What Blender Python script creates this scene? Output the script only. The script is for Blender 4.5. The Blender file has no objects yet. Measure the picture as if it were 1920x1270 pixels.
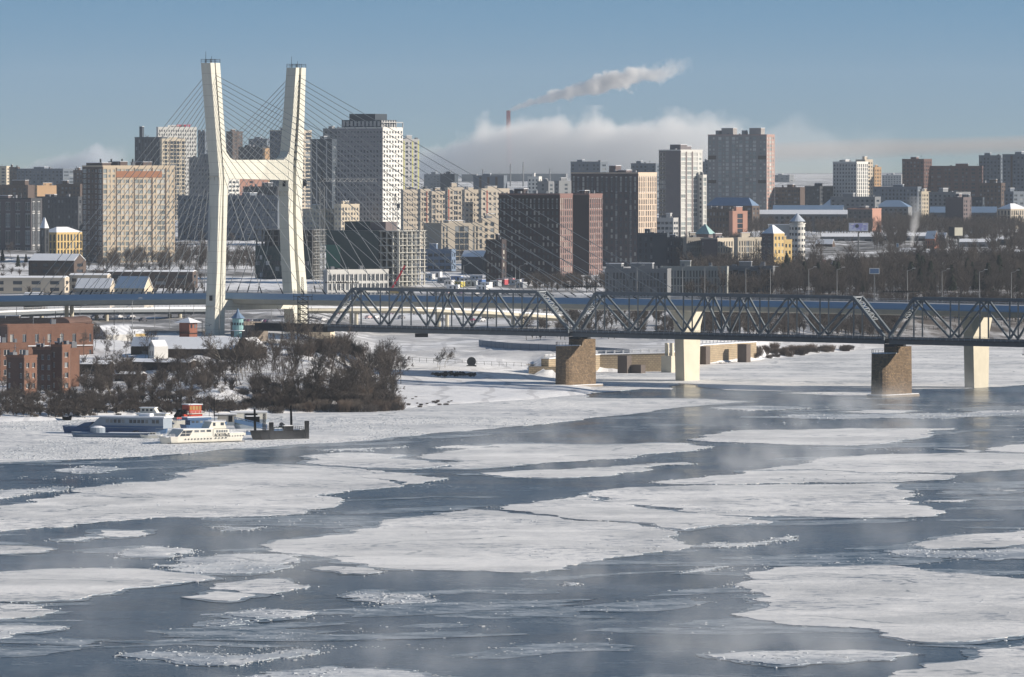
import bpy, bmesh, math, random
import numpy as np
from mathutils import Vector, noise as mnoise
random.seed(7)
R = math.radians
# ---------------------------------------------------------------- camera, world, sun
F = 10667.0; H = 74.0; Y0 = 325.0         # focal length in photo pixels, eye height, horizon row
SUN_EL, SUN_AZ = 22.0, -6.0               # azimuth from +X, minus = on the camera's side
sc = bpy.context.scene
cam_d = bpy.data.cameras.new('camera'); cam = bpy.data.objects.new('camera', cam_d)
sc.collection.objects.link(cam); sc.camera = cam
cam.location = (0, 0, H); cam.rotation_euler = (R(90), 0, 0)
cam_d.sensor_width = 36; cam_d.lens = 36 * F / 1920; cam_d.shift_y = -(635 - Y0) / 1920
cam_d.clip_start = 1; cam_d.clip_end = 60000
sc.view_settings.view_transform = 'Standard'; sc.view_settings.look = 'None'
sc.view_settings.exposure = 0.46; sc.view_settings.gamma = 1
w = bpy.data.worlds.new("World"); sc.world = w; w.use_nodes = True
nt = w.node_tree; nt.nodes.clear()
out = nt.nodes.new('ShaderNodeOutputWorld'); bg = nt.nodes.new('ShaderNodeBackground')
sky = nt.nodes.new('ShaderNodeTexSky'); sky.sky_type = 'NISHITA'; sky.sun_disc = False
sky.sun_elevation = R(SUN_EL); sky.sun_rotation = R(90 - SUN_AZ)
sky.air_density = 1.0; sky.dust_density = 0.3; sky.ozone_density = 1.2; sky.altitude = 200
tc = nt.nodes.new('ShaderNodeTexCoord'); mp = nt.nodes.new('ShaderNodeMapping')
mp.inputs['Scale'].default_value = (1, 1, 11.0); mp.inputs['Location'].default_value = (0, 0, 0.09)
nt.links.new(tc.outputs['Generated'], mp.inputs['Vector']); nt.links.new(mp.outputs[0], sky.inputs[0])
hs = nt.nodes.new('ShaderNodeMix'); hs.data_type = 'RGBA'; hs.blend_type = 'MULTIPLY'; hs.inputs[0].default_value = 1; hs.inputs[7].default_value = (0.90, 0.985, 1.0, 1)
nt.links.new(sky.outputs[0], hs.inputs[6])
sz = nt.nodes.new('ShaderNodeSeparateXYZ'); nt.links.new(tc.outputs['Generated'], sz.inputs[0])   # greyer, dustier air close to the horizon
hr = nt.nodes.new('ShaderNodeValToRGB'); nt.links.new(sz.outputs[2], hr.inputs[0]); he = hr.color_ramp.elements
he.new(0.03); he.new(0.012); he.new(0.25)
for e_, (p_, c_) in zip(he, ((0.0, (0.60, 0.52, 0.47)), (0.012, (0.70, 0.72, 0.68)), (0.03, (0.84, 1.09, 1.06)), (0.25, (0.98, 1.05, 1.02)), (1.0, (1, 1, 1)))): e_.position = p_; e_.color = (*c_, 1)
h2 = nt.nodes.new('ShaderNodeMix'); h2.data_type = 'RGBA'; h2.blend_type = 'MULTIPLY'; h2.inputs[0].default_value = 1
nt.links.new(hs.outputs[2], h2.inputs[6]); nt.links.new(hr.outputs[0], h2.inputs[7]); nt.links.new(h2.outputs[2], bg.inputs[0]); bg.inputs[1].default_value = 0.103
nt.links.new(bg.outputs[0], out.inputs[0])
sl = bpy.data.lights.new('sun', 'SUN'); so = bpy.data.objects.new('sun', sl); sc.collection.objects.link(so)
sl.energy = 4.7; sl.angle = R(0.5); sl.color = (1.0, 0.90, 0.77)
sd = Vector((math.cos(R(SUN_EL)) * math.cos(R(SUN_AZ)), math.cos(R(SUN_EL)) * math.sin(R(SUN_AZ)), math.sin(R(SUN_EL))))
so.rotation_euler = sd.to_track_quat('Z', 'Y').to_euler()
cy = sc.cycles
cy.max_bounces = 5; cy.diffuse_bounces = 2; cy.glossy_bounces = 2; cy.transmission_bounces = 2
cy.volume_bounces = 5; cy.transparent_max_bounces = 8; cy.volume_max_steps = 192
cy.use_denoising = True; cy.caustics_reflective = False; cy.caustics_refractive = False
cy.use_adaptive_sampling = True; cy.adaptive_threshold = 0.012
# ---------------------------------------------------------------- helpers
def s_at(D): return F / D
def PX(px, D): return (px - 960.0) * D / F
def PZ(py, D): return H - (py - Y0) * D / F
def DW(py, z=0.0): return (H - z) * F / (py - Y0)
def wp(px, py, z=0.0):
    D = DW(py, z); return (PX(px, D), D)
PROF_L = [(0,-2),(1700,1),(1730,3.5),(1800,5.5),(1900,8.0),(1990,10.5),(2080,14),(2300,15),(2700,16.5),(3000,19),(3500,24),(4000,30),(4500,36),(5000,42),(6000,50),(8000,58),(11000,66),(14000,74)]
PROF_R = [(0,0.4),(1830,0.5),(1900,0.9),(2000,1.6),(2080,3.0),(2145,5.2),(2300,7),(2600,12),(3000,18.5),(3500,24),(4000,30),(4500,36),(5000,42),(6000,50),(8000,58),(11000,66),(14000,74)]
def lerp_prof(P, y): return np.interp(y, [a for a, b in P], [b for a, b in P])
SHORE_PX = [(-900,812),(-400,800),(0,792),(150,788),(300,783),(450,778),(600,774),(700,773),(770,766),(850,759),(1000,750),(1060,744),(1112,739),(1126,730),(1085,714),(1020,705),(1120,698),(1250,697),(1311,683),(1412,677),(1500,668),(1640,654),(1800,645),(2000,636),(2400,622),(3200,600)]
SHORE = [wp(x, y) for x, y in SHORE_PX]
def shore_info(x, y):
    x = np.asarray(x, float); y = np.asarray(y, float)
    best = np.full(x.shape, 1e9); P = SHORE
    for (ax, ay), (bx, by) in zip(P[:-1], P[1:]):
        dx, dy = bx - ax, by - ay; L2 = dx * dx + dy * dy
        t = np.clip(((x - ax) * dx + (y - ay) * dy) / L2, 0, 1)
        d = np.hypot(x - ax - t * dx, y - ay - t * dy); best = np.minimum(best, d)
    # inside test: polygon = shore + far corners
    poly = P + [(9000, P[-1][1]), (9000, 40000), (-9000, 40000), (-9000, P[0][1])]
    ins = np.zeros(x.shape, bool)
    for (ax, ay), (bx, by) in zip(poly, poly[1:] + poly[:1]):
        c = ((ay > y) != (by > y)); xi = (bx - ax) * (y - ay) / ((by - ay) if by != ay else 1e-9) + ax
        ins ^= (c & (x < xi))
    return best, ins
def ground(x, y):
    x = np.asarray(x, float); y = np.asarray(y, float)
    d, ins = shore_info(x, y)
    px = 960 + x * F / np.maximum(y, 1)
    tb = np.clip((px - 560) / 160.0, 0, 1); tb = tb * tb * (3 - 2 * tb)
    pz = lerp_prof(PROF_L, y) * (1 - tb) + lerp_prof(PROF_R, y) * tb
    sl_ = np.where((px > 1012) & (px < 1425) & (y > 2050), 1.2, np.where(px > 1400, 0.16, np.where(px > 690, 0.10, 0.24)))
    z = np.minimum(pz, d * sl_)
    return np.where(ins, z, -np.minimum(d * 0.3, 3.0) - 0.05)
def gz(x, y): return float(ground(np.array([x]), np.array([y]))[0])
_DG = np.concatenate([np.arange(1690, 2600, 1.5), np.arange(2600, 6000, 8.0), np.arange(6000, 13600, 60.0)])
def gD(px, py):                                   # distance at which the ground line shows at this pixel
    z = ground((px - 960.0) * _DG / F, _DG); yy = Y0 + (H - z) * F / _DG
    k = int(np.argmax(yy <= py)) if (yy <= py).any() else len(_DG) - 1
    if k == 0: return float(_DG[0])
    a, b_ = yy[k - 1], yy[k]; t = (a - py) / (a - b_) if a > b_ else 0
    return float(_DG[k - 1] + (_DG[k] - _DG[k - 1]) * min(1, max(0, t)))
class MB:
    def __init__(s): s.v = []; s.f = []; s.m = []
    def add(s, vs, fs, m=0):
        b = len(s.v); s.v.extend([tuple(p) for p in vs]); s.f.extend([tuple(b + i for i in f) for f in fs]); s.m.extend([m] * len(fs)); return s
    def box(s, x0, x1, y0, y1, z0, z1, m=0):
        return s.add([(x0,y0,z0),(x1,y0,z0),(x1,y1,z0),(x0,y1,z0),(x0,y0,z1),(x1,y0,z1),(x1,y1,z1),(x0,y1,z1)],
                     [(0,3,2,1),(4,5,6,7),(0,1,5,4),(1,2,6,5),(2,3,7,6),(3,0,4,7)], m)
    def obox(s, p, q, w, h, m=0, up=(0,0,1)):      # box bar from p to q
        p = Vector(p); q = Vector(q); d = (q - p).normalized(); up = Vector(up)
        if abs(d.dot(up)) > 0.99: up = Vector((1,0,0))
        a = d.cross(up).normalized() * (w / 2); b = a.cross(d).normalized() * (h / 2)
        vs = [p-a-b, p+a-b, p+a+b, p-a+b, q-a-b, q+a-b, q+a+b, q-a+b]
        return s.add(vs, [(0,1,2,3),(7,6,5,4),(0,4,5,1),(1,5,6,2),(2,6,7,3),(3,7,4,0)], m)
    def tube(s, p, q, r0, r1=None, n=5, m=0, cap=True):
        r1 = r0 if r1 is None else r1
        p = Vector(p); q = Vector(q); d = (q - p)
        if d.length < 1e-6: return s
        d.normalize(); u = d.orthogonal().normalized(); v = d.cross(u); vs = []
        for c, r in ((p, r0), (q, r1)):
            for i in range(n):
                a = 2 * math.pi * i / n; vs.append(c + u * (math.cos(a) * r) + v * (math.sin(a) * r))
        fs = [(i, (i+1) % n, n + (i+1) % n, n + i) for i in range(n)]
        if cap: fs += [tuple(range(n-1, -1, -1)), tuple(range(n, 2*n))]
        return s.add(vs, fs, m)
    def prism(s, poly, z0, z1, m=0, mtop=None):    # poly counter-clockwise in xy
        n = len(poly); vs = [(x, y, z0) for x, y in poly] + [(x, y, z1) for x, y in poly]
        s.add(vs, [(i, (i+1) % n, n + (i+1) % n, n + i) for i in range(n)] + [tuple(range(n-1, -1, -1))], m)
        b = len(s.v) - 2 * n; s.f.append(tuple(b + n + i for i in range(n))); s.m.append(m if mtop is None else mtop); return s
    def cone(s, c, r, h, n=8, m=0, r1=0.0):
        return s.tube(c, (c[0], c[1], c[2] + h), r, max(r1, 0.001), n, m)
    def gable(s, x0, x1, y0, y1, z0, zr, m=0, axis='x', mw=None, ov=0.3):   # roof slopes + gable ends
        mw = m if mw is None else mw
        if axis == 'x':
            ym = (y0 + y1) / 2
            s.add([(x0-ov,y0-ov,z0),(x1+ov,y0-ov,z0),(x1+ov,ym,zr),(x0-ov,ym,zr),(x0-ov,y1+ov,z0),(x1+ov,y1+ov,z0)], [(0,1,2,3),(3,2,5,4)], m)
            s.add([(x0-ov,y0-ov,z0-.35),(x1+ov,y0-ov,z0-.35),(x1+ov,ym,zr-.35),(x0-ov,ym,zr-.35),(x0-ov,y1+ov,z0-.35),(x1+ov,y1+ov,z0-.35)], [(3,2,1,0),(4,5,2,3)], mw)
            s.add([(x0,y0,z0-.4),(x0,y1,z0-.4),(x0,ym,zr-.3)], [(0,2,1)], mw); s.add([(x1,y0,z0-.4),(x1,y1,z0-.4),(x1,ym,zr-.3)], [(0,1,2)], mw)
            s.add([(x0-ov,y0-ov,z0-.35),(x1+ov,y0-ov,z0-.35),(x1+ov,y0-ov,z0),(x0-ov,y0-ov,z0)], [(0,1,2,3)], m)
            s.add([(x1+ov,y0-ov,z0-.35),(x1+ov,ym,zr-.35),(x1+ov,ym,zr),(x1+ov,y0-ov,z0)], [(0,1,2,3)], m)
            s.add([(x1+ov,y1+ov,z0-.35),(x1+ov,ym,zr-.35),(x1+ov,ym,zr),(x1+ov,y1+ov,z0)], [(3,2,1,0)], m)
        else:
            t = MB(); t.gable(y0, y1, x0, x1, z0, zr, 0, 'x', 1, ov)
            s.add([(b, a, c) for a, b, c in t.v], [tuple(reversed(f)) for f in t.f], 0)
            for i in range(len(t.f)): s.m[-len(t.f) + i] = m if t.m[i] == 0 else mw
        return s
    def hip(s, x0, x1, y0, y1, z0, zr, m=0, ov=0.4, r=0.5):
        x0 -= ov; x1 += ov; y0 -= ov; y1 += ov; ym = (y0+y1)/2; xm = (x0+x1)/2; hw = min(x1-x0, y1-y0)/2 * (r*2)
        if x1 - x0 > y1 - y0: a, b = (x0+hw, ym, zr), (x1-hw, ym, zr)
        else: a, b = (xm, y0+hw, zr), (xm, y1-hw, zr)
        vs = [(x0,y0,z0),(x1,y0,z0),(x1,y1,z0),(x0,y1,z0), a, b]
        if x1 - x0 > y1 - y0: fs = [(0,1,5,4),(1,2,5),(2,3,4,5),(3,0,4)]
        else: fs = [(0,1,4),(1,2,5,4),(2,3,5),(3,0,4,5)]
        return s.add(vs, fs + [(3,2,1,0)], m)
    def build(s, name, mats, parent=None, loc=None, rz=None, smooth=False):
        me = bpy.data.meshes.new(name); me.from_pydata(s.v, [], s.f)
        if not isinstance(mats, (list, tuple)): mats = [mats]
        for m in mats: me.materials.append(m)
        me.polygons.foreach_set('material_index', s.m)
        if smooth: me.polygons.foreach_set('use_smooth', [True] * len(s.f))
        me.update()
        return link(name, me, parent, loc, rz)
def link(name, data, parent=None, loc=None, rz=None):
    o = bpy.data.objects.new(name, data); sc.collection.objects.link(o)
    if parent is not None: o.parent = parent
    if loc is not None: o.location = loc
    if rz is not None: o.rotation_euler = (0, 0, rz)
    return o
def tag(o, label, cat, group=None):
    o['label'] = label; o['category'] = cat
    if group: o['group'] = group
    return o
def thing(name, label, cat, loc=(0,0,0), rz=0.0, group=None):
    o = link(name, None, None, loc, rz); o.empty_display_size = 1; return tag(o, label, cat, group)
def kids(o): return CH.get(o.name) or [c for c in o.children]
CH = {}
def copy_tree(o, parent=None, loc=None, rz=None, scale=None, label=None, group=None):
    c = o.copy(); sc.collection.objects.link(c)
    if parent is not None: c.parent = parent
    if loc is not None: c.location = loc
    if rz is not None: c.rotation_euler = (0, 0, rz)
    if scale is not None: c.scale = scale
    if label: c['label'] = label
    if group: c['group'] = group
    if o.name not in CH: CH[o.name] = list(o.children)
    for ch in CH[o.name]: copy_tree(ch, c)
    return c
# ---------------------------------------------------------------- materials
def pos_node(nt): return nt.nodes.new('ShaderNodeNewGeometry').outputs['Position']
def objc(nt): return nt.nodes.new('ShaderNodeTexCoord').outputs['Object']
def noise_node(nt, vec, scale, detail=3, rough=0.55, mapping=None):
    n = nt.nodes.new('ShaderNodeTexNoise'); n.inputs['Scale'].default_value = scale
    n.inputs['Detail'].default_value = detail; n.inputs['Roughness'].default_value = rough
    if mapping:
        mp = nt.nodes.new('ShaderNodeMapping'); mp.inputs['Scale'].default_value = mapping
        nt.links.new(vec, mp.inputs['Vector']); vec = mp.outputs[0]
    nt.links.new(vec, n.inputs['Vector']); return n.outputs['Fac']
def ramp(nt, fac, stops):
    r = nt.nodes.new('ShaderNodeValToRGB'); nt.links.new(fac, r.inputs[0]); e = r.color_ramp.elements
    while len(e) < len(stops): e.new(0.5)
    for i, (p, c) in enumerate(stops):
        e[i].position = p; e[i].color = (c, c, c, 1) if isinstance(c, (int, float)) else (*c, 1)
    return r.outputs[0]
def mixc(nt, fac, a, b, mode='MIX'):
    m = nt.nodes.new('ShaderNodeMix'); m.data_type = 'RGBA'; m.blend_type = mode
    if isinstance(fac, (int, float)): m.inputs[0].default_value = fac
    else: nt.links.new(fac, m.inputs[0])
    for s_, k in ((a, 6), (b, 7)):
        if isinstance(s_, (tuple, list)): m.inputs[k].default_value = (*s_[:3], 1)
        else: nt.links.new(s_, m.inputs[k])
    return m.outputs[2]
def math_(nt, op, a, b=0.0, clamp=False):
    m = nt.nodes.new('ShaderNodeMath'); m.operation = op; m.use_clamp = clamp
    for s_, k in ((a, 0), (b, 1)):
        if isinstance(s_, (int, float)): m.inputs[k].default_value = s_
        else: nt.links.new(s_, m.inputs[k])
    return m.outputs[0]
def bump(nt, h, strength, dist, bsdf):
    b = nt.nodes.new('ShaderNodeBump'); b.inputs['Strength'].default_value = strength; b.inputs['Distance'].default_value = dist
    nt.links.new(h, b.inputs['Height']); nt.links.new(b.outputs[0], bsdf.inputs['Normal'])
def new_mat(name):
    m = bpy.data.materials.new(name); m.use_nodes = True; return m, m.node_tree, m.node_tree.nodes['Principled BSDF']
MATS = {}
def mat(name, col, rough=0.8, var=0.12, scale=0.35, metal=0.0, spec=0.3, bmp=0.0, bscale=2.0, rnd=0.0):
    if name in MATS: return MATS[name]
    m, nt, b = new_mat(name); v = objc(nt)
    n = noise_node(nt, v, scale, 4, 0.6)
    lo = tuple(c * (1 - var) for c in col); hi = tuple(min(1, c * (1 + var)) for c in col)
    c = mixc(nt, n, lo, hi)
    if rnd:
        g = nt.nodes.new('ShaderNodeNewGeometry').outputs['Random Per Island']
        o = nt.nodes.new('ShaderNodeObjectInfo').outputs['Random']
        r = math_(nt, 'FRACT', math_(nt, 'ADD', g, o))
        c = mixc(nt, math_(nt, 'MULTIPLY', r, rnd), c, (0.0, 0.0, 0.0))
    nt.links.new(c, b.inputs['Base Color']); b.inputs['Roughness'].default_value = rough
    b.inputs['Metallic'].default_value = metal; b.inputs['Specular IOR Level'].default_value = spec
    if bmp: bump(nt, noise_node(nt, v, bscale, 4, 0.6), bmp, 0.3, b)
    MATS[name] = m; return m
def glass_mat(name, dark, light, share=0.3, rough=0.12):
    if name in MATS: return MATS[name]
    m, nt, b = new_mat(name)
    g = nt.nodes.new('ShaderNodeNewGeometry').outputs['Random Per Island']
    o = nt.nodes.new('ShaderNodeObjectInfo').outputs['Random']
    r = math_(nt, 'FRACT', math_(nt, 'ADD', math_(nt, 'MULTIPLY', g, 7.3), o))
    c = ramp(nt, r, [(0.0, dark), (1 - share, tuple(d * 1.8 for d in dark)), (1 - share + 0.02, tuple((a + b_) / 2 for a, b_ in zip(dark, light))), (1.0, light)])
    nt.links.new(c, b.inputs['Base Color']); b.inputs['Roughness'].default_value = rough
    b.inputs['Specular IOR Level'].default_value = 0.6
    MATS[name] = m; return m
def brick_mat(name, c1, c2, mortar, sx=1.2, bmp=0.2, var=0.5):
    if name in MATS: return MATS[name]
    m, nt, b = new_mat(name); v = objc(nt)
    br = nt.nodes.new('ShaderNodeTexBrick'); br.inputs['Color1'].default_value = (*c1, 1); br.inputs['Color2'].default_value = (*c2, 1)
    br.inputs['Mortar'].default_value = (*mortar, 1); br.inputs['Scale'].default_value = sx; br.inputs['Mortar Size'].default_value = 0.03
    cb = nt.nodes.new('ShaderNodeCombineXYZ'); sp = nt.nodes.new('ShaderNodeSeparateXYZ'); nt.links.new(v, sp.inputs[0])
    nt.links.new(math_(nt, 'ADD', sp.outputs[0], sp.outputs[1]), cb.inputs[0]); nt.links.new(sp.outputs[2], cb.inputs[1])
    nt.links.new(cb.outputs[0], br.inputs['Vector'])
    n = noise_node(nt, v, 0.25, 5, 0.65)
    c = mixc(nt, ramp(nt, n, [(0.35, 0.0), (0.75, var)]), br.outputs['Color'], tuple(x * 0.45 for x in c1))
    nt.links.new(c, b.inputs['Base Color']); b.inputs['Roughness'].default_value = 0.9
    bump(nt, br.outputs['Fac'], -bmp, 0.1, b); MATS[name] = m; return m
# ---------------------------------------------------------------- snow, ice and water materials
def snow_mat(name, col=(0.80, 0.82, 0.85), dark=(0.30, 0.33, 0.36), amount=0.15, crack=True, bs=0.5, detail_scale=0.08):
    m, nt, b = new_mat(name); p = pos_node(nt)
    n1 = noise_node(nt, p, detail_scale * 0.35, 6, 0.62); n2 = noise_node(nt, p, 0.35, 5, 0.7)
    c = mixc(nt, ramp(nt, n2, [(0.3, 0.0), (0.7, 1.0)]), tuple(x * 0.93 for x in col), col)
    c = mixc(nt, ramp(nt, n1, [(0.50 - amount * 0.25, 0.0), (0.62 - amount * 0.1, min(1, amount * 3.2)), (0.80, min(1, amount * 4.5))]), c, dark)
    n3 = noise_node(nt, p, 0.010, 7, 0.70, (0.7, 1.5, 1.0)); c = mixc(nt, ramp(nt, n3, [(0.48, 0.0), (0.54, 0.5), (0.58, 0.1), (0.68, 0.7)]), c, tuple(d * 1.15 for d in dark))
    if crack:
        wn = nt.nodes.new('ShaderNodeTexNoise'); wn.inputs['Scale'].default_value = 0.05; wn.inputs['Detail'].default_value = 4
        nt.links.new(p, wn.inputs['Vector'])
        vm = nt.nodes.new('ShaderNodeVectorMath'); vm.operation = 'SCALE'; vm.inputs['Scale'].default_value = 22.0
        nt.links.new(wn.outputs['Color'], vm.inputs[0])
        va = nt.nodes.new('ShaderNodeVectorMath'); va.operation = 'ADD'; nt.links.new(p, va.inputs[0]); nt.links.new(vm.outputs[0], va.inputs[1])
        vo = nt.nodes.new('ShaderNodeTexVoronoi'); vo.feature = 'DISTANCE_TO_EDGE'; vo.inputs['Scale'].default_value = 0.019
        nt.links.new(va.outputs[0], vo.inputs['Vector'])
        ln = ramp(nt, vo.outputs['Distance'], [(0.004, 1.0), (0.012, 0.0)])
        mk = ramp(nt, noise_node(nt, p, 0.03, 3, 0.6), [(0.50, 0.0), (0.56, 0.75)])
        c = mixc(nt, math_(nt, 'MULTIPLY', ln, mk), c, (0.16, 0.20, 0.24))
        # crumbs and ridges of broken ice: clustered dark hollows, and long healed cracks
        rb = ramp(nt, noise_node(nt, p, 0.42, 4, 0.72, (0.55, 1.0, 1.0)), [(0.53, 0.0), (0.575, 1.0)])
        rm = ramp(nt, noise_node(nt, p, 0.022, 5, 0.68), [(0.48, 0.0), (0.56, 0.95)])
        c = mixc(nt, math_(nt, 'MULTIPLY', rb, rm), c, (0.20, 0.24, 0.30))
        fr = ramp(nt, noise_node(nt, p, 0.9, 3, 0.75, (0.4, 1.0, 1.0)), [(0.62, 0.0), (0.68, 0.5)])
        c = mixc(nt, fr, c, (0.30, 0.33, 0.37))
    nt.links.new(c, b.inputs['Base Color']); b.inputs['Roughness'].default_value = 0.7; b.inputs['Specular IOR Level'].default_value = 0.25
    hb = math_(nt, 'ADD', noise_node(nt, p, 0.9, 6, 0.75), math_(nt, 'MULTIPLY', noise_node(nt, p, 0.09, 4, 0.6), 5.0))
    bump(nt, hb, bs, 0.22, b); return m
SNOW_FLOE = snow_mat('floe_snow', (0.90, 0.895, 0.89), (0.42, 0.435, 0.45), 0.16)
SNOW_RUBBLE = snow_mat('rubble_snow', (0.84, 0.85, 0.86), (0.26, 0.31, 0.37), 0.30, bs=0.9)
SNOW_SHORE = snow_mat('shore_ice_snow', (0.86, 0.86, 0.86), (0.46, 0.48, 0.51), 0.16, bs=1.0)
WET = mat('wet_ice_edge', (0.40, 0.46, 0.52), 0.3, 0.2, 0.6)
SNOW = mat('roof_snow', (0.80, 0.82, 0.86), 0.8, 0.05, 0.5, bmp=0.25, bscale=0.6)
ICE_CHUNK = mat('ice_chunk', (0.66, 0.70, 0.74), 0.7, 0.1, 0.6, rnd=0.5)
# land: snow with trodden, earthy and shrubby patches that grow with distance, plus painted under-bridge shade
GM, nt, b = new_mat('land_snow'); p = pos_node(nt)
n1 = noise_node(nt, p, 0.012, 6, 0.65); n2 = noise_node(nt, p, 0.25, 5, 0.7)
c = mixc(nt, ramp(nt, n2, [(0.35, 0.0), (0.7, 1.0)]), (0.74, 0.75, 0.78), (0.88, 0.885, 0.90))
sp = nt.nodes.new('ShaderNodeSeparateXYZ'); nt.links.new(p, sp.inputs[0])
far = math_(nt, 'DIVIDE', math_(nt, 'SUBTRACT', sp.outputs[1], 2250.0), 500.0, True)
th = math_(nt, 'MULTIPLY', ramp(nt, n1, [(0.45, 0.0), (0.56, 1.0)]), far)
c = mixc(nt, th, c, (0.10, 0.095, 0.09))
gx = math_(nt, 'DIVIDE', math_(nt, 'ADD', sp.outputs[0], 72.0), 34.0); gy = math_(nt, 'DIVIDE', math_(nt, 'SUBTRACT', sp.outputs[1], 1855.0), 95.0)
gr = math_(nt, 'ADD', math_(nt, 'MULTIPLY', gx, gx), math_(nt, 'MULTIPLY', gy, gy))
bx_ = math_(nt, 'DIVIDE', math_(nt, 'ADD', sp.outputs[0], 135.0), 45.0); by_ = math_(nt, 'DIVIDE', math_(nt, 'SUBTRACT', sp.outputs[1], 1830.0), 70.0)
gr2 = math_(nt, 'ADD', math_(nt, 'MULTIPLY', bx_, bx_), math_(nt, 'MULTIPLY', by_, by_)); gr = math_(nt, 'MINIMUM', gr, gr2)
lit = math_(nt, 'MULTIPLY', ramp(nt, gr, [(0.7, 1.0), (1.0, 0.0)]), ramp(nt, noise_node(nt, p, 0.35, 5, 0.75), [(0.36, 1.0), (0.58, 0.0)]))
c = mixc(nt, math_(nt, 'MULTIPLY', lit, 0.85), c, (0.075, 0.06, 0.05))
c = mixc(nt, ramp(nt, noise_node(nt, p, 0.6, 5, 0.75), [(0.60, 0.0), (0.68, 0.35)]), c, (0.13, 0.11, 0.10))
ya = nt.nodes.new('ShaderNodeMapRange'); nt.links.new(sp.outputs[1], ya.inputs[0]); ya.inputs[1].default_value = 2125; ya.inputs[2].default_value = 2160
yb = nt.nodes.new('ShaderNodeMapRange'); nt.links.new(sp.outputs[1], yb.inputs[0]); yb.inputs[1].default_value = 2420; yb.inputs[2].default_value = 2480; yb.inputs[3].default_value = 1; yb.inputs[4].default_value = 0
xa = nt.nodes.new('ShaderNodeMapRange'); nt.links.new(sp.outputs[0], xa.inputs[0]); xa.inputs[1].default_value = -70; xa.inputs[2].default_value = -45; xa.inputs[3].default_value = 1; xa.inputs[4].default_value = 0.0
yd = math_(nt, 'MULTIPLY', math_(nt, 'MULTIPLY', ya.outputs[0], yb.outputs[0]), math_(nt, 'MAXIMUM', xa.outputs[0], 0.45))  # bridge shade painted into the ground at left; fainter dark roads at right
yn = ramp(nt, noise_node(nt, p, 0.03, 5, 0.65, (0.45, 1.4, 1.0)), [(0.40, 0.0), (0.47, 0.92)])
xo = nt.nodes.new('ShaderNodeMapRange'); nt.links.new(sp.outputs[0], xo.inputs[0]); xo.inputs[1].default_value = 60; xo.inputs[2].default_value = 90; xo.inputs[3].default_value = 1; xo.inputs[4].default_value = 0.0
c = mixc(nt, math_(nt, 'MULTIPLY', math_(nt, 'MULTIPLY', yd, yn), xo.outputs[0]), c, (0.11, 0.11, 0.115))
def mr_(src, a, b2, c0, d0):
    r = nt.nodes.new('ShaderNodeMapRange'); nt.links.new(src, r.inputs[0]); r.inputs[1].default_value = a; r.inputs[2].default_value = b2; r.inputs[3].default_value = c0; r.inputs[4].default_value = d0; return r.outputs[0]
wood = math_(nt, 'MULTIPLY', math_(nt, 'MULTIPLY', mr_(sp.outputs[1], 2400, 2470, 0, 1), mr_(sp.outputs[1], 3150, 3300, 1, 0)), mr_(sp.outputs[0], 70, 95, 0, 1))
c = mixc(nt, math_(nt, 'MULTIPLY', wood, ramp(nt, noise_node(nt, p, 0.06, 5, .7), [(0.42, 1.0), (0.62, 0.35)])), c, (0.085, 0.07, 0.06))
wv_ = nt.nodes.new('ShaderNodeTexWave'); wv_.inputs['Scale'].default_value = 0.02; wv_.inputs['Distortion'].default_value = 9.0; wv_.inputs['Detail'].default_value = 3; wv_.inputs['Detail Scale'].default_value = 0.6
nt.links.new(p, wv_.inputs['Vector']); c = mixc(nt, ramp(nt, wv_.outputs['Fac'], [(0.93, 0.0), (0.97, 0.45)]), c, (0.40, 0.40, 0.42))
c = mixc(nt, ramp(nt, noise_node(nt, p, 0.05, 6, 0.7), [(0.52, 0.0), (0.66, 0.5)]), c, (0.46, 0.46, 0.47))
nt.links.new(c, b.inputs['Base Color']); b.inputs['Roughness'].default_value = 0.85
bump(nt, math_(nt, 'ADD', noise_node(nt, p, 0.5, 6, 0.65), math_(nt, 'MULTIPLY', noise_node(nt, p, 0.07, 3), 4.0)), 0.6, 0.25, b)
# water
WM, nt, b = new_mat('river_water'); p = pos_node(nt)
wv = math_(nt, 'ADD', noise_node(nt, p, 0.55, 4, 0.6, (1.0, 1.6, 1.0)), math_(nt, 'MULTIPLY', noise_node(nt, p, 0.06, 3, 0.5), 1.2))
slush = noise_node(nt, p, 0.02, 7, 0.68, (0.8, 1.3, 1.0)); fine = noise_node(nt, p, 0.5, 4, 0.75, (0.5, 1.4, 1.0))
sm = math_(nt, 'ADD', math_(nt, 'MULTIPLY', slush, 0.75), math_(nt, 'MULTIPLY', fine, 0.25))
sf = ramp(nt, sm, [(0.475, 0.0), (0.51, 0.28), (0.56, 0.12), (0.62, 0.8)])
c = mixc(nt, sf, (0.009, 0.028, 0.048), (0.29, 0.33, 0.37))
nt.links.new(c, b.inputs['Base Color']); b.inputs['IOR'].default_value = 1.33
rr = nt.nodes.new('ShaderNodeMapRange'); nt.links.new(sf, rr.inputs[0]); rr.inputs[3].default_value = 0.13; rr.inputs[4].default_value = 0.5
nt.links.new(rr.outputs[0], b.inputs['Roughness'])
bump(nt, wv, 1.0, 0.38, b)
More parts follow.
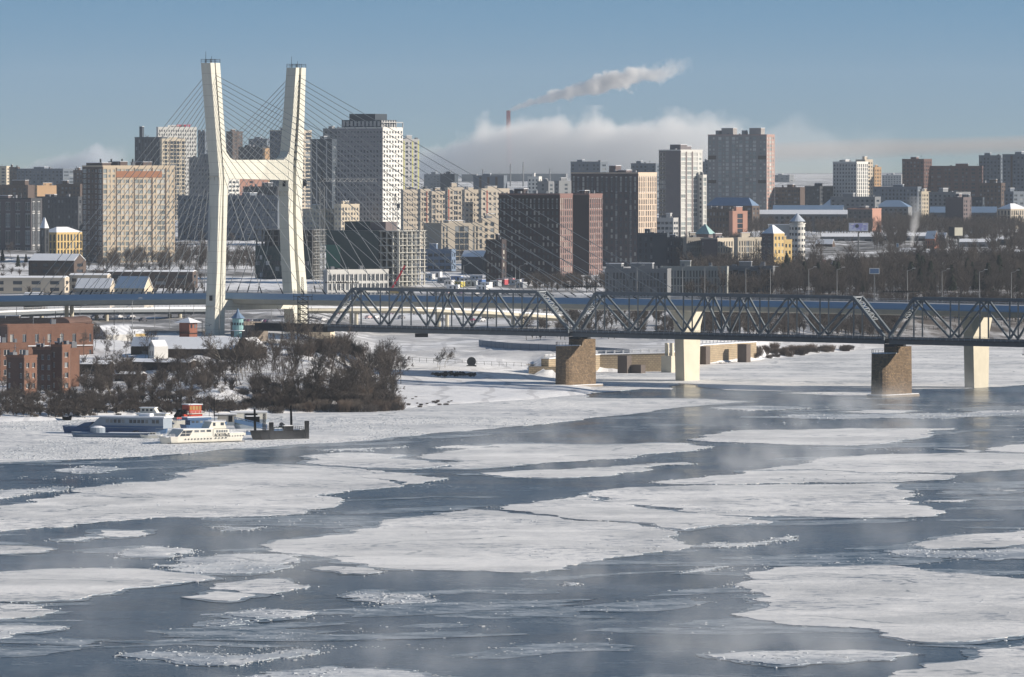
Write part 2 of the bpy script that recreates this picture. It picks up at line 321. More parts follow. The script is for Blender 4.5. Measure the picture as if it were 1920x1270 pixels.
# ---------------------------------------------------------------- ground, water, hills
def grid_mesh(name, xs, ys, zf, m, smooth=True):
    X, Y = np.meshgrid(xs, ys); Z = zf(X.ravel(), Y.ravel())
    v = np.column_stack([X.ravel(), Y.ravel(), Z]); nx = len(xs); ny = len(ys)
    i = np.arange((nx - 1) * (ny - 1)); r = i // (nx - 1); cc = i % (nx - 1); a = r * nx + cc
    f = np.column_stack([a, a + 1, a + nx + 1, a + nx])
    me = bpy.data.meshes.new(name); me.from_pydata(v.tolist(), [], f.tolist()); me.materials.append(m)
    me.polygons.foreach_set('use_smooth', [smooth] * len(f)); me.update()
    return link(name, me)
xs = np.concatenate([np.linspace(-4500, -420, 26)[:-1], np.linspace(-420, 420, 260), np.linspace(420, 4500, 26)[1:]])
ys = np.concatenate([np.arange(1560, 2500, 4.0), np.arange(2500, 3400, 15.0), np.geomspace(3400, 14000, 60)])
def land_z(x, y):
    z = ground(x, y)
    # spoil heap by the moorings, railway embankment shoulder, soft drifts
    for hx, hd, hh, r1, r2 in ((415, 1758, 3.4, 8, 10), (388, 1790, 2.4, 12, 12), (352, 1905, 2.5, 9, 10), (388, 1905, 3.0, 7, 8)):
        z = z + hh * np.exp(-(((x - PX(hx, hd)) / r1) ** 2 + ((y - hd) / r2) ** 2))
    dr = np.sin(x * 0.11 + y * 0.05) * np.sin(x * 0.043 - y * 0.09 + 1.3) + 0.5 * np.sin(x * 0.23 + 2 + y * 0.16)
    z = z + np.where(z > 0.3, 0.35 * dr * np.clip(z / 3, 0, 1) * np.clip((2600 - y) / 300, 0, 1), 0)
    z = z + np.where(z > 0.5, 0.5 * np.sin(x * 0.9 + np.sin(y * 0.7) * 2) * np.sin(y * 0.8 + np.sin(x * 0.5) * 2) * np.clip(z / 8, 0, .6), 0)
    # low dyke in front of the bay on the peninsula, catching long shadows
    return z
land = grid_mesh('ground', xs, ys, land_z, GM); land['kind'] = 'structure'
wb = MB(); wb.box(-6000, 6000, -400, 3300, -6.0, 0.0); wt = wb.build('water', WM); wt['kind'] = 'structure'
hz = MB()
for k in range(2):
    pts = []; D = 12500 + 900 * k
    for i in range(81):
        x = -9000 + i * 225; pts.append((x, D + 150 * math.sin(i * 0.7), 62 + 10 * k + 9 * mnoise.noise((x * 0.0007, k * 3.1, 0.2))))
    n = len(pts); vs = pts + [(x, y - 700, 20) for x, y, z in pts] + [(x, y + 1200, 20) for x, y, z in pts]
    hz.add(vs, [(n + i, n + i + 1, i + 1, i) for i in range(n - 1)] + [(i, i + 1, 2 * n + i + 1, 2 * n + i) for i in range(n - 1)])
hl = hz.build('hills', mat('far_hill', (0.16, 0.17, 0.19), 0.95), smooth=True); hl['kind'] = 'structure'
# ---------------------------------------------------------------- ice
def frac_outline(pts, amp=0.10, minlen=1.2, seed=0, maxdepth=6):
    rnd = random.Random(seed); out_ = []
    def sub(a, b, d):
        L = math.hypot(b[0] - a[0], b[1] - a[1])
        if L < minlen or d == 0: out_.append(a); return
        t = 0.5 + rnd.uniform(-0.12, 0.12); o = rnd.uniform(-amp, amp) * L * (0.75 if L > 40 else 1.0)
        m_ = (a[0] + (b[0] - a[0]) * t - (b[1] - a[1]) / L * o, a[1] + (b[1] - a[1]) * t + (b[0] - a[0]) / L * o)
        sub(a, m_, d - 1); sub(m_, b, d - 1)
    for a, b in zip(pts, pts[1:] + pts[:1]): sub(a, b, maxdepth)
    return out_
def ice_slab(name, pxs, top, m, amp=0.09, seed=0, thick=0.7, world=False):
    pts = pxs if world else [wp(x, y) for x, y in pxs]
    o = frac_outline(pts, amp, 1.1, seed)
    ar = sum(a[0] * b[1] - b[0] * a[1] for a, b in zip(o, o[1:] + o[:1]))
    if ar < 0: o.reverse()
    me = bpy.data.meshes.new(name); bm = bmesh.new(); n = len(o)
    vt = [bm.verts.new((x, y, top)) for x, y in o]
    es = [bm.edges.new((vt[i], vt[(i + 1) % n])) for i in range(n)]
    bmesh.ops.triangle_fill(bm, use_beauty=True, use_dissolve=False, edges=es, normal=(0, 0, 1))
    vb = [bm.verts.new((x, y, top - thick)) for x, y in o]
    for i in range(n):
        j = (i + 1) % n; ff = bm.faces.new((vt[j], vt[i], vb[i], vb[j])); ff.material_index = 1 if (i * 7 + seed) % 5 else 0
    for f in bm.faces:
        if abs(f.normal.z) > 0.5 and f.normal.z < 0: f.normal_flip()
    bm.to_mesh(me); bm.free(); me.materials.append(m); me.materials.append(WET)
    return link(name, me), o
def seg_pts(o, step, rnd):                       # points strewn along an outline
    res = []
    for a, b in zip(o, o[1:] + o[:1]):
        L = math.hypot(b[0] - a[0], b[1] - a[1])
        for _ in range(max(0, int(L / step + rnd.random()))):
            t = rnd.random(); res.append((a[0] + (b[0] - a[0]) * t, a[1] + (b[1] - a[1]) * t))
    return res
def in_poly(x, y, o):
    c = False; j = len(o) - 1
    for i in range(len(o)):
        if (o[i][1] > y) != (o[j][1] > y) and x < (o[j][0] - o[i][0]) * (y - o[i][1]) / (o[j][1] - o[i][1]) + o[i][0]: c = not c
        j = i
    return c
def chunk(mb, x, y, z, r, rnd):
    n = 5; a0 = rnd.random() * 6; h = r * rnd.uniform(0.10, 0.34); vs = []; r = r * 1.35
    for i in range(n):
        a = a0 + i * 6.283 / n; q = r * rnd.uniform(0.6, 1.2); vs.append((x + math.cos(a) * q, y + math.sin(a) * q, z - 0.12))
    for i in range(n):
        a = a0 + i * 6.283 / n; q = r * rnd.uniform(0.35, 0.85); vs.append((x + math.cos(a) * q, y + math.sin(a) * q, z + h * rnd.uniform(0.5, 1.1)))
    mb.add(vs, [(i, (i + 1) % n, n + (i + 1) % n, n + i) for i in range(n)] + [tuple(range(n, 2 * n))])
FLOES = [
 ('long sunlit floe at the left, below the moored ships', 's', [(-90,985),(0,955),(17,948),(111,931),(229,907),(333,891),(418,876),(462,869),(577,874),(640,877),(688,882),(710,900),(751,910),(741,914),(690,918),(640,922),(600,928),(640,936),(640,944),(577,956),(529,967),(407,971),(314,970),(237,976),(174,981),(55,992),(-90,1000)]),
 ('rounded floe tip broken off the right end of the long left floe', 's', [(690,882),(777,889),(840,897),(803,903),(753,909),(713,899)]),
 ('flat floe with a notch, above the tip of the long left floe', 's', [(563,857),(640,850),(700,851),(762,855),(733,861),(803,867),(840,872),(800,878),(762,880),(640,875),(600,872),(577,867)]),
 ('wide broken floe mid-river left of the stone pier reflection', 's', [(780,857),(830,848),(880,841),(940,840),(930,834),(1000,833),(1100,835),(1220,832),(1290,832),(1340,838),(1300,846),(1180,860),(1100,865),(1010,870),(940,876),(870,880),(815,879),(830,870),(870,866),(800,861)]),
 ('small thin floe touching the wide broken floe at its upper left', 's', [(812,841),(860,836),(922,837),(890,842)]),
 ('misty narrow floe behind the big central floes', 's', [(898,889),(960,885),(1050,882),(1090,879),(1200,872),(1280,868),(1300,871),(1200,885),(1080,896),(960,896)]),
 ('narrow grey floe between the two bright floes at the right', 's', [(1232,907),(1280,899),(1324,894),(1398,884),(1502,883),(1539,883),(1613,889),(1761,890),(1790,894),(1770,900),(1665,905),(1517,905),(1400,908),(1280,909)]),
 ('broad bright floe right of centre, cracked along its left edge', 's', [(1104,928),(1110,922),(1158,917),(1220,914),(1280,912),(1465,909),(1669,908),(1716,922),(1702,940),(1772,959),(1731,970),(1613,972),(1465,968),(1410,969),(1361,967),(1280,960),(1188,947),(1132,940)]),
 ('wedge of ice between the broad bright floe and the great central floe', 's', [(938,957),(992,946),(1100,929),(1130,942),(1188,949),(1280,962),(1361,969),(1408,971),(1439,983),(1354,985),(1300,990),(1283,995),(1234,988),(1151,978),(1047,970)]),
 ('great central floe, the largest white sheet in the river', 's', [(877,955),(935,959),(1047,972),(1151,980),(1230,990),(1268,1000),(1262,1012),(1280,1029),(1195,1042),(1084,1059),(995,1074),(955,1074),(910,1071),(799,1070),(695,1064),(640,1054),(560,1040),(507,1035),(511,1018),(600,1008),(714,985),(770,972),(825,963)]),
 ('curved bright floe running off the right edge, below the road pier', 's', [(1398,883),(1465,876),(1509,870),(1613,856),(1668,852),(1798,850),(1920,852),(2010,855),(2010,874),(1920,878),(1835,885),(1761,888),(1613,887),(1539,881),(1502,881)]),
 ('huge ragged grey-white floe at the lower right', 's', [(1380,1096),(1410,1081),(1450,1066),(1587,1063),(1687,1063),(1739,1072),(1920,1087),(2010,1092),(2010,1185),(1920,1192),(1872,1198),(1780,1205),(1724,1205),(1650,1194),(1594,1177),(1472,1172),(1406,1148),(1440,1139),(1410,1126),(1406,1111)]),
 ('pointed floe at the right edge above the huge ragged floe', 's', [(1717,1024),(1754,1013),(1798,1005),(1920,996),(2010,994),(2010,1024),(1920,1022),(1887,1026),(1739,1030)]),
 ('crumbling ice field below the pointed floe at the right edge', 'r', [(1660,1036),(1720,1032),(1850,1034),(1920,1030),(2010,1032),(2010,1052),(1850,1050),(1780,1046),(1690,1044)]),
 ('long low floe at the upper right with a small crack', 's', [(1291,824),(1321,817),(1391,808),(1487,807),(1595,804),(1791,804),(1743,820),(1669,831),(1595,836),(1484,835),(1391,831),(1317,828)]),
 ('thin sliver floe left of the pale floe at the right edge', 's', [(1750,841),(1798,843),(1839,846),(1817,849)]),
 ('pale floe at the right edge under the second road pier', 's', [(1846,846),(1857,840),(1920,834),(2010,830),(2010,850),(1920,849.5)]),
 ('spindle-shaped floe with a raised crumbly rim at the lower right', 'r', [(1321,1229),(1391,1225),(1539,1222),(1650,1222),(1735,1229),(1669,1240),(1539,1242),(1465,1248),(1410,1242),(1361,1237)]),
 ('ice sheet cutting the bottom right corner', 's', [(1630,1275),(1687,1259),(1761,1244),(1835,1227),(1920,1211),(2010,1195),(2010,1330),(1600,1330)]),
 ('ice sheet cut by the bottom edge left of centre', 'r', [(440,1274),(500,1261),(555,1257),(611,1251),(640,1255),(751,1259),(795,1268),(900,1320),(400,1320)]),
 ('long floe at the lower left with grey meltwater patches', 's', [(-90,1078),(0,1074),(111,1068),(259,1068),(344,1076),(392,1083),(333,1094),(259,1103),(207,1114),(130,1126),(37,1129),(-90,1131)]),
 ('small grey floe at the left edge beneath the patched floe', 's', [(-90,1133),(0,1132),(67,1136),(111,1146),(48,1159),(-90,1172)]),
 ('tapering floe at the left edge, lowest of the left-hand group', 'r', [(-90,1180),(0,1174),(122,1176),(74,1185),(0,1200),(-90,1208)]),
 ('heap of jumbled ice rubble between the left and central floes', 'r', [(289,1061),(333,1046),(444,1040),(518,1040),(566,1042),(562,1055),(518,1070),(462,1077),(370,1076),(314,1070)]),
 ('smooth floe right below the jumbled ice rubble', 's', [(401,1098),(481,1087),(533,1087),(577,1103),(525,1117),(455,1113),(403,1106)]),
 ('small rounded floe tucked under the smooth floe', 's', [(339,1121),(403,1110),(451,1113),(477,1118),(428,1128)]),
 ('diamond-shaped floe with a snowy hump', 'r', [(237,1035),(277,1026),(359,1038),(318,1047),(240,1045)]),
 ('blunt little floe at the left edge level with the diamond floe', 's', [(-90,1030),(0,1024),(92,1029),(74,1037),(0,1040),(-90,1046)]),
 ('thin oval floe above the diamond-shaped floe', 's', [(192,996),(274,996),(259,1007),(222,1008)]),
 ('streak of ice left of the thin oval floe', 'r', [(117,1015),(200,1007),(155,1015)]),
 ('flat streak of ice below the long left floe, left of centre', 'r', [(392,987),(500,990),(474,996),(414,996)]),
 ('broad slushy ice patch near the bottom left', 'r', [(222,1231),(280,1222),(370,1225),(420,1231),(560,1219),(600,1222),(560,1232),(500,1238),(450,1250),(330,1246)]),
 ('feathery ice streak near the bottom, right of the dark open water', 'r', [(433,1155),(481,1142),(577,1148),(548,1159),(481,1164),(414,1175),(392,1172)]),
 ('low ice streak at the upper left under the shore ice', 'r', [(-60,922),(0,920),(70,917),(104,913),(60,927),(0,936),(-60,940)]),
 ('faint thin ice patch near the upper left shore ice', 'r', [(107,883),(148,874),(237,880),(207,887),(137,889)]),
 ('slim floe at the lower left foot of the great central floe', 's', [(583,1068),(620,1063),(714,1072),(690,1077),(640,1077)]),
 ('small ragged floe below the great central floe', 'r', [(655,1116),(695,1109),(751,1114),(814,1129),(751,1133),(699,1129)]),
 ('hooked ice streak right of the great central floe', 'r', [(1295,1026),(1330,1018),(1400,1019),(1450,1010),(1498,1006),(1480,1014),(1400,1024),(1330,1026)]),
 ('short ice streak above the huge ragged floe', 'r', [(1280,1075),(1310,1068),(1365,1063),(1330,1071)]),
 ('small floe off the right tip of the broad bright floe', 's', [(1731,941),(1824,937),(1798,942)]),
 ('tiny pale streak at the right edge above the small floe', 's', [(1853,918),(1905,920),(1880,922)]),
 ('small chip floe drifting below the great central floe', 'r', [(1047,1097),(1066,1093),(1086,1095),(1070,1098)]),
 ('pale streak of ice by the right-hand stone pier', 's', [(1467,738),(1640,734.5),(1634,742),(1560,743)]),
 ('narrow floe below the right-hand stone pier', 's', [(1580,773),(1660,770),(1720,771),(1650,776)]),
 ('small floe between the shore ice and the upper right floe', 'r', [(1340,765),(1420,762),(1520,766),(1400,771)]),
 ('long faint floe under the right-hand stone pier', 'r', [(1400,783),(1560,778),(1800,776),(1920,770),(2000,770),(1800,783),(1560,787)]),
 ('little floe beside the tip of the left shore ice', 'r', [(590,845),(650,842),(760,838),(700,846)]),
]
THIN, nt, b = new_mat('thin_grey_ice'); p = pos_node(nt)
n = noise_node(nt, p, 0.16, 6, 0.72, (0.7, 1.3, 1)); n2 = noise_node(nt, p, 0.9, 4, .7)
c = mixc(nt, ramp(nt, math_(nt, 'ADD', math_(nt, 'MULTIPLY', n, .7), math_(nt, 'MULTIPLY', n2, .3)), [(0.44, 0.0), (0.50, 0.4), (0.60, 1.0)]), (0.06, 0.095, 0.13), (0.46, 0.50, 0.54)); nt.links.new(c, b.inputs['Base Color'])
b.inputs['Roughness'].default_value = 0.35; b.inputs['IOR'].default_value = 1.31; bump(nt, n2, .4, .1, b)
def skirt(o, ol, k):                             # thin refrozen grey ice hugging the floe
    cx = sum(p[0] for p in ol) / len(ol); cy_ = sum(p[1] for p in ol) / len(ol); n = len(ol); pts = []
    ar = sum(a[0] * b[1] - b[0] * a[1] for a, b in zip(ol, ol[1:] + ol[:1])); sg = 1 if ar > 0 else -1
    for i in range(0, n):
        a, b_ = ol[i - 3], ol[(i + 3) % n]; dx, dy = b_[0] - a[0], b_[1] - a[1]; L = math.hypot(dx, dy) or 1
        w_ = max(0.0, 0.5 + 4.0 * mnoise.noise((ol[i][0] * .02, ol[i][1] * .015, k * 1.7)) + 1.6 * mnoise.noise((ol[i][0] * .15, ol[i][1] * .1, k)))
        pts.append((ol[i][0] + dy / L * w_ * sg, ol[i][1] - dx / L * w_ * 2.2 * sg))
    m = MB(); vs = [(x, y, 0.050 + k * .0004) for x, y in ol] + [(x, y, 0.048 + k * .0004) for x, y in pts]
    m.add(vs, [(i, n + i, n + (i + 1) % n, (i + 1) % n) for i in range(n)]); m.build('thin_ice', THIN, o)
brash = MB(); rnd = random.Random(5)
for k, (lab, kind, px) in enumerate(FLOES):
    m = SNOW_FLOE if kind == 's' else SNOW_RUBBLE
    o, ol = ice_slab('ice_floe', px, 0.10 + 0.03 * (k % 3), m, 0.17 if kind == 's' else 0.24, 100 + k)
    tag(o, lab, 'ice floe', 'ice floes drifting in the river')
    edge = seg_pts(ol, 1.6 if kind == 's' else 0.7, rnd)
    for (x, y) in edge:
        if mnoise.noise((x * 0.02, y * 0.02, 3.3)) < (-0.05 if kind == 's' else -0.3): continue
        r = rnd.uniform(0.08, 0.30) * (2.0 if rnd.random() < 0.06 else 1)
        chunk(brash, x + rnd.gauss(0, 1.0), y + rnd.gauss(0, 2.5), 0.08, r, rnd)
    xs_ = [p[0] for p in ol]; ys_ = [p[1] for p in ol]; A = (max(xs_) - min(xs_)) * (max(ys_) - min(ys_)); skirt(o, ol, k)
    for _ in range(int(min(A * (0.16 if kind == 'r' else 0.02), 2200))):
        x = rnd.uniform(min(xs_), max(xs_)); y = rnd.uniform(min(ys_), max(ys_))
        thr = 0.22 if kind == 's' else -0.1
        if mnoise.noise((x * 0.035, y * 0.012, 9.1)) > thr and in_poly(x, y, ol): chunk(brash, x, y, 0.14, rnd.uniform(0.15, 0.55 if kind == 'r' else 0.4), rnd)
slush_ = MB()
for q in range(330):                             # slush patches and strings of chips drifting between the floes
    D = 870 + 1020 * rnd.random() ** 1.15; x0 = rnd.uniform(-0.098, 0.098) * D
    if mnoise.noise((x0 * 0.012, D * 0.008, 5.0)) < -0.12: continue
    Lx = rnd.uniform(3, 17) * (1 if rnd.random() < .8 else 1.8); Ly = Lx * rnd.uniform(.2, .8); sk = rnd.uniform(-.5, .9); n = 26; pts = []
    for i in range(n):
        a = 6.2832 * i / n; rr = 1 + .5 * mnoise.noise((math.cos(a) * 1.6 + q, math.sin(a) * 1.6, q * .7)) + rnd.uniform(-.12, .12)
        lx = math.cos(a) * Lx * rr; pts.append((x0 + lx, D + math.sin(a) * Ly * rr + lx * sk))
    if q % 5: slush_.add([(x, y, 0.010 + q * 0.0001) for x, y in pts], [tuple(range(n))])
    for j in range(int(Lx * Ly * rnd.uniform(.2, .9))):
        a = rnd.uniform(0, 6.28); r = math.sqrt(rnd.random()); lx = math.cos(a) * r * Lx; X_ = x0 + lx; Y_ = D + math.sin(a) * r * Ly + lx * sk
        if mnoise.noise((X_ * .22, Y_ * .16, q)) > -.02: chunk(brash, X_, Y_, 0.01, rnd.uniform(0.07, 0.34) * (1.7 if rnd.random() < .05 else 1), rnd)
so_ = slush_.build('slush', THIN); so_['kind'] = 'stuff'; tag(so_, 'thin grey slush patches drifting between the ice floes', 'slush')
FAST1 = [(-400,880),(0,868),(185,861),(370,848),(518,837),(640,830),(788,817),(936,802),(1037,793),(1160,779),(1223,771),(1311,761),(1402,754),(1311,748),(1160,748),(1095,746),(1070,736),(1000,720),(700,650),(100,650),(-900,700)]
FAST2 = [(1113,738),(1200,730),(1258,731),(1271,719),(1311,723),(1361,732),(1462,734),(1640,732),(1810,729),(1920,722),(2100,716),(2600,706),(2600,590),(1500,600),(1100,650),(1060,700)]
for k, px in enumerate((FAST1, FAST2)):
    o, ol = ice_slab('ice_sheet' if k == 0 else 'ice_sheet', px, 0.10 if k == 0 else 0.12, SNOW_SHORE if k == 0 else SNOW_FLOE, 0.09, 40 + k); o['kind'] = 'structure'; skirt(o, ol, 60 + k)
    if k == 0:
        for _ in range(14000):
            px_, py_ = rnd.uniform(-20, 1300), rnd.uniform(783, 862); x, y = wp(px_, py_)
            if mnoise.noise((x * 0.03, y * 0.02, 4.4)) > -0.15 and in_poly(x, y, ol): chunk(brash, x, y, 0.12, rnd.uniform(0.1, 0.40), rnd)
bo = brash.build('brash_ice', ICE_CHUNK); bo['kind'] = 'stuff'; tag(bo, 'small broken chunks of ice strewn along floe edges and drifting', 'ice chunks')
# ---------------------------------------------------------------- cable-stayed road bridge
CONC, nt, b = new_mat('pylon_concrete'); v = objc(nt); sp = nt.nodes.new('ShaderNodeSeparateXYZ'); nt.links.new(v, sp.inputs[0])
jn = math_(nt, 'LESS_THAN', math_(nt, 'FRACT', math_(nt, 'DIVIDE', sp.outputs[2], 4.1)), 0.035)
c = mixc(nt, ramp(nt, noise_node(nt, v, 0.5, 5, .65, (1, 1, .12)), [(.35, 0.), (.75, .5)]), (0.66, 0.65, 0.57), (0.48, 0.47, 0.41))
c = mixc(nt, math_(nt, 'MULTIPLY', jn, .45), c, (0.25, 0.24, 0.21)); nt.links.new(c, b.inputs['Base Color']); b.inputs['Roughness'].default_value = .8
CONC2 = mat('pier_concrete', (0.58, 0.54, 0.44), 0.85, 0.18, 0.25, bmp=0.1)
STEELB = mat('deck_steel', (0.36, 0.42, 0.50), 0.55, 0.08, 0.1)
STEELG = mat('truss_steel', (0.125, 0.148, 0.17), 0.65, 0.3, 0.5)
STEELD = mat('dark_steel', (0.040, 0.044, 0.05), 0.85, 0.2, 0.5, spec=0.1)
DARK = mat('dark_recess', (0.03, 0.03, 0.035), 0.9)
CABLE = mat('cable_sheath', (0.30, 0.32, 0.33), 0.5)
ASPH = mat('snowy_asphalt', (0.30, 0.31, 0.33), 0.9, 0.2, 0.4)
RAILM = mat('railing_steel', (0.45, 0.47, 0.50), 0.6)
BR = thing('cable_stayed_bridge', 'long road bridge with tall cream H-shaped pylon and fans of stay cables', 'bridge', (0, 0, 0))
U = Vector((0.83, -0.5577, 0)).normalized(); N = Vector((-U.y, U.x, 0)); N = Vector((0.5577, 0.83, 0)).normalized()
PC = Vector((-95.0, 2117.0, 0))
def on_plane(px, py, off=0.0):                   # pixel -> (t along N, z) on the pylon plane shifted by off along U
    P = PC + U * off; k = (px - 960) / F
    t = (k * P.y - P.x) / (N.x - k * N.y); D = P.y + t * N.y
    return t, PZ(py, D)
def leg_part(name, secs, groove, parent):        # secs: (t0, t1, z) rising; U-shaped section open towards +U
    m = MB(); th = 4.4; gd = 1.3
    for part, (a, b, u0, u1) in enumerate(((0.0, groove[0], -th, 0), (groove[1], 1.0, -th, 0), (groove[0], groove[1], -th, -gd))):
        vs = []
        for (t0, t1, z) in secs:
            w_ = t1 - t0; A = t0 + w_ * a; B_ = t0 + w_ * b
            for (t, u) in ((A, u0), (B_, u0), (B_, u1), (A, u1)):
                p = PC + N * t + U * u; vs.append((p.x, p.y, z))
        fs = []
        for i in range(len(secs) - 1):
            o = i * 4
            for j in range(4): fs.append((o + j, o + (j + 1) % 4, o + 4 + (j + 1) % 4, o + 4 + j))
        fs += [(3, 2, 1, 0), tuple(len(vs) - 4 + j for j in range(4))]
        m.add(vs, fs, 1 if part == 2 else 0)
    return m.build(name, [CONC, CONC], parent)
PY = thing('x', '', 'x'); 
for k_ in ('label', 'category'): del PY[k_]
PY.name = 'pylon'; PY.parent = BR
def secs(L, zb=8.0):
    r = []
    for (pa, pb, py) in L:
        t0, z = on_plane(pa, py); t1, _ = on_plane(pb, py); r.append((t0, t1, z))
    a = r[-1]; r.append((a[0], a[1], zb)); r.reverse(); return r
legA = secs([(394.5, 412.5, 118), (402, 419, 215), (411, 428, 331), (408.5, 425, 430), (406, 423, 515), (402, 421, 620)])
legB = secs([(555, 573.5, 127), (549, 571, 215), (541, 568, 310), (541, 566, 400), (544, 570, 480), (548, 576, 545), (552, 576, 620)])
lA = leg_part('leg', legA, (0.42, 0.55), PY); lB = leg_part('leg', legB, (0.33, 0.55), PY)
# crossbeams with splayed corners (t, z) outline extruded along U
def plane_prism(name, pts_px, u0, u1, parent, m):
    pts = [on_plane(x, y) for x, y in pts_px]; mb = MB(); n = len(pts)
    vs = [tuple((PC + N * t + U * u1)[:2]) + (z,) for t, z in pts] + [tuple((PC + N * t + U * u0)[:2]) + (z,) for t, z in pts]
    mb.add(vs, [tuple(range(n)), tuple(range(2 * n - 1, n - 1, -1))] + [((i + 1) % n, i, n + i, n + (i + 1) % n) for i in range(n)])
    return mb.build(name, m, parent)
plane_prism('crossbeam', [(424, 284), (432, 296), (438, 300), (532, 300), (538, 294), (543, 284), (543, 338), (424, 335)], -4.1, -0.12, PY, CONC)
plane_prism('crossbeam', [(422, 563), (552, 561), (552, 579), (422, 582)], -4.1, -0.12, PY, CONC)
for (leg, ga, gb) in ((legA, .42, .55), (legB, .33, .55)):
    ztop = leg[-1][2]; t0, t1 = leg[-1][0], leg[-1][1]
    m = MB()
    for (a, b) in ((t0, t0 + (t1 - t0) * ga), (t0 + (t1 - t0) * gb, t1)):
        for (ta, ua, tb, ub) in ((a, 0, b, 0), (b, 0, b, -4.3), (b, -4.3, a, -4.3), (a, -4.3, a, 0)):
            for zz in (0.7, 1.3): m.obox(tuple((PC + N * ta + U * ua)[:2]) + (ztop + zz,), tuple((PC + N * tb + U * ub)[:2]) + (ztop + zz,), 0.12, 0.12)
            m.obox(tuple((PC + N * ta + U * ua)[:2]) + (ztop,), tuple((PC + N * ta + U * ua)[:2]) + (ztop + 1.4,), 0.14, 0.14)
    m.build('railing', STEELD, PY)
    for (a, hh) in ((0.2, 4.2), (0.8, 2.6)):
        m = MB(); q = PC + N * (t0 + (t1 - t0) * a) + U * -3; m.tube((q.x, q.y, ztop), (q.x, q.y, ztop + hh), 0.12, 0.06, 5); m.build('antenna', STEELD, PY)
for (leg, zz) in ((legA, PZ(331, 2093)), (legA, PZ(575, 2093)), (legB, PZ(360, 2141))):
    for (a0, a1, za), (b0, b1, zb) in zip(leg, leg[1:]):
        if za <= zz <= zb:
            k_ = (zz - za) / (zb - za); t0 = a0 + (b0 - a0) * k_ - .12; q0 = PC + N * t0; q1 = q0 - U * 4.4
            m = MB(); m.obox((q0.x, q0.y, zz), (q1.x, q1.y, zz), .3, .35); [m.obox((*(q0 - U * f)[:2], zz - 1.6), (*(q0 - U * f)[:2], zz), .2, .2) for f in (.4, 2.2, 4.0)]; m.build('bracket', CONC2, PY)
            m = MB(); q2 = q0 - U * 1.4; q3 = q0 - U * 2.6; m.obox((q2.x, q2.y, zz + 3), (q3.x, q3.y, zz + 3), .2, 1.9); m.build('hatch', STEELD, PY)
m = MB(); q = PC + N * (legA[3][0] - .35) - U * 3.6
for k_ in range(2): m.obox((q.x - k_ * .5 * U.x, q.y - k_ * .5 * U.y, 12), (q.x - k_ * .5 * U.x, q.y - k_ * .5 * U.y, 62), .12, .12)
m.build('ladder', STEELB, PY)
# deck path (s along U from the pylon, + to the right); near edge line passes through the pylon plane
def deck_c(s):
    z = 29.0 if s > 0 else 29.0 + s * 0.020 + (s + 60 if s < -60 else 0) * 0.004
    if s > 250: z -= (s - 250) * 0.006
    c = PC + U * s
    return Vector((c.x, c.y, z))
HWD = 17.0
tA = (legA[0][0] + legA[0][1]) / 2; tB = (legB[0][0] + legB[0][1]) / 2; tm = (tA + tB) / 2
def sweep(name, path, prof, m, parent, midx=None, close=True):
    mb = MB(); n = len(prof); vs = []
    for i, s in enumerate(path):
        c = deck_c(s)
        for (t, z) in prof: q = c + N * (tm + t); vs.append((q.x, q.y, c.z + z))
    fs = []; ms = []
    for i in range(len(path) - 1):
        for j in range(n if close else n - 1):
            fs.append((i * n + j, (i + 1) * n + j, (i + 1) * n + (j + 1) % n, i * n + (j + 1) % n)); ms.append(midx[j] if midx else 0)
    mb.add(vs, fs); mb.m = ms; return mb.build(name, m, parent)
path = list(range(-420, 640, 20))
SNOWB = mat('deck_fairing', (0.27, 0.39, 0.52), 0.45, 0.06, 0.05, spec=0.4)
sweep('deck', path, [(-HWD - 1.2, -0.9), (-HWD + 0.6, -3.1), (-HWD + 4, -3.6), (HWD - 4, -3.6), (HWD + 1.2, -1.2), (HWD, 0.0), (-HWD, 0.0)], [CONC2, SNOWB, ASPH, STEELB], BR, [0, 0, 3, 3, 3, 2, 1])
sweep('fascia', path, [(-HWD - 1.35, -1.5), (-HWD - 1.35, -1.0), (-HWD - 0.1, 0.7), (-HWD + 0.1, 0.7), (-HWD + 0.1, -1.5)], [SNOWB], BR)
for t_ in (-HWD + 0.6, 0.0, HWD - 0.6):
    mb = MB()
    for s in range(-420, 620, 4):
        a = deck_c(s) + N * (tm + t_); mb.tube((a.x, a.y, a.z), (a.x, a.y, a.z + 1.2), 0.05, n=4, cap=False)
    for s in range(-420, 620, 20):
        a = deck_c(s) + N * (tm + t_); b = deck_c(s + 20) + N * (tm + t_)
        for zz in (0.6, 1.2): mb.obox((a.x, a.y, a.z + zz), (b.x, b.y, b.z + zz), 0.08, 0.10)
    mb.build('railing', RAILM, BR)
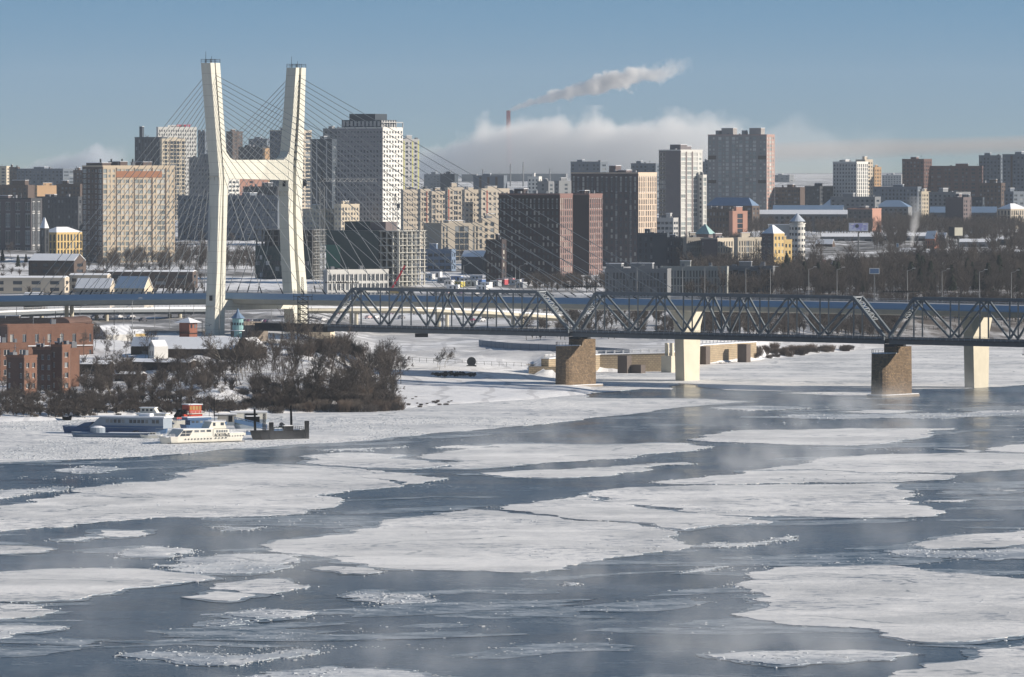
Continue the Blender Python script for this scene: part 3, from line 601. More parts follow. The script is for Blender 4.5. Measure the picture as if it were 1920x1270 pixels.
for (leg, ga, gb, side) in ((legA, .42, .55, -1), (legB, .33, .55, 1)):
    def legpt(z, u):
        for (a0, a1, za), (b0, b1, zb) in zip(leg, leg[1:]):
            if za <= z <= zb:
                k = (z - za) / (zb - za); c0 = a0 + (b0 - a0) * k; c1 = a1 + (b1 - a1) * k
                t = c0 + (c1 - c0) * (ga + gb) / 2; q = PC + N * t + U * u; return Vector((q.x, q.y, z))
    n = 18
    for k in range(n):
        z = 110.5 - k * 1.86 if k < 15 else 110.5 - 14 * 1.86 - (k - 14) * 2.6
        for d in (1, -1):
            s = (178 - k * 9.7) if d > 0 else -(97 - k * 4.9)
            a = legpt(z, -1.0 if d > 0 else -4.4); e = deck_c(s) + N * (tm + side * (HWD - 0.2)); e.z += 0.4
            m = MB(); m.tube(a, e, 0.115, n=5); m.obox(e - (e - a).normalized() * 2.6, e, 0.34, 0.34, 1); c_ = m.build('stay_cable', [CABLE, STEELD], BR)
        m = MB(); q = legpt(z, -0.75); m.obox(q - N * 0.45, q + N * 0.45, 1.3, 0.8); m.build('anchor_box', STEELD, PY)
# road piers (water level pixel, width)
def road_pier(px, py, wtop, wbot, zt, label=None):
    x, y = wp(px, py); mb = MB(); prof = [(wbot / 2, -2), (wbot / 2, 0), (wtop / 2, zt - 6), (wtop * 0.72, zt)]
    Vs = []
    for (hw, z) in prof:
        for (a, b_) in ((-1, -1), (1, -1), (1, 1), (-1, 1)):
            q = Vector((x, y, z)) + N * (a * hw) + U * (b_ * 1.9); Vs.append((q.x, q.y, z))
    fs = []
    for i in range(3):
        for j in range(4): fs.append((i * 4 + j, i * 4 + (j + 1) % 4, i * 4 + 4 + (j + 1) % 4, i * 4 + 4 + j))
    fs.append((12, 13, 14, 15)); mb.add(Vs, [tuple(reversed(f)) for f in fs]); return mb.build('pier', CONC2, BR)
for (px, py) in ((1289, 714), (1831, 727)): road_pier(px, py, 11.5, 10.0, 25.2)
for s_ in (520, 620):
    pass
# ---------------------------------------------------------------- railway truss bridge
RB = thing('railway_bridge', 'grey steel railway truss bridge standing on stone piers across the river', 'bridge', (0, 0, 0))
A1 = Vector((*wp(1079, 726), 0)); A2 = Vector((*wp(1671, 744), 0)); DV = (A2 - A1); SP = DV.length; T = DV.normalized(); Q = Vector((-T.y, T.x, 0))
if Q.y < 0: Q = -Q
ZB, ZD, ZT = 17.4, 19.9, 33.2
def rp(s, q, z): v = A1 + T * s + Q * q; return Vector((v.x, v.y, z))
def truss(s0, L, tb, tt, lab):
    e = link('truss_span', None, RB); HW = 2.45
    def M_(name, a, b, w_, h_, m=STEELG):
        mb = MB(); mb.obox(a, b, w_, h_, 0); return mb.build(name, m, e)
    for q in (-HW, HW):
        mb = MB(); mb.obox(rp(s0, q, ZB + 1.2), rp(s0 + L, q, ZB + 1.2), 0.55, 2.3); mb.build('bottom_chord', STEELG, e)
        mb = MB(); mb.obox(rp(s0 + tt[0] * L, q, ZT - 0.5), rp(s0 + tt[-1] * L, q, ZT - 0.5), 0.8, 1.0); mb.build('top_chord', STEELG, e)
        for i, t in enumerate(tt):
            a, b = tb[i], tb[i + 1]; w0 = 0.95 if i == 0 else 0.62; w1 = 0.95 if i == len(tt) - 1 else 0.62
            M_('diagonal', rp(s0 + a * L, q, ZD), rp(s0 + t * L, q, ZT - 0.6), w0, w0)
            M_('diagonal', rp(s0 + t * L, q, ZT - 0.6), rp(s0 + b * L, q, ZD), w1, w1)
            M_('vertical_post', rp(s0 + t * L, q, ZD), rp(s0 + t * L, q, ZT - 0.8), 0.5, 0.5)
        for t in tb[1:-1]: M_('vertical_post', rp(s0 + t * L, q, ZD), rp(s0 + t * L, q, ZT - 0.8), 0.5, 0.5)
    mb = MB()                                     # cross girders, top lateral bracing and the portal lattice
    allt = sorted(tt + tb[1:-1])
    for t in allt: mb.obox(rp(s0 + t * L, -HW, ZT - 0.4), rp(s0 + t * L, HW, ZT - 0.4), 0.35, 0.4)
    for k, (a, b) in enumerate(zip(allt, allt[1:])):
        mb.obox(rp(s0 + a * L, -HW, ZT - 0.3), rp(s0 + b * L, HW, ZT - 0.3), 0.25, 0.25); mb.obox(rp(s0 + a * L, HW, ZT - 0.32), rp(s0 + b * L, -HW, ZT - 0.32), 0.25, 0.25)
    for (ta, tb_) in ((tb[0], tt[0]), (tb[-1], tt[-1])):
        for k in range(4):
            f0 = 0.45 + k * 0.14; f1 = f0 + 0.14
            def pp(f, q): return rp(s0 + (ta + (tb_ - ta) * f) * L, q, ZD + (ZT - 0.8 - ZD) * f)
            mb.obox(pp(f0, -HW), pp(f1, HW), 0.2, 0.2); mb.obox(pp(f0, HW), pp(f1, -HW), 0.2, 0.2); mb.obox(pp(f0, -HW), pp(f0, HW), 0.2, 0.2)
    mb.build('bracing', mat('light_steel', (0.34, 0.37, 0.40), 0.6), e)
    mb = MB(); mb.obox(rp(s0, 0, ZD - 0.5), rp(s0 + L, 0, ZD - 0.5), 4.4, 0.5)
    for k in range(int(L / 6)): mb.obox(rp(s0 + k * 6, -HW, ZD - 1.2), rp(s0 + k * 6, HW, ZD - 1.2), 0.5, 1.1)
    for q in (-0.76, 0.76): mb.obox(rp(s0, q, ZD - 0.12), rp(s0 + L, q, ZD - 0.12), 0.12, 0.18)
    mb.obox(rp(s0, -HW - 1.2, ZD - 0.9), rp(s0 + L, -HW - 1.2, ZD - 0.9), 1.2, 0.15)
    mb.build('track_deck', STEELD, e)
    mb = MB()
    for q in (-HW - 1.7, HW + 1.7):
        for k in range(int(L / 2.4) + 1): mb.tube(rp(s0 + k * 2.4, q, ZD - 0.9), rp(s0 + k * 2.4, q, ZD + 0.35), 0.05, n=4, cap=False)
        for zz in (-0.2, 0.35): mb.obox(rp(s0, q, ZD + zz), rp(s0 + L, q, ZD + zz), 0.06, 0.07)
    mb.build('railing', RAILM, e)
    mb = MB()
    for q in (-3.2, 3.2):                        # insulator rack over the portal
        mb.obox(rp(s0 + tt[0] * L - 2, q, ZT + 1.6), rp(s0 + tt[0] * L - 12, q, ZT + 1.6), 0.18, 0.18)
        for k in range(9): mb.tube(rp(s0 + tt[0] * L - 2 - k * 1.2, q, ZT + 1.4), rp(s0 + tt[0] * L - 2 - k * 1.2, q, ZT + 2.1), 0.16, n=5)
    for k in (0, 5, 10): mb.obox(rp(s0 + tt[0] * L - 2 - k, -3.4, ZT + 1.5), rp(s0 + tt[0] * L - 2 - k, 3.4, ZT + 1.5), 0.15, 0.15)
    for k in (2, 6): mb.tube(rp(s0 + tt[0] * L - k, 0, ZT - 0.5), rp(s0 + tt[0] * L - k, 0, ZT + 3.2), 0.12, n=5)
    mb.build('insulator_rack', STEELD, e)
    return e
TB6 = [0, .186, .364, .487, .61, .80, 1.0]; TT6 = [.075, .275, .432, .545, .70, .905]
L0 = SP * 0.84
truss(-L0 + 1.0, L0 - 2.0, [0, .223, .42, .57, .775, 1.0], [.103, .315, .485, .67, .875], 'a')
truss(1.0, SP - 2.0, TB6, TT6, 'b'); truss(SP + 1.0, SP - 2.0, TB6, TT6, 'c')
mb = MB(); sL = -L0 - 0.5; sE = -L0 - 34
mb.obox(rp(sE, 0, ZD - 1.6), rp(sL, 0, ZD - 1.6), 5.2, 2.6); mb.obox(rp(sE, 0, ZD - 0.2), rp(sL, 0, ZD - 0.2), 7.2, 0.3)
mb.build('approach_girder', STEELD, RB)
mb = MB()
for q in (-3.5, 3.5):
    for k in range(15): mb.tube(rp(sE + k * 2.4, q, ZD - 0.2), rp(sE + k * 2.4, q, ZD + 1.1), 0.06, n=4, cap=False)
    mb.obox(rp(sE, q, ZD + 1.1), rp(sL, q, ZD + 1.1), 0.07, 0.07); mb.obox(rp(sE, q, ZD + 0.5), rp(sL, q, ZD + 0.5), 0.06, 0.06)
mb.build('railing', RAILM, RB)
STONE = brick_mat('pier_stone', (0.36, 0.25, 0.15), (0.15, 0.11, 0.075), (0.09, 0.075, 0.06), 0.5, 1.0, 0.95)
_nt = STONE.node_tree; _b = _nt.nodes['Principled BSDF']; _h = math_(_nt, 'ADD', noise_node(_nt, objc(_nt), 1.2, 6, .75), math_(_nt, 'MULTIPLY', noise_node(_nt, objc(_nt), .4, 2, .5), .8)); bump(_nt, _h, 1.0, .55, _b)
def stone_pier(s0):
    c = A1 + T * s0; e = link('stone_pier', None, RB, (c.x, c.y, 0), math.atan2(T.y, T.x))   # local x along rails, y away from the camera
    def rounded(hx, y0, y1, nose):
        pts = []
        k = 8
        if nose:
            for i in range(k + 1):
                a = math.pi + math.pi * i / k; pts.append((hx * math.cos(a), y0 + hx + hx * math.sin(a) * 1.0))
        else: pts += [(-hx, y0), (hx, y0)]
        pts += [(hx, y1), (-hx, y1)]; return pts
    def tap(name, poly, z0, z1, k, m):
        mb = MB(); n = len(poly); vs = [(x * k, y * (1 + (k - 1) * .3), z0) for x, y in poly] + [(x, y, z1) for x, y in poly]
        mb.add(vs, [(i, (i + 1) % n, n + (i + 1) % n, n + i) for i in range(n)] + [tuple(range(n, 2 * n)), tuple(range(n - 1, -1, -1))]); return mb.build(name, m, e)
    tap('nose', rounded(3.1, -9.0, 0.0, True), -1, 14.4, 1.05, STONE)
    tap('shaft', rounded(2.9, -0.01, 7.5, False), -1, 16.6, 1.05, STONE)
    tap('plinth', rounded(4.4, -11.0, 10.0, True), -1.5, 0.75, 1.02, mat('plinth_stone', (0.26, 0.23, 0.2), 0.9, 0.2, 0.5))
    tap('snow_cap', rounded(3.0, -9.0, -1.0, True), 14.4, 14.65, 1.0, SNOW)
    tap('snow_ledge', rounded(4.3, -10.9, 9.8, True), 0.75, 0.95, 1.0, SNOW)
    mb = MB()
    for q in (-2.45, 2.45): mb.box(-2.2, 2.2, q + 2.2 - .7, q + 2.2 + .7, 16.6, 17.45)
    mb.build('bearing', STEELD, e)
    mb = MB()
    for i in range(9):
        a = math.pi + math.pi * i / 8; x, y = 3.0 * math.cos(a), -6.0 + 3.0 * math.sin(a); mb.tube((x, y, 14.5), (x, y, 15.7), 0.05, n=4, cap=False)
        if i: mb.obox((px_, py_, 15.7), (x, y, 15.7), 0.07, 0.07)
        px_, py_ = x, y
    mb.build('railing', STEELD, e)
    return e
for s0 in (0.0, SP, 2 * SP): stone_pier(s0)
c = rp(SP + 58, -3.6, 0); mb = MB()
for k in range(6): mb.obox((c.x - 2.5 + k, c.y, 15.2), (c.x - 2.5 + k, c.y, 17.3), 0.1, 0.1)
mb.box(c.x - 2.8, c.x + 2.8, c.y - .6, c.y + .6, 15.0, 15.2); mb.build('inspection_cradle', STEELD, RB)
mb = MB(); c = rp(-L0 * 0.62, 0, 0); mb.box(c.x - 2.3, c.x + 2.3, c.y - 1.5, c.y + 1.5, 16.0, 17.3); mb.build('inspection_cradle', STEELD, RB)
# masonry abutment at the left end
c = rp(sE - 3, 0, 0)
mb = MB(); mb.box(-7, 3, -4.6, 4.6, 6.0, ZD - 1.0); mb.box(-7, -0.4, -4.7, 4.7, ZD - 0.98, ZD + 0.3)
ab = mb.build('abutment', brick_mat('abut_stone', (0.30, 0.25, 0.20), (0.24, 0.2, 0.17), (0.1, 0.1, 0.1), 0.5, 0.4), RB, (c.x, c.y, 0), math.atan2(T.y, T.x))
# ---------------------------------------------------------------- buildings
def wm(n, c, v=0.10): return mat('wall_' + n, c, 0.85, v, 0.06, bmp=0.05, bscale=0.8)
CREAM = wm('cream', (0.62, 0.54, 0.42)); WHITE = wm('white', (0.66, 0.65, 0.62)); BEIGE = wm('beige', (0.50, 0.44, 0.36)); PALE = wm('pale', (0.52, 0.51, 0.49))
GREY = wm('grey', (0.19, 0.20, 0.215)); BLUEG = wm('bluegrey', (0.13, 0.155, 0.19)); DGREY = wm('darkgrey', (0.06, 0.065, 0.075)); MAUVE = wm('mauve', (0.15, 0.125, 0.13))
DBROWN = wm('darkbrown', (0.12, 0.075, 0.07)); RBRICK = wm('redbrick', (0.30, 0.13, 0.09)); PINKB = wm('pinkbrown', (0.40, 0.27, 0.24)); SALMON = wm('salmon', (0.47, 0.26, 0.20))
YELLOW = wm('yellow', (0.58, 0.43, 0.20)); ORANGE = wm('orange', (0.54, 0.36, 0.21)); GREENG = wm('teal', (0.10, 0.17, 0.16)); LIME = wm('lime', (0.50, 0.49, 0.20)); BROWN = wm('brown', (0.10, 0.075, 0.065))
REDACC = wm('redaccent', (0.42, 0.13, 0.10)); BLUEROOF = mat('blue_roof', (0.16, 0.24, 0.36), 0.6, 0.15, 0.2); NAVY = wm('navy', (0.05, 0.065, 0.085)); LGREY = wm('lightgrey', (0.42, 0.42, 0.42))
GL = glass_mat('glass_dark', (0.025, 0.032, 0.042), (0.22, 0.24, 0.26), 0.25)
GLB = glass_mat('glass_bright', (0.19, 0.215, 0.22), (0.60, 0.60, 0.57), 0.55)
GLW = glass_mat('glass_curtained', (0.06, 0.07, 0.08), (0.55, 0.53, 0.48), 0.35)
CORE = mat('dark_interior', (0.03, 0.035, 0.04), 0.6)
FRAME = mat('window_frame', (0.5, 0.5, 0.5), 0.6)
ROOFG = mat('roof_metal', (0.16, 0.17, 0.19), 0.7, 0.2, 0.4)
def unit_pane(name, gl, frame=FRAME):
    m = MB(); m.box(0, 1, -0.05, 0.03, 0, 1, 0)
    f = 0.07
    for (a, b, c, d) in ((0, f, 0, 1), (1 - f, 1, 0, 1), (f, 1 - f, 0, f), (f, 1 - f, 1 - f, 1), (0.5 - f / 2, 0.5 + f / 2, f, 1 - f)): m.box(a, b, -0.09, -0.045, c, d, 1)
    me = bpy.data.meshes.new(name); me.from_pydata(m.v, [], m.f); me.materials.append(gl); me.materials.append(frame)
    me.polygons.foreach_set('material_index', m.m); me.update(); return me
PANE = {g: unit_pane('pane', {'d': GL, 'b': GLB, 'w': GLW}[g]) for g in 'dbw'}
COLS = {'w': (1.0, .50, .52), 'n': (.62, .50, .5), 'b': (1.0, .90, .74), 's': (.7, 0, 0), '|': (.28, 0, 0), 't': (.7, .55, .84), 'g': (1.0, .94, .88), 'h': (1.2, .80, .5), 'q': (1.0, .62, .62), 'd': (.9, .42, .60), 'o': (1.0, .74, .78)}
class Bld: pass
def facade(mb, holes, F_, L, z0, z1, pat, sh, rows, top, accent_m=1, out=0.35):
    ws = [COLS[c][0] for c in pat]; k = L / sum(ws); a = 0.0; op = []
    for c in pat:
        w_, ow, oh = COLS[c]; cw = w_ * k
        if ow: op.append((a + cw * (1 - ow) / 2, a + cw * (1 + ow) / 2, oh, c))
        elif c == '|': mb.add_face_box(F_, a, a + cw, z0, z1 - top * 0.5, out + 0.06, accent_m)
        a += cw
    def fb(a0, a1, b0, b1, o_, m=0): mb.add_face_box(F_, a0, a1, b0, b1, o_, m)
    cur = 0.0
    for (a0, a1, oh, c) in op: fb(cur, a0, z0, z1, out); cur = a1
    fb(cur, L, z0, z1, out)
    fb(0, L, z1 - top, z1 + 0.0, out + 0.05)
    zt = z1 - top; ri = 0; lev = []
    while zt > z0 + sh * 0.6:
        n = rows[ri] if ri < len(rows) else 1; ri += 1
        zb = max(z0, zt - n * sh); lev.append((zb, zt)); zt = zb
    for (a0, a1, oh, c) in op:
        prev = z1 - top
        for (zb, zt) in lev:
            h = zt - zb; n = max(1, round(h / sh)); hh = h - sh * (1 - oh) if n > 1 else h * oh
            o1 = zt - sh * (1 - oh) * 0.4; o0 = o1 - hh
            if prev - o1 > 0.02: fb(a0, a1, o1, prev, out - 0.04)
            if n > 1:
                for j in range(1, n): fb(a0, a1, o1 - hh * j / n - 0.2, o1 - hh * j / n + 0.2, out * 0.45)
            holes.append((F_, a0, a1, o0, o1, c)); prev = o0
        if prev > z0: fb(a0, a1, z0, prev, out - 0.04)
def _afb(s, F_, a0, a1, b0, b1, o_, m=0):
    if a1 - a0 < 1e-3 or b1 - b0 < 1e-3: return
    kind, w1 = F_
    if kind == 'f': s.box(-w1 + a0, -w1 + a1, -o_, 0.05, b0, b1, m)
    else: s.box(-0.05, o_, a0, a1, b0, b1, m)
MB.add_face_box = _afb
BC = [0]
def bld(label, xl, xc, xr, yt, D, th, wall, front='wwww', right='www', sh=3.1, rows=(), top=1.0, rowsr=None, accent=None, glass='d', ind=False, wallr=None,
        ph='auto', cat='building', name='apartment_building', dep=None, roof='flat', group=None, zb=None, shr=None, vents=4, rh=4, roofm=None, bare=False, glassr=None, toprr=None):
    BC[0] += 1; rnd = random.Random(BC[0] * 13 + 5)
    s = F / D; t = R(th); w1 = max(4.0, (xc - xl) / s / math.cos(t)) if xc > xl else (dep or 14); w2 = (xr - xc) / s / math.sin(t) if xr > xc else (dep or 14)
    if dep and xr > xc and xc > xl: pass
    X = PX(xc, D); g = (gz(X, D) if zb is None else zb) - 1.5
    zt = PZ(yt, D); h = zt - g
    e = thing(name, label, cat, (X, D, g), -t, group); B = Bld(); B.e = e; B.w1 = w1; B.w2 = w2; B.h = h; B.s = s
    accent = accent or BROWN
    c = MB(); c.box(-w1, 0, 0, w2, 0, h - 0.05); 
    c.build('interior', CORE, e) if not bare else c.build('interior', wall, e)
    mb = MB(); holes = []
    if front and not bare: facade(mb, holes, ('f', w1), w1, 0, h, front, sh, list(rows), top)
    wr = MB(); 
    if right and not bare: facade(wr, holes, ('r', w1), w2, 0, h, right, shr or sh, list(rows if rowsr is None else rowsr), toprr or top)
    mb.box(-w1 - .35, -w1, 0, w2 + .3, 0, h); mb.box(-w1 - .34, 0.34, w2, w2 + .3, 0, h - .02)
    mb.box(-0.01, 0.36, -0.36, -0.01, 0, h + 0.01)
    if wallr is None:
        b = len(mb.v); mb.v += wr.v; mb.f += [tuple(b + i for i in f) for f in wr.f]; mb.m += wr.m; mb.build('wall', [wall, accent], e)
    else: mb.build('wall', [wall, accent], e); wr.build('wall', [wallr, accent], e)
    # openings
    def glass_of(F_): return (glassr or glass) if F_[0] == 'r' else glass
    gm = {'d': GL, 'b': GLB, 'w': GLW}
    if ind:
        holes.sort(key=lambda q: -(q[2] - q[1]) * (q[4] - q[3]) * (0.5 if q[0][0] == 'r' else 0.85)); big, rest = holes[:100], holes[100:]
        for (F_, a0, a1, o0, o1, cc) in big:
            o = link('window', PANE[glass_of(F_)], e)
            if F_[0] == 'f': o.location = (-w1 + a0, -0.02, o0)
            else: o.location = (0.02, a0, o0); o.rotation_euler = (0, 0, R(90))
            o.scale = (a1 - a0, 1, o1 - o0)
    else: rest = holes
    if rest:
        for gk in set(glass_of(F_[0]) for F_ in rest):
            m = MB()
            for (F_, a0, a1, o0, o1, cc) in rest:
                if glass_of(F_) != gk: continue
                if F_[0] == 'f': m.add([(-w1+a0,-.08,o0),(-w1+a1,-.08,o0),(-w1+a1,-.08,o1),(-w1+a0,-.08,o1)], [(0,1,2,3)])
                else: m.add([(.08,a0,o0),(.08,a1,o0),(.08,a1,o1),(.08,a0,o1)], [(0,1,2,3)])
            o = m.build('window' if ind else 'glazing', gm[gk], e); o['kind'] = 'stuff'
    # roof
    r = MB()
    if roof == 'flat':
        r.box(-w1 + .1, -.1, .1, w2 - .1, h - 0.04, h + 0.18); r.build('roof', SNOW, e)
        p = MB(); q = 0.8
        for (a, b_, c_, d_) in ((-w1 - .4, .4, -.4, -.02), (-w1 - .4, .4, w2 + .05, w2 + .4), (-w1 - .4, -w1 - .02, -.02, w2 + .05), (.02, .4, -.02, w2 + .05)): p.box(a, b_, c_, d_, h + .02, h + q)
        p.build('parapet', wallr or wall, e)
    elif roof in ('gable', 'hip'):
        if roof == 'gable': r.gable(-w1, 0, 0, w2, h, h + rh, 0, 'x' if w1 > w2 else 'y', 1)
        else: r.hip(-w1, 0, 0, w2, h - .05, h + rh, 0)
        r.build('roof', [roofm or SNOW, wall], e)
    if ph == 'auto': ph = [(rnd.uniform(.1, .5), rnd.uniform(.15, .3), rnd.uniform(.2, .4), .35, rnd.uniform(2, 3.6))]
    for (fx, fw, fy, fd, hh) in (ph or []):
        m = MB(); x0 = -w1 * (1 - fx); x1 = min(x0 + w1 * fw, -.6); y0 = w2 * fy; y1 = min(y0 + w2 * fd, w2 - .6)
        m.box(x0, x1, y0, y1, h + .1, h + hh, 0); m.box(x0 - .2, x1 + .2, y0 - .2, y1 + .2, h + hh, h + hh + .25, 1); m.build('penthouse', [wall, SNOW], e)
    if roof == 'flat':
        for k in range(vents):
            m = MB(); x = -w1 * rnd.uniform(.08, .92); y = w2 * rnd.uniform(.1, .9); hh = rnd.uniform(1.2, 2.8)
            if rnd.random() < .6: a = rnd.uniform(.4, 1.1); m.box(x - a, x + a, y - a, y + a, h + .1, h + hh)
            else: m.tube((x, y, h), (x, y, h + hh * 1.6), .12, n=4); m.tube((x - .8, y, h + hh * 1.2), (x + .8, y, h + hh * 1.2), .1, n=4)
            m.build('vent', ROOFG, e)
    return B
def extra(B, name, m, fn):
    mb = MB(); fn(mb); return mb.build(name, m, B.e)
# ---- far skyline
for (lab, a) in (
 ('pale cream slab block at the far left edge of the skyline', (-30, 12, 17, 313, 5600, 30, CREAM, 'hhw', 'n')),
 ('dark brown block beside the pale slab at the far left', (17, 33, 36, 315, 5500, 30, BROWN, 'www', 'n')),
 ('long bluish block with a white right end on the far left skyline', (28, 118, 137, 318, 5300, 30, BLUEG, 'wwwwwwwwwwww', 'hh')),
 ('low brown block between the bluish slab and the beige tower block', (137, 160, 168, 321, 4900, 30, BROWN, 'wwww', 'w')),
 ('dark tower just left of the pylon left leg', (371, 384, 390, 248, 5400, 30, BLUEG, 'www', 'w')),
 ('pinkish tower with brown stripes right of the pylon left leg', (424, 436, 453, 248, 5500, 40, BROWN, 'ww', '|w|w')),
 ('dark block with a roof hut framed between the pylon legs', (466, 500, 508, 262, 5200, 25, BLUEG, 'wwwww', 'n')),
 ('squat dark building seen above the pylon crossbeam', (447, 492, 497, 277, 4900, 20, DGREY, 'wwwwww', 'n')),
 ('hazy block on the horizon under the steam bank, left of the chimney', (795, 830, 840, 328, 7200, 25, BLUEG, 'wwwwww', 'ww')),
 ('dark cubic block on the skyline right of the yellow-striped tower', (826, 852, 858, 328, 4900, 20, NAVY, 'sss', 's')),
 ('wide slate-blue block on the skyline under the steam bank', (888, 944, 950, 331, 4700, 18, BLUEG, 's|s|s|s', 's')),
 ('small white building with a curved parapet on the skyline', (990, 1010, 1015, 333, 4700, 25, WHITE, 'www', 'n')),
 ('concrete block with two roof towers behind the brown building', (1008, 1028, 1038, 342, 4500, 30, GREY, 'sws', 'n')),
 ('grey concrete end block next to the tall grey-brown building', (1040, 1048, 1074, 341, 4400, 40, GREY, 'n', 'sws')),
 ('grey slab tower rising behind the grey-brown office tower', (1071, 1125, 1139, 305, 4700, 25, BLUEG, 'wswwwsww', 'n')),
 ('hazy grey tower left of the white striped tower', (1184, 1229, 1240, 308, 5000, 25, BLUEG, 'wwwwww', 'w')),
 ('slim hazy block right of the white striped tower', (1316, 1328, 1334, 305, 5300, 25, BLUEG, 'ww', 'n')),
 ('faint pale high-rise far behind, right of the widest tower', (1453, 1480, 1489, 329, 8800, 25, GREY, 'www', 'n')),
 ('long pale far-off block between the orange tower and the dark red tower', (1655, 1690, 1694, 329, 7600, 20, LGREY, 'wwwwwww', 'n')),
 ('dark brown slab block right of the widest tower', (1455, 1500, 1511, 353, 4700, 30, BROWN, 'hwhwhwhw', 's')),
 ('old dark block with bright end balconies left of the white grid tower', (1511, 1537, 1563, 351, 4600, 40, DGREY, 'wwww', 'hshs')),
 ('beige stepped tower behind the white grid tower', (1606, 1622, 1637, 301, 4900, 40, BEIGE, 'ww', 'nwn')),
 ('orange and cream tower right of the white grid tower', (1638, 1640, 1652, 315, 5100, 60, ORANGE, 'n', 'nwn')),
 ('dark red tower with a lit pinkish end', (1694, 1732, 1748, 300, 4900, 35, DBROWN, 'wwwwww', 'nwnw')),
 ('wide dark red apartment slab with four roof huts', (1746, 1841, 1844, 313, 4900, 10, DBROWN, 'wshswwshswwshsw', 'n')),
 ('tall slate tower near the right edge with a narrow lit end', (1838, 1876, 1884, 293, 5000, 30, BLUEG, 'wwwwww', 'ww')),
 ('slate tower with a darker centre at the right edge', (1883, 1935, 1950, 291, 4800, 28, BLUEG, 'ww||wwwww', 'ww')),
 ('brown block in front of the slate tower near the right edge', (1838, 1877, 1885, 345, 4500, 30, BROWN, 'wwwwww', 'wn')),
 ('pale low block with white balconies at the right edge', (1885, 1900, 1925, 361, 4400, 45, BLUEG, 'ww', 'hshs')),
 ('grey block with cream bays in the middle right of the city', (1745, 1792, 1822, 362, 4400, 38, GREY, 'wwwwww', 'nwsnw')),
 ('blue-grey row of flats under the dark red tower', (1640, 1720, 1728, 352, 4500, 22, BLUEG, 'wwwwwwwwwwww', 'n')),
 ('cream low block with white bays behind the blue roofs', (1726, 1728, 1744, 361, 4450, 62, CREAM, 'n', 'nwnwn')),
 ('small light blue-grey block below the orange tower', (1560, 1640, 1652, 371, 4350, 25, GREY, 'wwwwwwwww', 'n')),
 ('dark office slab beneath the dark red slab', (1790, 1842, 1846, 372, 4300, 16, NAVY, 'wwwwwwww', 'n')),
 ('cream-topped building seen just above the pylon crossbeam at its middle', (496, 497, 515, 280, 4800, 62, ORANGE, 'n', 'sns')),
):
    bld(lab, *a, vents=2)
bld('white grid-faced tower left of the orange tower', 1564, 1606, 1629, 305, 4600, 34, LGREY, 'wwwwwwww', 'tttttt', sh=3.0, wallr=WHITE, vents=5)
for (lab, x0, x1, y) in (('faint long factory roof on the horizon under the steam bank', 905, 1061, 327), ('faint low works on the horizon left of the yellow-striped tower chimney', 866, 893, 328), ('pale long block on the far horizon at the left of the widest tower', 1456, 1488, 338)):
    bld(lab, x0, x1, x1 + 3, y, 9000, 15, GREY, 'ssss', 's', name='factory', cat='factory', vents=0, ph=None)
# ---- left group
bld('dark steel-blue tower, tallest of the left group, with a raised corner', 252, 304, 312, 259, 4700, 22, NAVY, 'ttttttttt', 'ww', ph=[(.12, .1, .2, .4, 9.5)], vents=3)
B = bld('white tower with two rows of small top windows and a red roof sign', 296, 297, 366, 240, 4850, 66, WHITE, 'ww', 'wwwwwwwwwwwwwwww', sh=3.3, vents=6, ind=True)
mb = MB()
for k in range(7):
    x = B.w1 * 0; y = B.w2 * (.50 + k * .055); mb.box(-1.0, -0.7, y, y + 1.8, B.h + 2.4, B.h + 2.75); mb.box(-1.0, -.7, y, y + .4, B.h + .9, B.h + 2.4); mb.box(-1.0, -.7, y + 1.3 * (k % 2), y + .4 + 1.3 * (k % 2), B.h + .9, B.h + 2.4)
mb.build('roof_sign', mat('red_sign', (0.7, 0.03, 0.06), 0.5), B.e)
bld('cream tower with glazed bays in front of the white tower', 303, 304, 345, 262, 4550, 64, CREAM, 'w', 'nbn|bgbnb', sh=3.0, vents=4)
bld('dark grey office block behind the pylon left leg', 354, 400, 412, 297, 4100, 24, GREY, 'wwwwwwww', 'ww', ph=[(.45, .3, .1, .5, 3)])
bld('dark low building with an orange lit penthouse at the far left', -30, 52, 62, 349, 4250, 26, BROWN, 'wwwwwwww', 'ss', ph=[(.62, .3, .1, .6, 4.2)])
bld('orange-topped building left of the beige tower block', 66, 70, 115, 350, 4300, 62, ORANGE, 'n', 'sssss', vents=3)
bld('dark brown low building touching the beige tower block', 105, 150, 156, 347, 4150, 26, BROWN, 'wwwwww', 's')
bld('dark grey office with tall bays at the left edge', -20, 58, 75, 374, 3600, 30, MAUVE, 'shshshsh', 'tt', sh=3.6, rows=(2, 3, 3, 3), ind=True, wallr=DGREY, name='office_building')
bld('long dark slate building behind the yellow mansion', 67, 146, 158, 371, 3750, 24, DGREY, 'wwwwwwwwwwww', 'ww', sh=3.4)
bld('yellow old mansion with a snowy hip roof and corner turret', 76, 106, 150, 436, 3400, 40, YELLOW, 'tttt', 'tttttttt', sh=4.6, rh=3.2, roof='hip', ph=None, name='mansion', cat='house')
B = bld('slender grey-domed turret of the yellow mansion', 78, 84, 90, 428, 3385, 45, DGREY, 't', 't', sh=4.5, roof='hip', rh=6.5, ph=None, name='turret', cat='tower')
B = bld('large beige apartment tower with dark stripes, closest at the left', 149, 193, 323, 313, 3300, 62, wm('umber_shaded', (0.13, 0.10, 0.09)), 'bwnwb', 'bww|bqbw|bbqb|wbb|ww', sh=3.02, ind=True, wallr=wm('ivory', (0.60, 0.50, 0.38)), glass='d', glassr='b', accent=BROWN, vents=14,  # umber front puts the shade on the beige tower's dark side into colour
        ph=[(.1, .8, .02, .12, 2.2), (.2, .6, .3, .1, 3.0), (.2, .6, .62, .12, 2.8)])
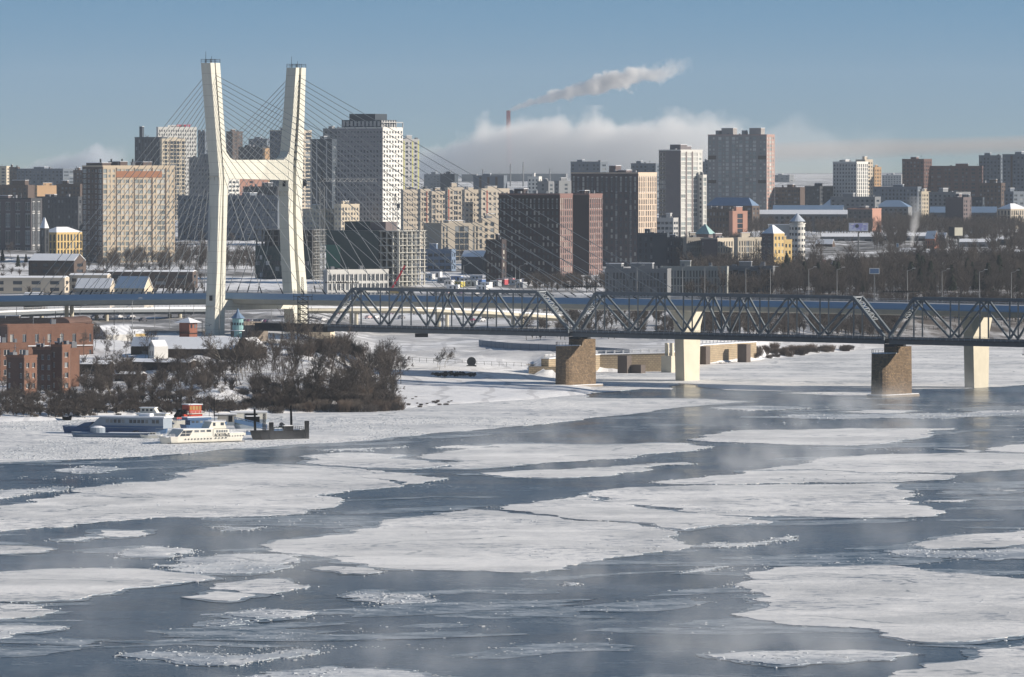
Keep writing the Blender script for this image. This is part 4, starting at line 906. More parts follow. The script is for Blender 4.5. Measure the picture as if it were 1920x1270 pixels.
extra(B, 'frieze', mat('copper_frieze', (0.36, 0.17, 0.10), 0.7), lambda m: m.box(.42, .5, B.w2 * .18, B.w2 * .82, B.h - 6.2, B.h - 2.5))
for k in range(6):
    extra(B, 'chimney', STEELD, lambda m, k=k: m.tube((-B.w1 * .4, B.w2 * (.08 + .15 * k), B.h), (-B.w1 * .4, B.w2 * (.08 + .15 * k), B.h + 4.6), .5, n=7))
# ---- centre group
bld('blue-grey low wing with small windows left of the pylon', 330, 520, 560, 369, 3850, 22, BLUEG, 'nnnnwnnnnwnnnnwnnnnw', 'nnnn', sh=3.3, ind=True, vents=8, ph=[(.28, .06, .1, .3, 2.5), (.62, .08, .1, .3, 2.5)])
bld('white panelled block under the pylon crossbeam, left', 412, 428, 447, 336, 4200, 40, WHITE, 'ww', 'hhh')
bld('salmon brick building framed beneath the pylon crossbeam', 446, 448, 500, 336, 4400, 64, SALMON, 's', 'sswsss', vents=2)
bld('dark cluster of flats framed beneath the pylon crossbeam', 455, 520, 545, 352, 4100, 28, DGREY, 'wwwwwwww', 'www')
bld('slate tower with a light roof frame left of the pylon right leg', 505, 545, 582, 246, 4650, 42, BLUEG, 'wwwww', 'nbnb', wallr=BEIGE, vents=3)
bld('dark blue tower with white vertical stripes left of the checkered tower', 582, 622, 640, 263, 4250, 25, NAVY, '|w|ww|w', 'ww', accent=LGREY, vents=3)
bld('light grey tower with an open roof frame behind the checkered tower', 606, 636, 650, 243, 4350, 28, GREY, 'www', 'ww', vents=4)
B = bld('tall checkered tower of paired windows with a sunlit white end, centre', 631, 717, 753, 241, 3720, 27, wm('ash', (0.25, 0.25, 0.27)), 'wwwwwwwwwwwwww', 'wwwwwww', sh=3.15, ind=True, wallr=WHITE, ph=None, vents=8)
extra(B, 'crown', [NAVY, LGREY], lambda m: (m.box(-B.w1 * .92, -1.5, 1.2, B.w2 * .8, B.h + .1, B.h + 5.6, 0), m.box(-B.w1 * .78, -7, 3, B.w2 * .7, B.h + 5.6, B.h + 9.6, 0)))
def crown_fins(m):
    for k in range(10): x = -B.w1 * .9 + k * B.w1 * .086; m.box(x, x + 1.7, 1.08, 1.2, B.h + 1.4, B.h + 4.8)
    for k in range(6): y = 1.6 + k * B.w2 * .125; m.box(-1.5, -1.38, y, y + 1.4, B.h + .6, B.h + 5.2)
extra(B, 'crown_panels', LGREY, crown_fins)
def frame_(m):
    for k in range(4): m.obox((0.3, B.w2 * k / 3.0 + (.3 if k == 0 else 0), B.h), (.3, B.w2 * k / 3.0 + (.3 if k == 0 else 0), B.h + 4), .5, .5)
    m.obox((.3, 0, B.h + 4), (.3, B.w2, B.h + 4), .5, .5)
extra(B, 'roof_frame', LGREY, frame_)
bld('grey tower with bright yellow vertical stripes right of the checkered tower', 753, 756, 785, 263, 4250, 60, LGREY, 'n', '|wn|w|', accent=LIME, vents=4)
bld('cream low flats with an attic storey beside the pylon right leg', 567, 600, 629, 394, 3750, 50, CREAM, 'wwwww', 'wwwwww', sh=3.2, ind=True)
bld('cream block with a white top row of windows left of the checkered tower', 627, 640, 672, 385, 3700, 55, CREAM, 'ww', 'qqwqww', sh=3.2, ind=True)
apt = wm('aptcream', (0.60, 0.53, 0.44))
k = 0
for (xl, xc, xr, yt, pr, lab) in ((753, 757, 785, 358, 'nwnwnw', 'cream apartment wing with pale balconies, first from the checkered tower'), (785, 789, 806, 357, 'wb|w', 'cream apartment wing with one red arch stripe, second in the row'),
    (806, 810, 836, 361, 'bwwb', 'cream apartment wing with green glazed bays, third in the row'), (836, 840, 868, 354, '|wbw|', 'cream apartment wing with two red arched strips, fourth in the row'),
    (868, 872, 899, 358, 'wwnw', 'cream apartment wing between the arched wings, fifth in the row'), (899, 903, 954, 356, 'w|wwnww', 'cream apartment wing with a red arched strip, last before the brown building')):
    k += 1
    bld(lab, xl, xc, xr, yt, 3600 - k * 12, 66, apt, 'n', pr, sh=3.2, ind=True, accent=REDACC, glassr='d', vents=3, group='cream apartment wings in a row')
B = bld('beige stone civic building with a dark glass bay, below the cream apartments', 794, 828, 905, 421, 3350, 58, wm('stone', (0.40, 0.36, 0.30)), 'sss', 'ttssgggsttw', sh=3.6, rows=(1, 1, 2), name='civic_building')
bld('beige annex with a square top window right of the stone civic building', 900, 905, 945, 412, 3370, 62, BEIGE, 'n', 'wqss', sh=3.6)
bld('low blue-grey workshop beneath the stone civic building', 790, 846, 853, 470, 3130, 20, mat('wall_blue', (0.16, 0.22, 0.32), 0.7), 'hhhhh', 'ww', sh=3.4)
bld('low dark shed with a blue snowy roof right of the workshop', 866, 905, 915, 482, 3080, 25, DGREY, 'ss', 's', roof='gable', rh=3.5, ph=None, name='shed', cat='shed')
# brown pair
dbr = wm('choc', (0.056, 0.045, 0.048)); dbl = wm('choc_sunlit', (0.22, 0.135, 0.125))  # one chocolate wall in two tones: shaded fronts, paler sunlit ends painted in
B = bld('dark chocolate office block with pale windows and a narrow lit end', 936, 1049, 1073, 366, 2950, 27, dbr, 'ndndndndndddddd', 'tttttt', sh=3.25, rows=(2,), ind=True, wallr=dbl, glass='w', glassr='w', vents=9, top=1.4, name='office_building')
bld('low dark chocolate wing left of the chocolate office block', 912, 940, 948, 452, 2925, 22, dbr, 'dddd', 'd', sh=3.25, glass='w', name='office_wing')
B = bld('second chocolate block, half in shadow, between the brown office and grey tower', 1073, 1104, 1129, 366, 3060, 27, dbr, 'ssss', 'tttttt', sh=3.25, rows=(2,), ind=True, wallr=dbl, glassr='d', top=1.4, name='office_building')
B = bld('tall grey-brown office tower with a sunlit cream grid end', 1073, 1196, 1232, 326, 3230, 27, wm('taupe_shaded', (0.115, 0.095, 0.10)), 'tddtddtddtddtd', 'tttttttttt', sh=3.3, rows=(3,), glass='w', ind=True, wallr=wm('taupe_sunlit', (0.62, 0.50, 0.40)), vents=4, top=1.2, ph=[(.48, .1, .3, .3, 4.5), (.62, .12, .3, .3, 2)], name='office_building')  # taupe front darkened for shade, its sunlit end brightened in the colour
# ---- right-centre group
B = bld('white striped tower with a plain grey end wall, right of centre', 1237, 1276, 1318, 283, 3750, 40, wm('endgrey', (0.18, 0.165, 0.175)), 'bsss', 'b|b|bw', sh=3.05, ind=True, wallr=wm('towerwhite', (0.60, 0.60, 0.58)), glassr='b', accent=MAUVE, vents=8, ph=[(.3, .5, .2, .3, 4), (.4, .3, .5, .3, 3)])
bld('lower step of the white striped tower on its right side', 1316, 1318, 1324, 330, 3760, 50, WHITE, 'n', 'b', sh=3.05, glassr='b')
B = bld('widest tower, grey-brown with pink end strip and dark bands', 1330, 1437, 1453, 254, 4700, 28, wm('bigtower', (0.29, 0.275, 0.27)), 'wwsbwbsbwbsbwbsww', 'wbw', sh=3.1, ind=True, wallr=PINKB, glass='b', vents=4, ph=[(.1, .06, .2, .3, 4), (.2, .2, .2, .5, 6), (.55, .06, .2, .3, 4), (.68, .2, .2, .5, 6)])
for (z0, z1, a, b_) in ((.71, .755, 0, .14), (.71, .755, .86, 1), (.42, .46, 0, .14), (.42, .46, .86, 1)): extra(B, 'dark_band', BROWN, lambda m: m.box(-B.w1 * (1 - a), -B.w1 * (1 - b_), -.5, -.4, B.h * z0, B.h * z1))
bld('small pale office with ribbon windows below the white striped tower', 1232, 1262, 1271, 411, 3450, 25, LGREY, 'hhhh', 'hh', sh=3.2)
bld('black office block right of the grey-brown tower', 1196, 1250, 1253, 440, 3150, 12, NAVY, 'dddsss', 's', sh=3.3, name='office_building')
bld('black office with slit windows beside the black block', 1250, 1287, 1290, 448, 3130, 12, NAVY, 'dddddd', 's', sh=3.3, name='office_building')
bld('grey office with regular tall windows, partly lit', 1286, 1288, 1318, 448, 3120, 62, wm('officegrey', (0.30, 0.28, 0.25)), 's', 'tttttttt', sh=3.4, ind=True, name='office_building')
bld('mauve blind-walled office end beside the cream grid office', 1316, 1345, 1380, 449, 3110, 45, MAUVE, 'nsss', 'ttttttt', sh=3.3, ind=True, wallr=wm('gridcream', (0.58, 0.52, 0.43)), name='office_building')
bld('second cream grid office with a glazed centre', 1379, 1384, 1430, 448, 3105, 62, wm('gridcream', 0), 's', 'tttgttttt', sh=3.3, ind=True, name='office_building')
B = bld('ochre and grey corner building with a snowy pyramid roof', 1430, 1450, 1471, 438, 3050, 42, MAUVE, 'nw', 'www', sh=3.6, wallr=YELLOW, ind=True, roof='hip', rh=4.5, ph=None, glassr='w')
bld('yellow wing trailing behind the ochre corner building', 1468, 1470, 1484, 452, 3080, 55, YELLOW, 'n', 'ww', sh=3.6, vents=2)
def round_tower():
    D = 3230; X = PX(1495, D); g = gz(X, D) - 1; zt = PZ(420, D); e = thing('round_tower', 'white round corner tower with a pointed snowy roof', 'tower', (X, D, g)); h = zt - g; r = 4.4
    m = MB(); m.tube((0, 0, 0), (0, 0, h), r, n=24); m.tube((0, 0, h), (0, 0, h + .5), r + .4, n=24); m.tube((0, 0, h + .5), (0, 0, h + 1.6), r * .75, n=16); m.build('wall', WHITE, e)
    m = MB(); m.cone((0, 0, h + 1.4), r * 1.05, 4.8, 16); m.build('roof', mat('grey_snow_roof', (0.45, 0.5, 0.58), 0.6), e)
    for row in range(6):
        for k in range(8):
            a = -math.pi + k * math.pi / 7; m = MB(); cx, cy_ = (r - .02) * math.cos(a), (r - .02) * math.sin(a); z = h - 2.6 - row * 3.3
            t = Vector((-math.sin(a), math.cos(a), 0)) * .55; n_ = Vector((math.cos(a), math.sin(a), 0)) * .08
            p = Vector((cx, cy_, z)); m.obox(p - t, p + t, .16, 1.5); m.build('window', GL, e)
    m = MB(); m.box(-16, -2.5, 2, 14, 0, h - .6, 0); m.box(-16.2, -2.4, 1.9, 14.1, h - .6, h - .3, 1); m.build('wing', [WHITE, SNOW], e)
round_tower()
def pyramid_roof(px, py, D, w_, h_, lab):
    X = PX(px, D); z = PZ(py, D); g = gz(X, D) - 1; e = thing('pavilion', lab, 'building', (X, D, g), R(-25)); hh = z - g
    m = MB(); m.box(-w_ / 2 * .8, w_ / 2 * .8, -w_ / 2 * .8, w_ / 2 * .8, 0, hh + .02); m.build('wall', MAUVE, e)
    m = MB(); q = w_ / 2; m.add([(-q, -q, hh), (q, -q, hh), (q, q, hh), (-q, q, hh), (0, 0, hh + h_)], [(0, 1, 4), (1, 2, 4), (2, 3, 4), (3, 0, 4), (3, 2, 1, 0)]); m.build('roof', mat('patina_snow', (0.30, 0.46, 0.45), 0.6, 0.3, 0.3), e)
pyramid_roof(1322, 439, 3300, 9.5, 6.0, 'square pavilion with a green snow-dusted pyramid roof')
B = bld('long grey glazed low building behind the riverside trees, left half', 1136, 1250, 1258, 507, 2720, 12, GREY, 'tttttttttttttttttt', 'ss', sh=3.6, ph=[(.0, .25, .1, .6, 3), (.4, .35, .2, .5, 3.2)], vents=8, name='pavilion_building')
bld('long grey glazed low building behind the riverside trees, right half', 1240, 1362, 1366, 503, 2760, 8, wm('lowgrey', (0.33, 0.34, 0.32)), 'ttttttttttttttttttttt', 'ss', sh=3.8, vents=4, name='pavilion_building')
bld('dark glazed low building half hidden by the park trees', 1362, 1448, 1453, 502, 2800, 10, GREY, 'hghghsgg', 's', sh=3.8, vents=5, name='pavilion_building')
bld('long dull brick building with a wide blue roof below the widest tower', 1325, 1410, 1424, 386, 4150, 30, BROWN, 'wwwwwwww', 'ww', roof='hip', rh=6, roofm=BLUEROOF, ph=None)
bld('brown brick block in front of the blue-roofed building', 1325, 1372, 1376, 394, 3980, 20, BROWN, 'wwwwwwww', 's', sh=4)
B = bld('salmon gatehouse with a white tower front and glass bay', 1372, 1374, 1401, 398, 3900, 60, SALMON, 's', 'sgs', sh=3.4, vents=0, ph=[(.1, .8, .28, .44, 3.6)])
bld('long low hall with a snow-white roof behind the salmon gatehouse', 1400, 1588, 1592, 402, 4150, 10, GREY, 'wwwwwwwwwwwwwwwwww', 's', sh=3.6, roof='gable', rh=3.2, ph=None, dep=16)
bld('long hall with a blue roof left of the salmon end wall', 1450, 1580, 1584, 394, 4300, 10, GREY, 'wwwwwwwwwwwww', 's', roof='gable', rh=3.6, roofm=BLUEROOF, ph=None)
bld('blue-roofed barracks with dormers in the right centre', 1545, 1635, 1640, 385, 4400, 12, GREY, 'wwwwwwwww', 's', roof='hip', rh=5, roofm=BLUEROOF, ph=None)
bld('blue-roofed barracks right of the dormered one', 1640, 1702, 1712, 388, 4350, 15, GREY, 'wwwwwww', 's', roof='hip', rh=5, roofm=BLUEROOF, ph=None)
bld('grey block with a bright salmon end wall', 1592, 1635, 1653, 393, 4120, 38, wm('dusk', (0.13, 0.12, 0.12)), 'wwwww', 'sss', wallr=SALMON)
bld('very long building with a bright blue roof at the right', 1745, 1868, 1872, 399, 4250, 8, GREY, 'wswwswwsw', 's', roof='gable', rh=4.5, roofm=BLUEROOF, ph=None, dep=20)
B = bld('old pale rotunda building with a low snowy dome at the right edge', 1872, 1895, 1930, 392, 4200, 48, BEIGE, 'tttt', 'tttttttt', sh=4, roof='hip', rh=4, ph=None)
B = bld('dull brick block between the cream bays and the long blue roof', 1775, 1806, 1822, 372, 4200, 35, MAUVE, 'sss', 'nwsn')
# ---- middle ground right: market, sheds, small house
for (lab, xl, xc, xr, yt, D, th, wl, rf, rm) in (
  ('long low shed with a white snow roof left of the billboard', 1540, 1640, 1644, 444, 3840, 8, GREY, 2.2, None),
  ('long white-roofed hall right of the billboard', 1645, 1740, 1744, 443, 3850, 8, LGREY, 2.4, None),
  ('dark steep-roofed brick house with one bright roof slope', 1736, 1752, 1760, 448, 3640, 35, RBRICK, 5, None),
  ('dark gabled shed just right of the brick house', 1758, 1772, 1778, 448, 3650, 30, DGREY, 4, None),
  ('blue-roofed kiosk row behind the second billboard', 1822, 1848, 1852, 437, 3950, 12, LGREY, 2, 1),
  ('low dark market hall at the right edge', 1870, 1960, 1965, 449, 3720, 8, NAVY, 1.5, None),
  ('grey warehouse with a snowy roof below the second billboard', 1800, 1868, 1872, 454, 3680, 10, GREY, 2, None),
  ('small shop with a violet snowy roof near the car park', 1686, 1716, 1720, 473, 3480, 12, BLUEG, 2.5, None),
  ('small bright blue kiosk near the car park', 1744, 1755, 1758, 473, 3470, 20, BLUEROOF, 1.2, 1),
  ('dark hipped hut in the snow left of the billboard', 1530, 1560, 1566, 458, 3690, 18, BROWN, 3.2, None),
  ('low pale wall-like hall at the right edge among trees', 1880, 1960, 1965, 472, 3470, 6, GREY, 1.2, None)):
    bld(lab, xl, xc, xr, yt, D, th, wl, 'wwww', 's', roof='gable', rh=rf, roofm=BLUEROOF if rm else None, ph=None, name='shed', cat='shed')
# ---- left middle ground beyond the viaduct
for (lab, xl, xc, xr, yt, D, th, wl, rf) in (
  ('snow-roofed dark shed under the beige tower block', 52, 138, 156, 489, 2950, 20, BROWN, 3.5),
  ('long low wall-like garage with snow on top at the left', -20, 120, 124, 521, 2700, 4, BEIGE, .8),
  ('low snow-roofed pavilion right of the long garage', 130, 200, 204, 516, 2720, 6, BEIGE, .8),
  ('snowy flat-roofed hall left of the pylon foot', 200, 360, 366, 510, 2800, 6, BROWN, .8),
  ('blue-snow roofed villa behind the stay cables', 140, 205, 214, 541, 2400, 14, BEIGE, 4.2),
  ('cream gabled villa with a timber front behind the stay cables', 214, 270, 284, 541, 2380, 25, CREAM, 5.0),
  ('small dark cabin left of the villas', 45, 78, 82, 553, 2350, 12, BROWN, 1.0)):
    bld(lab, xl, xc, xr, yt, D, th, wl, 'wwww', 'w', roof='gable', rh=rf, ph=None, name='shed' if 'villa' not in lab else 'villa', cat='house' if 'villa' in lab else 'shed')
# ---------------------------------------------------------------- left bank, embankment, construction site, street furniture
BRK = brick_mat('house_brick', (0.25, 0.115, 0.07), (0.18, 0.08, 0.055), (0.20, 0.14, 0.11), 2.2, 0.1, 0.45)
BRKD = brick_mat('house_brick_dark', (0.16, 0.085, 0.065), (0.13, 0.07, 0.055), (0.1, 0.08, 0.07), 2.2, 0.1, 0.3)  # darker brick copy: shade of the houses' unlit faces put into the colour
WOODD = mat('dark_planks', (0.055, 0.042, 0.034), 0.9, 0.35, 0.8, bmp=0.2)
TURQ = mat('turquoise_paint', (0.24, 0.42, 0.43), 0.7, 0.1, 0.6)
FRW = mat('white_frame', (0.75, 0.75, 0.75), 0.6)
PANE['h'] = unit_pane('pane_white_frame', GL, FRW)
GL_OLD = dict(PANE)
PANE['d'] = PANE['h']
kw = dict(ind=True, name='brick_house', cat='house', sh=3.2, vents=3, group='red brick houses on the left bank')
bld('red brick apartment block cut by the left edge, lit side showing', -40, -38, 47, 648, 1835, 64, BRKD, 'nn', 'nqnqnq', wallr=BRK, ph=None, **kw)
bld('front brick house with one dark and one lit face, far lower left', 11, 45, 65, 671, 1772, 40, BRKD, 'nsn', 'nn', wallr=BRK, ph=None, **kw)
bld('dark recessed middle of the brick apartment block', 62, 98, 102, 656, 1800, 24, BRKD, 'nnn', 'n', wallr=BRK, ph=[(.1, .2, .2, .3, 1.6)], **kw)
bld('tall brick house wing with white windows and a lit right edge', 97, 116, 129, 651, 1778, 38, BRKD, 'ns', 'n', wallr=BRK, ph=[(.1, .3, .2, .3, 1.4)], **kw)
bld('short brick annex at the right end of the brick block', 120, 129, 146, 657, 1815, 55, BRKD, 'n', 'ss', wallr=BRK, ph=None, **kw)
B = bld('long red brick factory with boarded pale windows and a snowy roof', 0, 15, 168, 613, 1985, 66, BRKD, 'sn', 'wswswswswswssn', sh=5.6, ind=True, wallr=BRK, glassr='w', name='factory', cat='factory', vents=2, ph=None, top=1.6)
extra(B, 'cornice', SNOW, lambda m: m.box(.42, .8, 0, B.w2, B.h - 6.9, B.h - 6.6))
bld('dark flat shed behind the brick factory', -60, 95, 100, 601, 2100, 8, BROWN, 'ssss', 's', name='shed', cat='shed', vents=3, ph=[(.3, .3, .2, .4, 1.5)])
def barrel():
    D = 2060; X = PX(130, D); g = gz(X, D); e = thing('barrel_shed', 'brown brick shed with a rounded barrel roof behind the factory', 'shed', (X, D, g), R(-20)); z = PZ(606, D) - g
    m = MB(); m.box(-7.5, 0, 0, 20, 0, z); m.build('wall', BRKD, e)
    m = MB(); pts = [(-3.75 - 4 * math.cos(math.pi * i / 8), z + 2.1 * math.sin(math.pi * i / 8)) for i in range(9)]
    vs = [(x, -.2, zz) for x, zz in pts] + [(x, 20, zz) for x, zz in pts]
    m.add(vs, [(i + 1, i, 9 + i, 10 + i) for i in range(8)] + [tuple(range(9)), tuple(range(17, 8, -1))]); m.build('roof', BRKD, e)
barrel()
PANE['d'] = GL_OLD['d']
B = bld('white gabled house with four small windows by the railway', 170, 200, 250, 628, 2060, 58, LGREY, 'nn', 'nnnnn', sh=6.5, roof='gable', rh=3.2, ph=None, wallr=WHITE, ind=True, name='white_house', cat='house', zb=10.5)
bld('small yellow shed right of the white gabled house', 250, 252, 271, 626, 2080, 64, YELLOW, 's', 'ns', roof='gable', rh=1.6, ph=None, name='shed', cat='shed')
for (lab, xl, xc, xr, yt, D, th, wl, rh, ax) in (
  ('long warehouse with a blue-shadowed snowy roof below the pylon', 290, 440, 452, 655, 1968, 10, WOODD, 4.0, 0),
  ('warehouse end with a greenish gable at the right of the long roof', 440, 478, 496, 652, 1960, 20, WOODD, 3.4, 0),
  ('lower snow-roofed warehouse right of the white house', 246, 296, 303, 650, 1985, 18, WOODD, 3.2, 0),
  ('small white-fronted gable poking from the warehouse roofs', 288, 290, 312, 650, 1962, 60, WHITE, 2.2, 0),
  ('long dark derelict shed right of the brick houses', 130, 205, 210, 683, 1880, 8, WOODD, 1.2, 0),
  ('dark derelict shed with a snowy edge above the spoil heap', 238, 352, 371, 680, 1890, 22, WOODD, 1.0, 0),
  ('low brown lean-to among bare trees on the bank', 215, 262, 272, 702, 1845, 22, BROWN, .8, 0),
  ('small flat-roofed hut above the spoil heap', 358, 396, 408, 719, 1806, 15, GREY, .6, 0)):
    bld(lab, xl, xc, xr, yt, D, th, wl, 'sws' if wl is WOODD else 'ww', 's', roof='gable', rh=rh, ph=None, name='shed', cat='shed')
D = 2045; X = PX(353, D); g = gz(X, D)
e = thing('guard_tower', 'reddish brown guard tower with a snowy pyramid roof beside the pylon', 'tower', (X, D, g), R(-35)); z = PZ(605, D) - g
m = MB(); m.box(-2.3, 2.3, -2.3, 2.3, 0, z); m.build('wall', mat('red_brown_planks', (0.24, 0.10, 0.07), 0.85, 0.2, 0.6), e)
m = MB(); m.box(-2.9, 2.9, -2.9, 2.9, z * .5, z * .5 + .15); [m.box(-2.9 + k * .95, -2.8 + k * .95, -2.9, -2.85, z * .5, z * .5 + 1) for k in range(7)]; m.build('gallery', STEELD, e)
for k in (-1, 1):
    m = MB(); m.box(2.3, 2.36, k * 1.1 - .5, k * 1.1 + .5, z - 2, z - .7); m.build('window', GL, e)
m = MB(); q = 3.7; m.add([(-q, -q, z), (q, -q, z), (q, q, z), (-q, q, z), (0, 0, z + 1.9)], [(0, 1, 4), (1, 2, 4), (2, 3, 4), (3, 0, 4), (3, 2, 1, 0)]); m.build('roof', SNOW, e)
D = 2035; X = PX(446, D); g = gz(X, D); z = PZ(597, D) - g
e = thing('turquoise_tower', 'small turquoise round tower with a blue pointed roof right of the pylon leg', 'tower', (X, D, g))
m = MB(); m.tube((0, 0, 0), (0, 0, z * .5), 1.75, 1.35, 12); m.tube((0, 0, z * .5), (0, 0, z * .62), 1.35, 2.0, 12); m.tube((0, 0, z * .62), (0, 0, z), 2.0, 2.0, 12); m.build('wall', TURQ, e)
for k in range(6):
    a = -2.6 + k * .52; m = MB(); p = Vector((2.0 * math.cos(a), 2.0 * math.sin(a), z * .8)); t = Vector((-math.sin(a), math.cos(a), 0)) * .28; m.obox(p - t, p + t, .1, .9); m.build('window', GL, e)
m = MB(); m.cone((0, 0, z), 2.6, 2.2, 10, 0, .5); m.cone((0, 0, z + 2.2), .6, 1.6, 8); m.build('roof', BLUEROOF, e)
m = MB(); m.tube((0, 0, z * .55), (0, 0, z * .57), 2.5, 2.5, 12); m.build('gallery', SNOW, e)
# lattice masts
def lattice(mb, x, y, z0, z1, w0, w1, n, r=.12, m=0):
    for k in range(n):
        a = z0 + (z1 - z0) * k / n; b_ = z0 + (z1 - z0) * (k + 1) / n; wa = w0 + (w1 - w0) * k / n; wb_ = w0 + (w1 - w0) * (k + 1) / n
        P = [(x + i * wa / 2, y + j * wa / 2, a) for i, j in ((-1, -1), (1, -1), (1, 1), (-1, 1))]; Q_ = [(x + i * wb_ / 2, y + j * wb_ / 2, b_) for i, j in ((-1, -1), (1, -1), (1, 1), (-1, 1))]
        for i in range(4):
            mb.obox(P[i], Q_[i], r * 1.5, r * 1.5, m); mb.obox(P[i], Q_[(i + 1) % 4], r, r, m); mb.obox(P[(i + 1) % 4], Q_[i], r, r, m); mb.obox(Q_[i], Q_[(i + 1) % 4], r, r, m)
D = 2010; X = PX(568, D); g = gz(X, D)
e = thing('lattice_mast', 'steel lattice power mast standing before the pylon right leg', 'mast', (X, D, g)); zt = PZ(520, D) - g; zm = PZ(556, D) - g
m = MB(); lattice(m, 0, 0, 0, zm, 3.8, 3.6, 9, .13); lattice(m, -.2, 0, zm, zt, 1.0, .5, 8, .07); m.build('frame', STEELD, e)
m = MB()
for zz in (zm, zm * .68, zm * .42): 
    m.obox((-3.4, 0, zz), (3.4, 0, zz), .16, .16)
    for sx in (-1, 1): m.obox((sx * 3.4, 0, zz), (sx * 2.9, 0, zz + 2.6), .1, .1); m.obox((sx * 3.2, 0, zz - 1.5), (sx * 3.2, 0, zz), .2, .2)
m.tube((0, 0, zm * .42), (0, 0, zm), .12, n=4); m.build('cross_arm', STEELD, e)
# cranes
def crane(px, ytop, D, w_, jl, jr, lab, dirr=0.0):
    X = PX(px, D); g = gz(X, D); zt = PZ(ytop, D) - g
    e = thing('tower_crane', lab, 'crane', (X, D, g), dirr)
    m = MB(); lattice(m, 0, 0, 0, zt, w_, w_, max(6, int(zt / 3)), .13); m.build('mast', mat('crane_steel', (0.42, 0.42, 0.40), 0.6), e)
    if jr:
        m = MB(); n = int(jr / 2.5)
        for k in range(n):
            a, b_ = k * jr / n, (k + 1) * jr / n
            for q in (-.7, .7): m.obox((a, q, zt), (b_, q, zt), .14, .14); m.obox((a, q, zt), ((a + b_) / 2, 0, zt + 1.5), .1, .1); m.obox((b_, q, zt), ((a + b_) / 2, 0, zt + 1.5), .1, .1)
            m.obox((a, 0, zt + 1.5), (b_, 0, zt + 1.5), .14, .14)
        m.build('jib', mat('crane_jib', (0.55, 0.54, 0.52), 0.6), e)
    if jl:
        m = MB(); m.obox((-jl, 0, zt + .3), (0, 0, zt + .3), 1.4, .35); m.box(-jl, -jl + 2.4, -1, 1, zt - 2.2, zt + 1.2); m.build('counterweight', STEELD, e)
    m = MB(); m.box(.8, 2.4, -1.6, -.1, zt - 2.2, zt - .1); m.build('cab', NAVY, e)
    m = MB(); lattice(m, 0, 0, zt, zt + 5, 1.4, .3, 4, .1); m.build('tower_head', STEELD, e)
crane(604, 341, 2790, 2.2, 10, 27, 'pale tower crane with its jib over the dark netted building')
crane(741, 382, 2840, 2.4, 0, 0, 'dark tower crane mast in front of the checkered tower')
# construction frames
def frame_building(lab, xl, xc, xr, yt, D, th, fl, nb1, nb2, col, net=None, net_rows=(0, 1), cat='building'):
    s = F / D; t = R(th); w1 = (xc - xl) / s / math.cos(t); w2 = (xr - xc) / s / math.sin(t); X = PX(xc, D); g = gz(X, D) - 1; h = PZ(yt, D) - g
    e = thing('unfinished_building', lab, cat, (X, D, g), -t)
    for k in range(fl + 1):
        m = MB(); z = h * (k / fl) if k else .3; m.box(-w1, .8, -.8, w2, z - .45, z, 0); m.build('floor_slab', col, e)
    for i in range(nb1 + 1):
        m = MB(); x = -w1 * i / nb1; m.box(x - .35, x + .35, .05, .7, 0, h - .46); m.build('column', col, e)
        m = MB(); m.box(x - .3, x + .3, w2 * .5, w2 * .5 + .6, 0, h - .46); m.build('column', col, e)
    for i in range(1, nb2 + 1):
        m = MB(); y = w2 * i / nb2; m.box(-.6, .05, y - .35, y + .35, 0, h - .46); m.build('column', col, e)
    m = MB(); m.box(-w1 + 1, -1.5 - w1 * .02, w2 * .55, w2 * .9, 0, h - .5); m.build('core_wall', NAVY, e)
    if net:
        m = MB(); m.box(-w1, -w1 * net[1], -1.05, -.85, h * net_rows[0], h * net_rows[1]); m.build('netting', net[0], e)
    m = MB()
    for i in range(int(w2 / 2.4)):
        y = i * 2.4; m.tube((1.6, y, 0), (1.6, y, h + .8), .06, n=4)
    for k in range(fl * 2 + 1): m.tube((1.6, 0, h * k / fl / 2), (1.6, w2, h * k / fl / 2), .07, n=4)
    m.build('scaffold', mat('scaffold_pipe', (0.55, 0.55, 0.52), 0.5), e)
    return e, w1, w2, h
SLAB = wm('rawconcrete', (0.48, 0.47, 0.43)); NETG = wm('netting', (0.035, 0.06, 0.062))
e, w1, w2, h = frame_building('unfinished block wrapped in dark netting with a scaffolded lit corner', 611, 747, 795, 433, 2880, 33, 8, 12, 6, SLAB, (NETG, .26), (0, 1.0))
m = MB(); m.box(-w1 * .82, -w1 * .46, 4, w2 * .6, h, h + 4.6); m.build('plant_room', NETG, e)
m = MB(); m.box(-w1 * .455, -w1 * .24, 4, w2 * .6, h, h + 4.4); m.build('plant_room', MAUVE, e)
m = MB(); m.box(-w1, -w1 * .8, -1.3, -1.1, h * .35, h * .75); m.build('netting', wm('greennet', (0.05, 0.16, 0.12)), e)
e, w1, w2, h = frame_building('half-built block with green netting behind the pylon right leg', 478, 585, 606, 431, 2960, 28, 9, 10, 3, wm('rawdark', (0.16, 0.16, 0.16)), (NETG, .02), (0, .68))
rnd = random.Random(3)
for k in range(46):
    m = MB(); x = -w1 * (1 - rnd.random() * .9); z = h * rnd.choice((.08, .2, .31, .42)) ; m.box(x, x + 2.2, -1.2, -1.08, z, z + 2.2); m.build('window', LGREY if rnd.random() < .35 else GL, e)
B = bld('white concrete frame of a low unfinished building before the netted block', 612, 614, 726, 509, 2700, 64, LGREY, 's', 'oooooooooooooo', sh=4.4, ind=True, wallr=WHITE, glassr='d', name='unfinished_building', ph=None, vents=5)
CB = [('white', (0.7, 0.7, 0.7)), ('blue', (0.10, 0.2, 0.45)), ('grey', (0.35, 0.38, 0.42)), ('red', (0.5, 0.08, 0.1)), ('yellow', (0.6, 0.5, 0.1))]
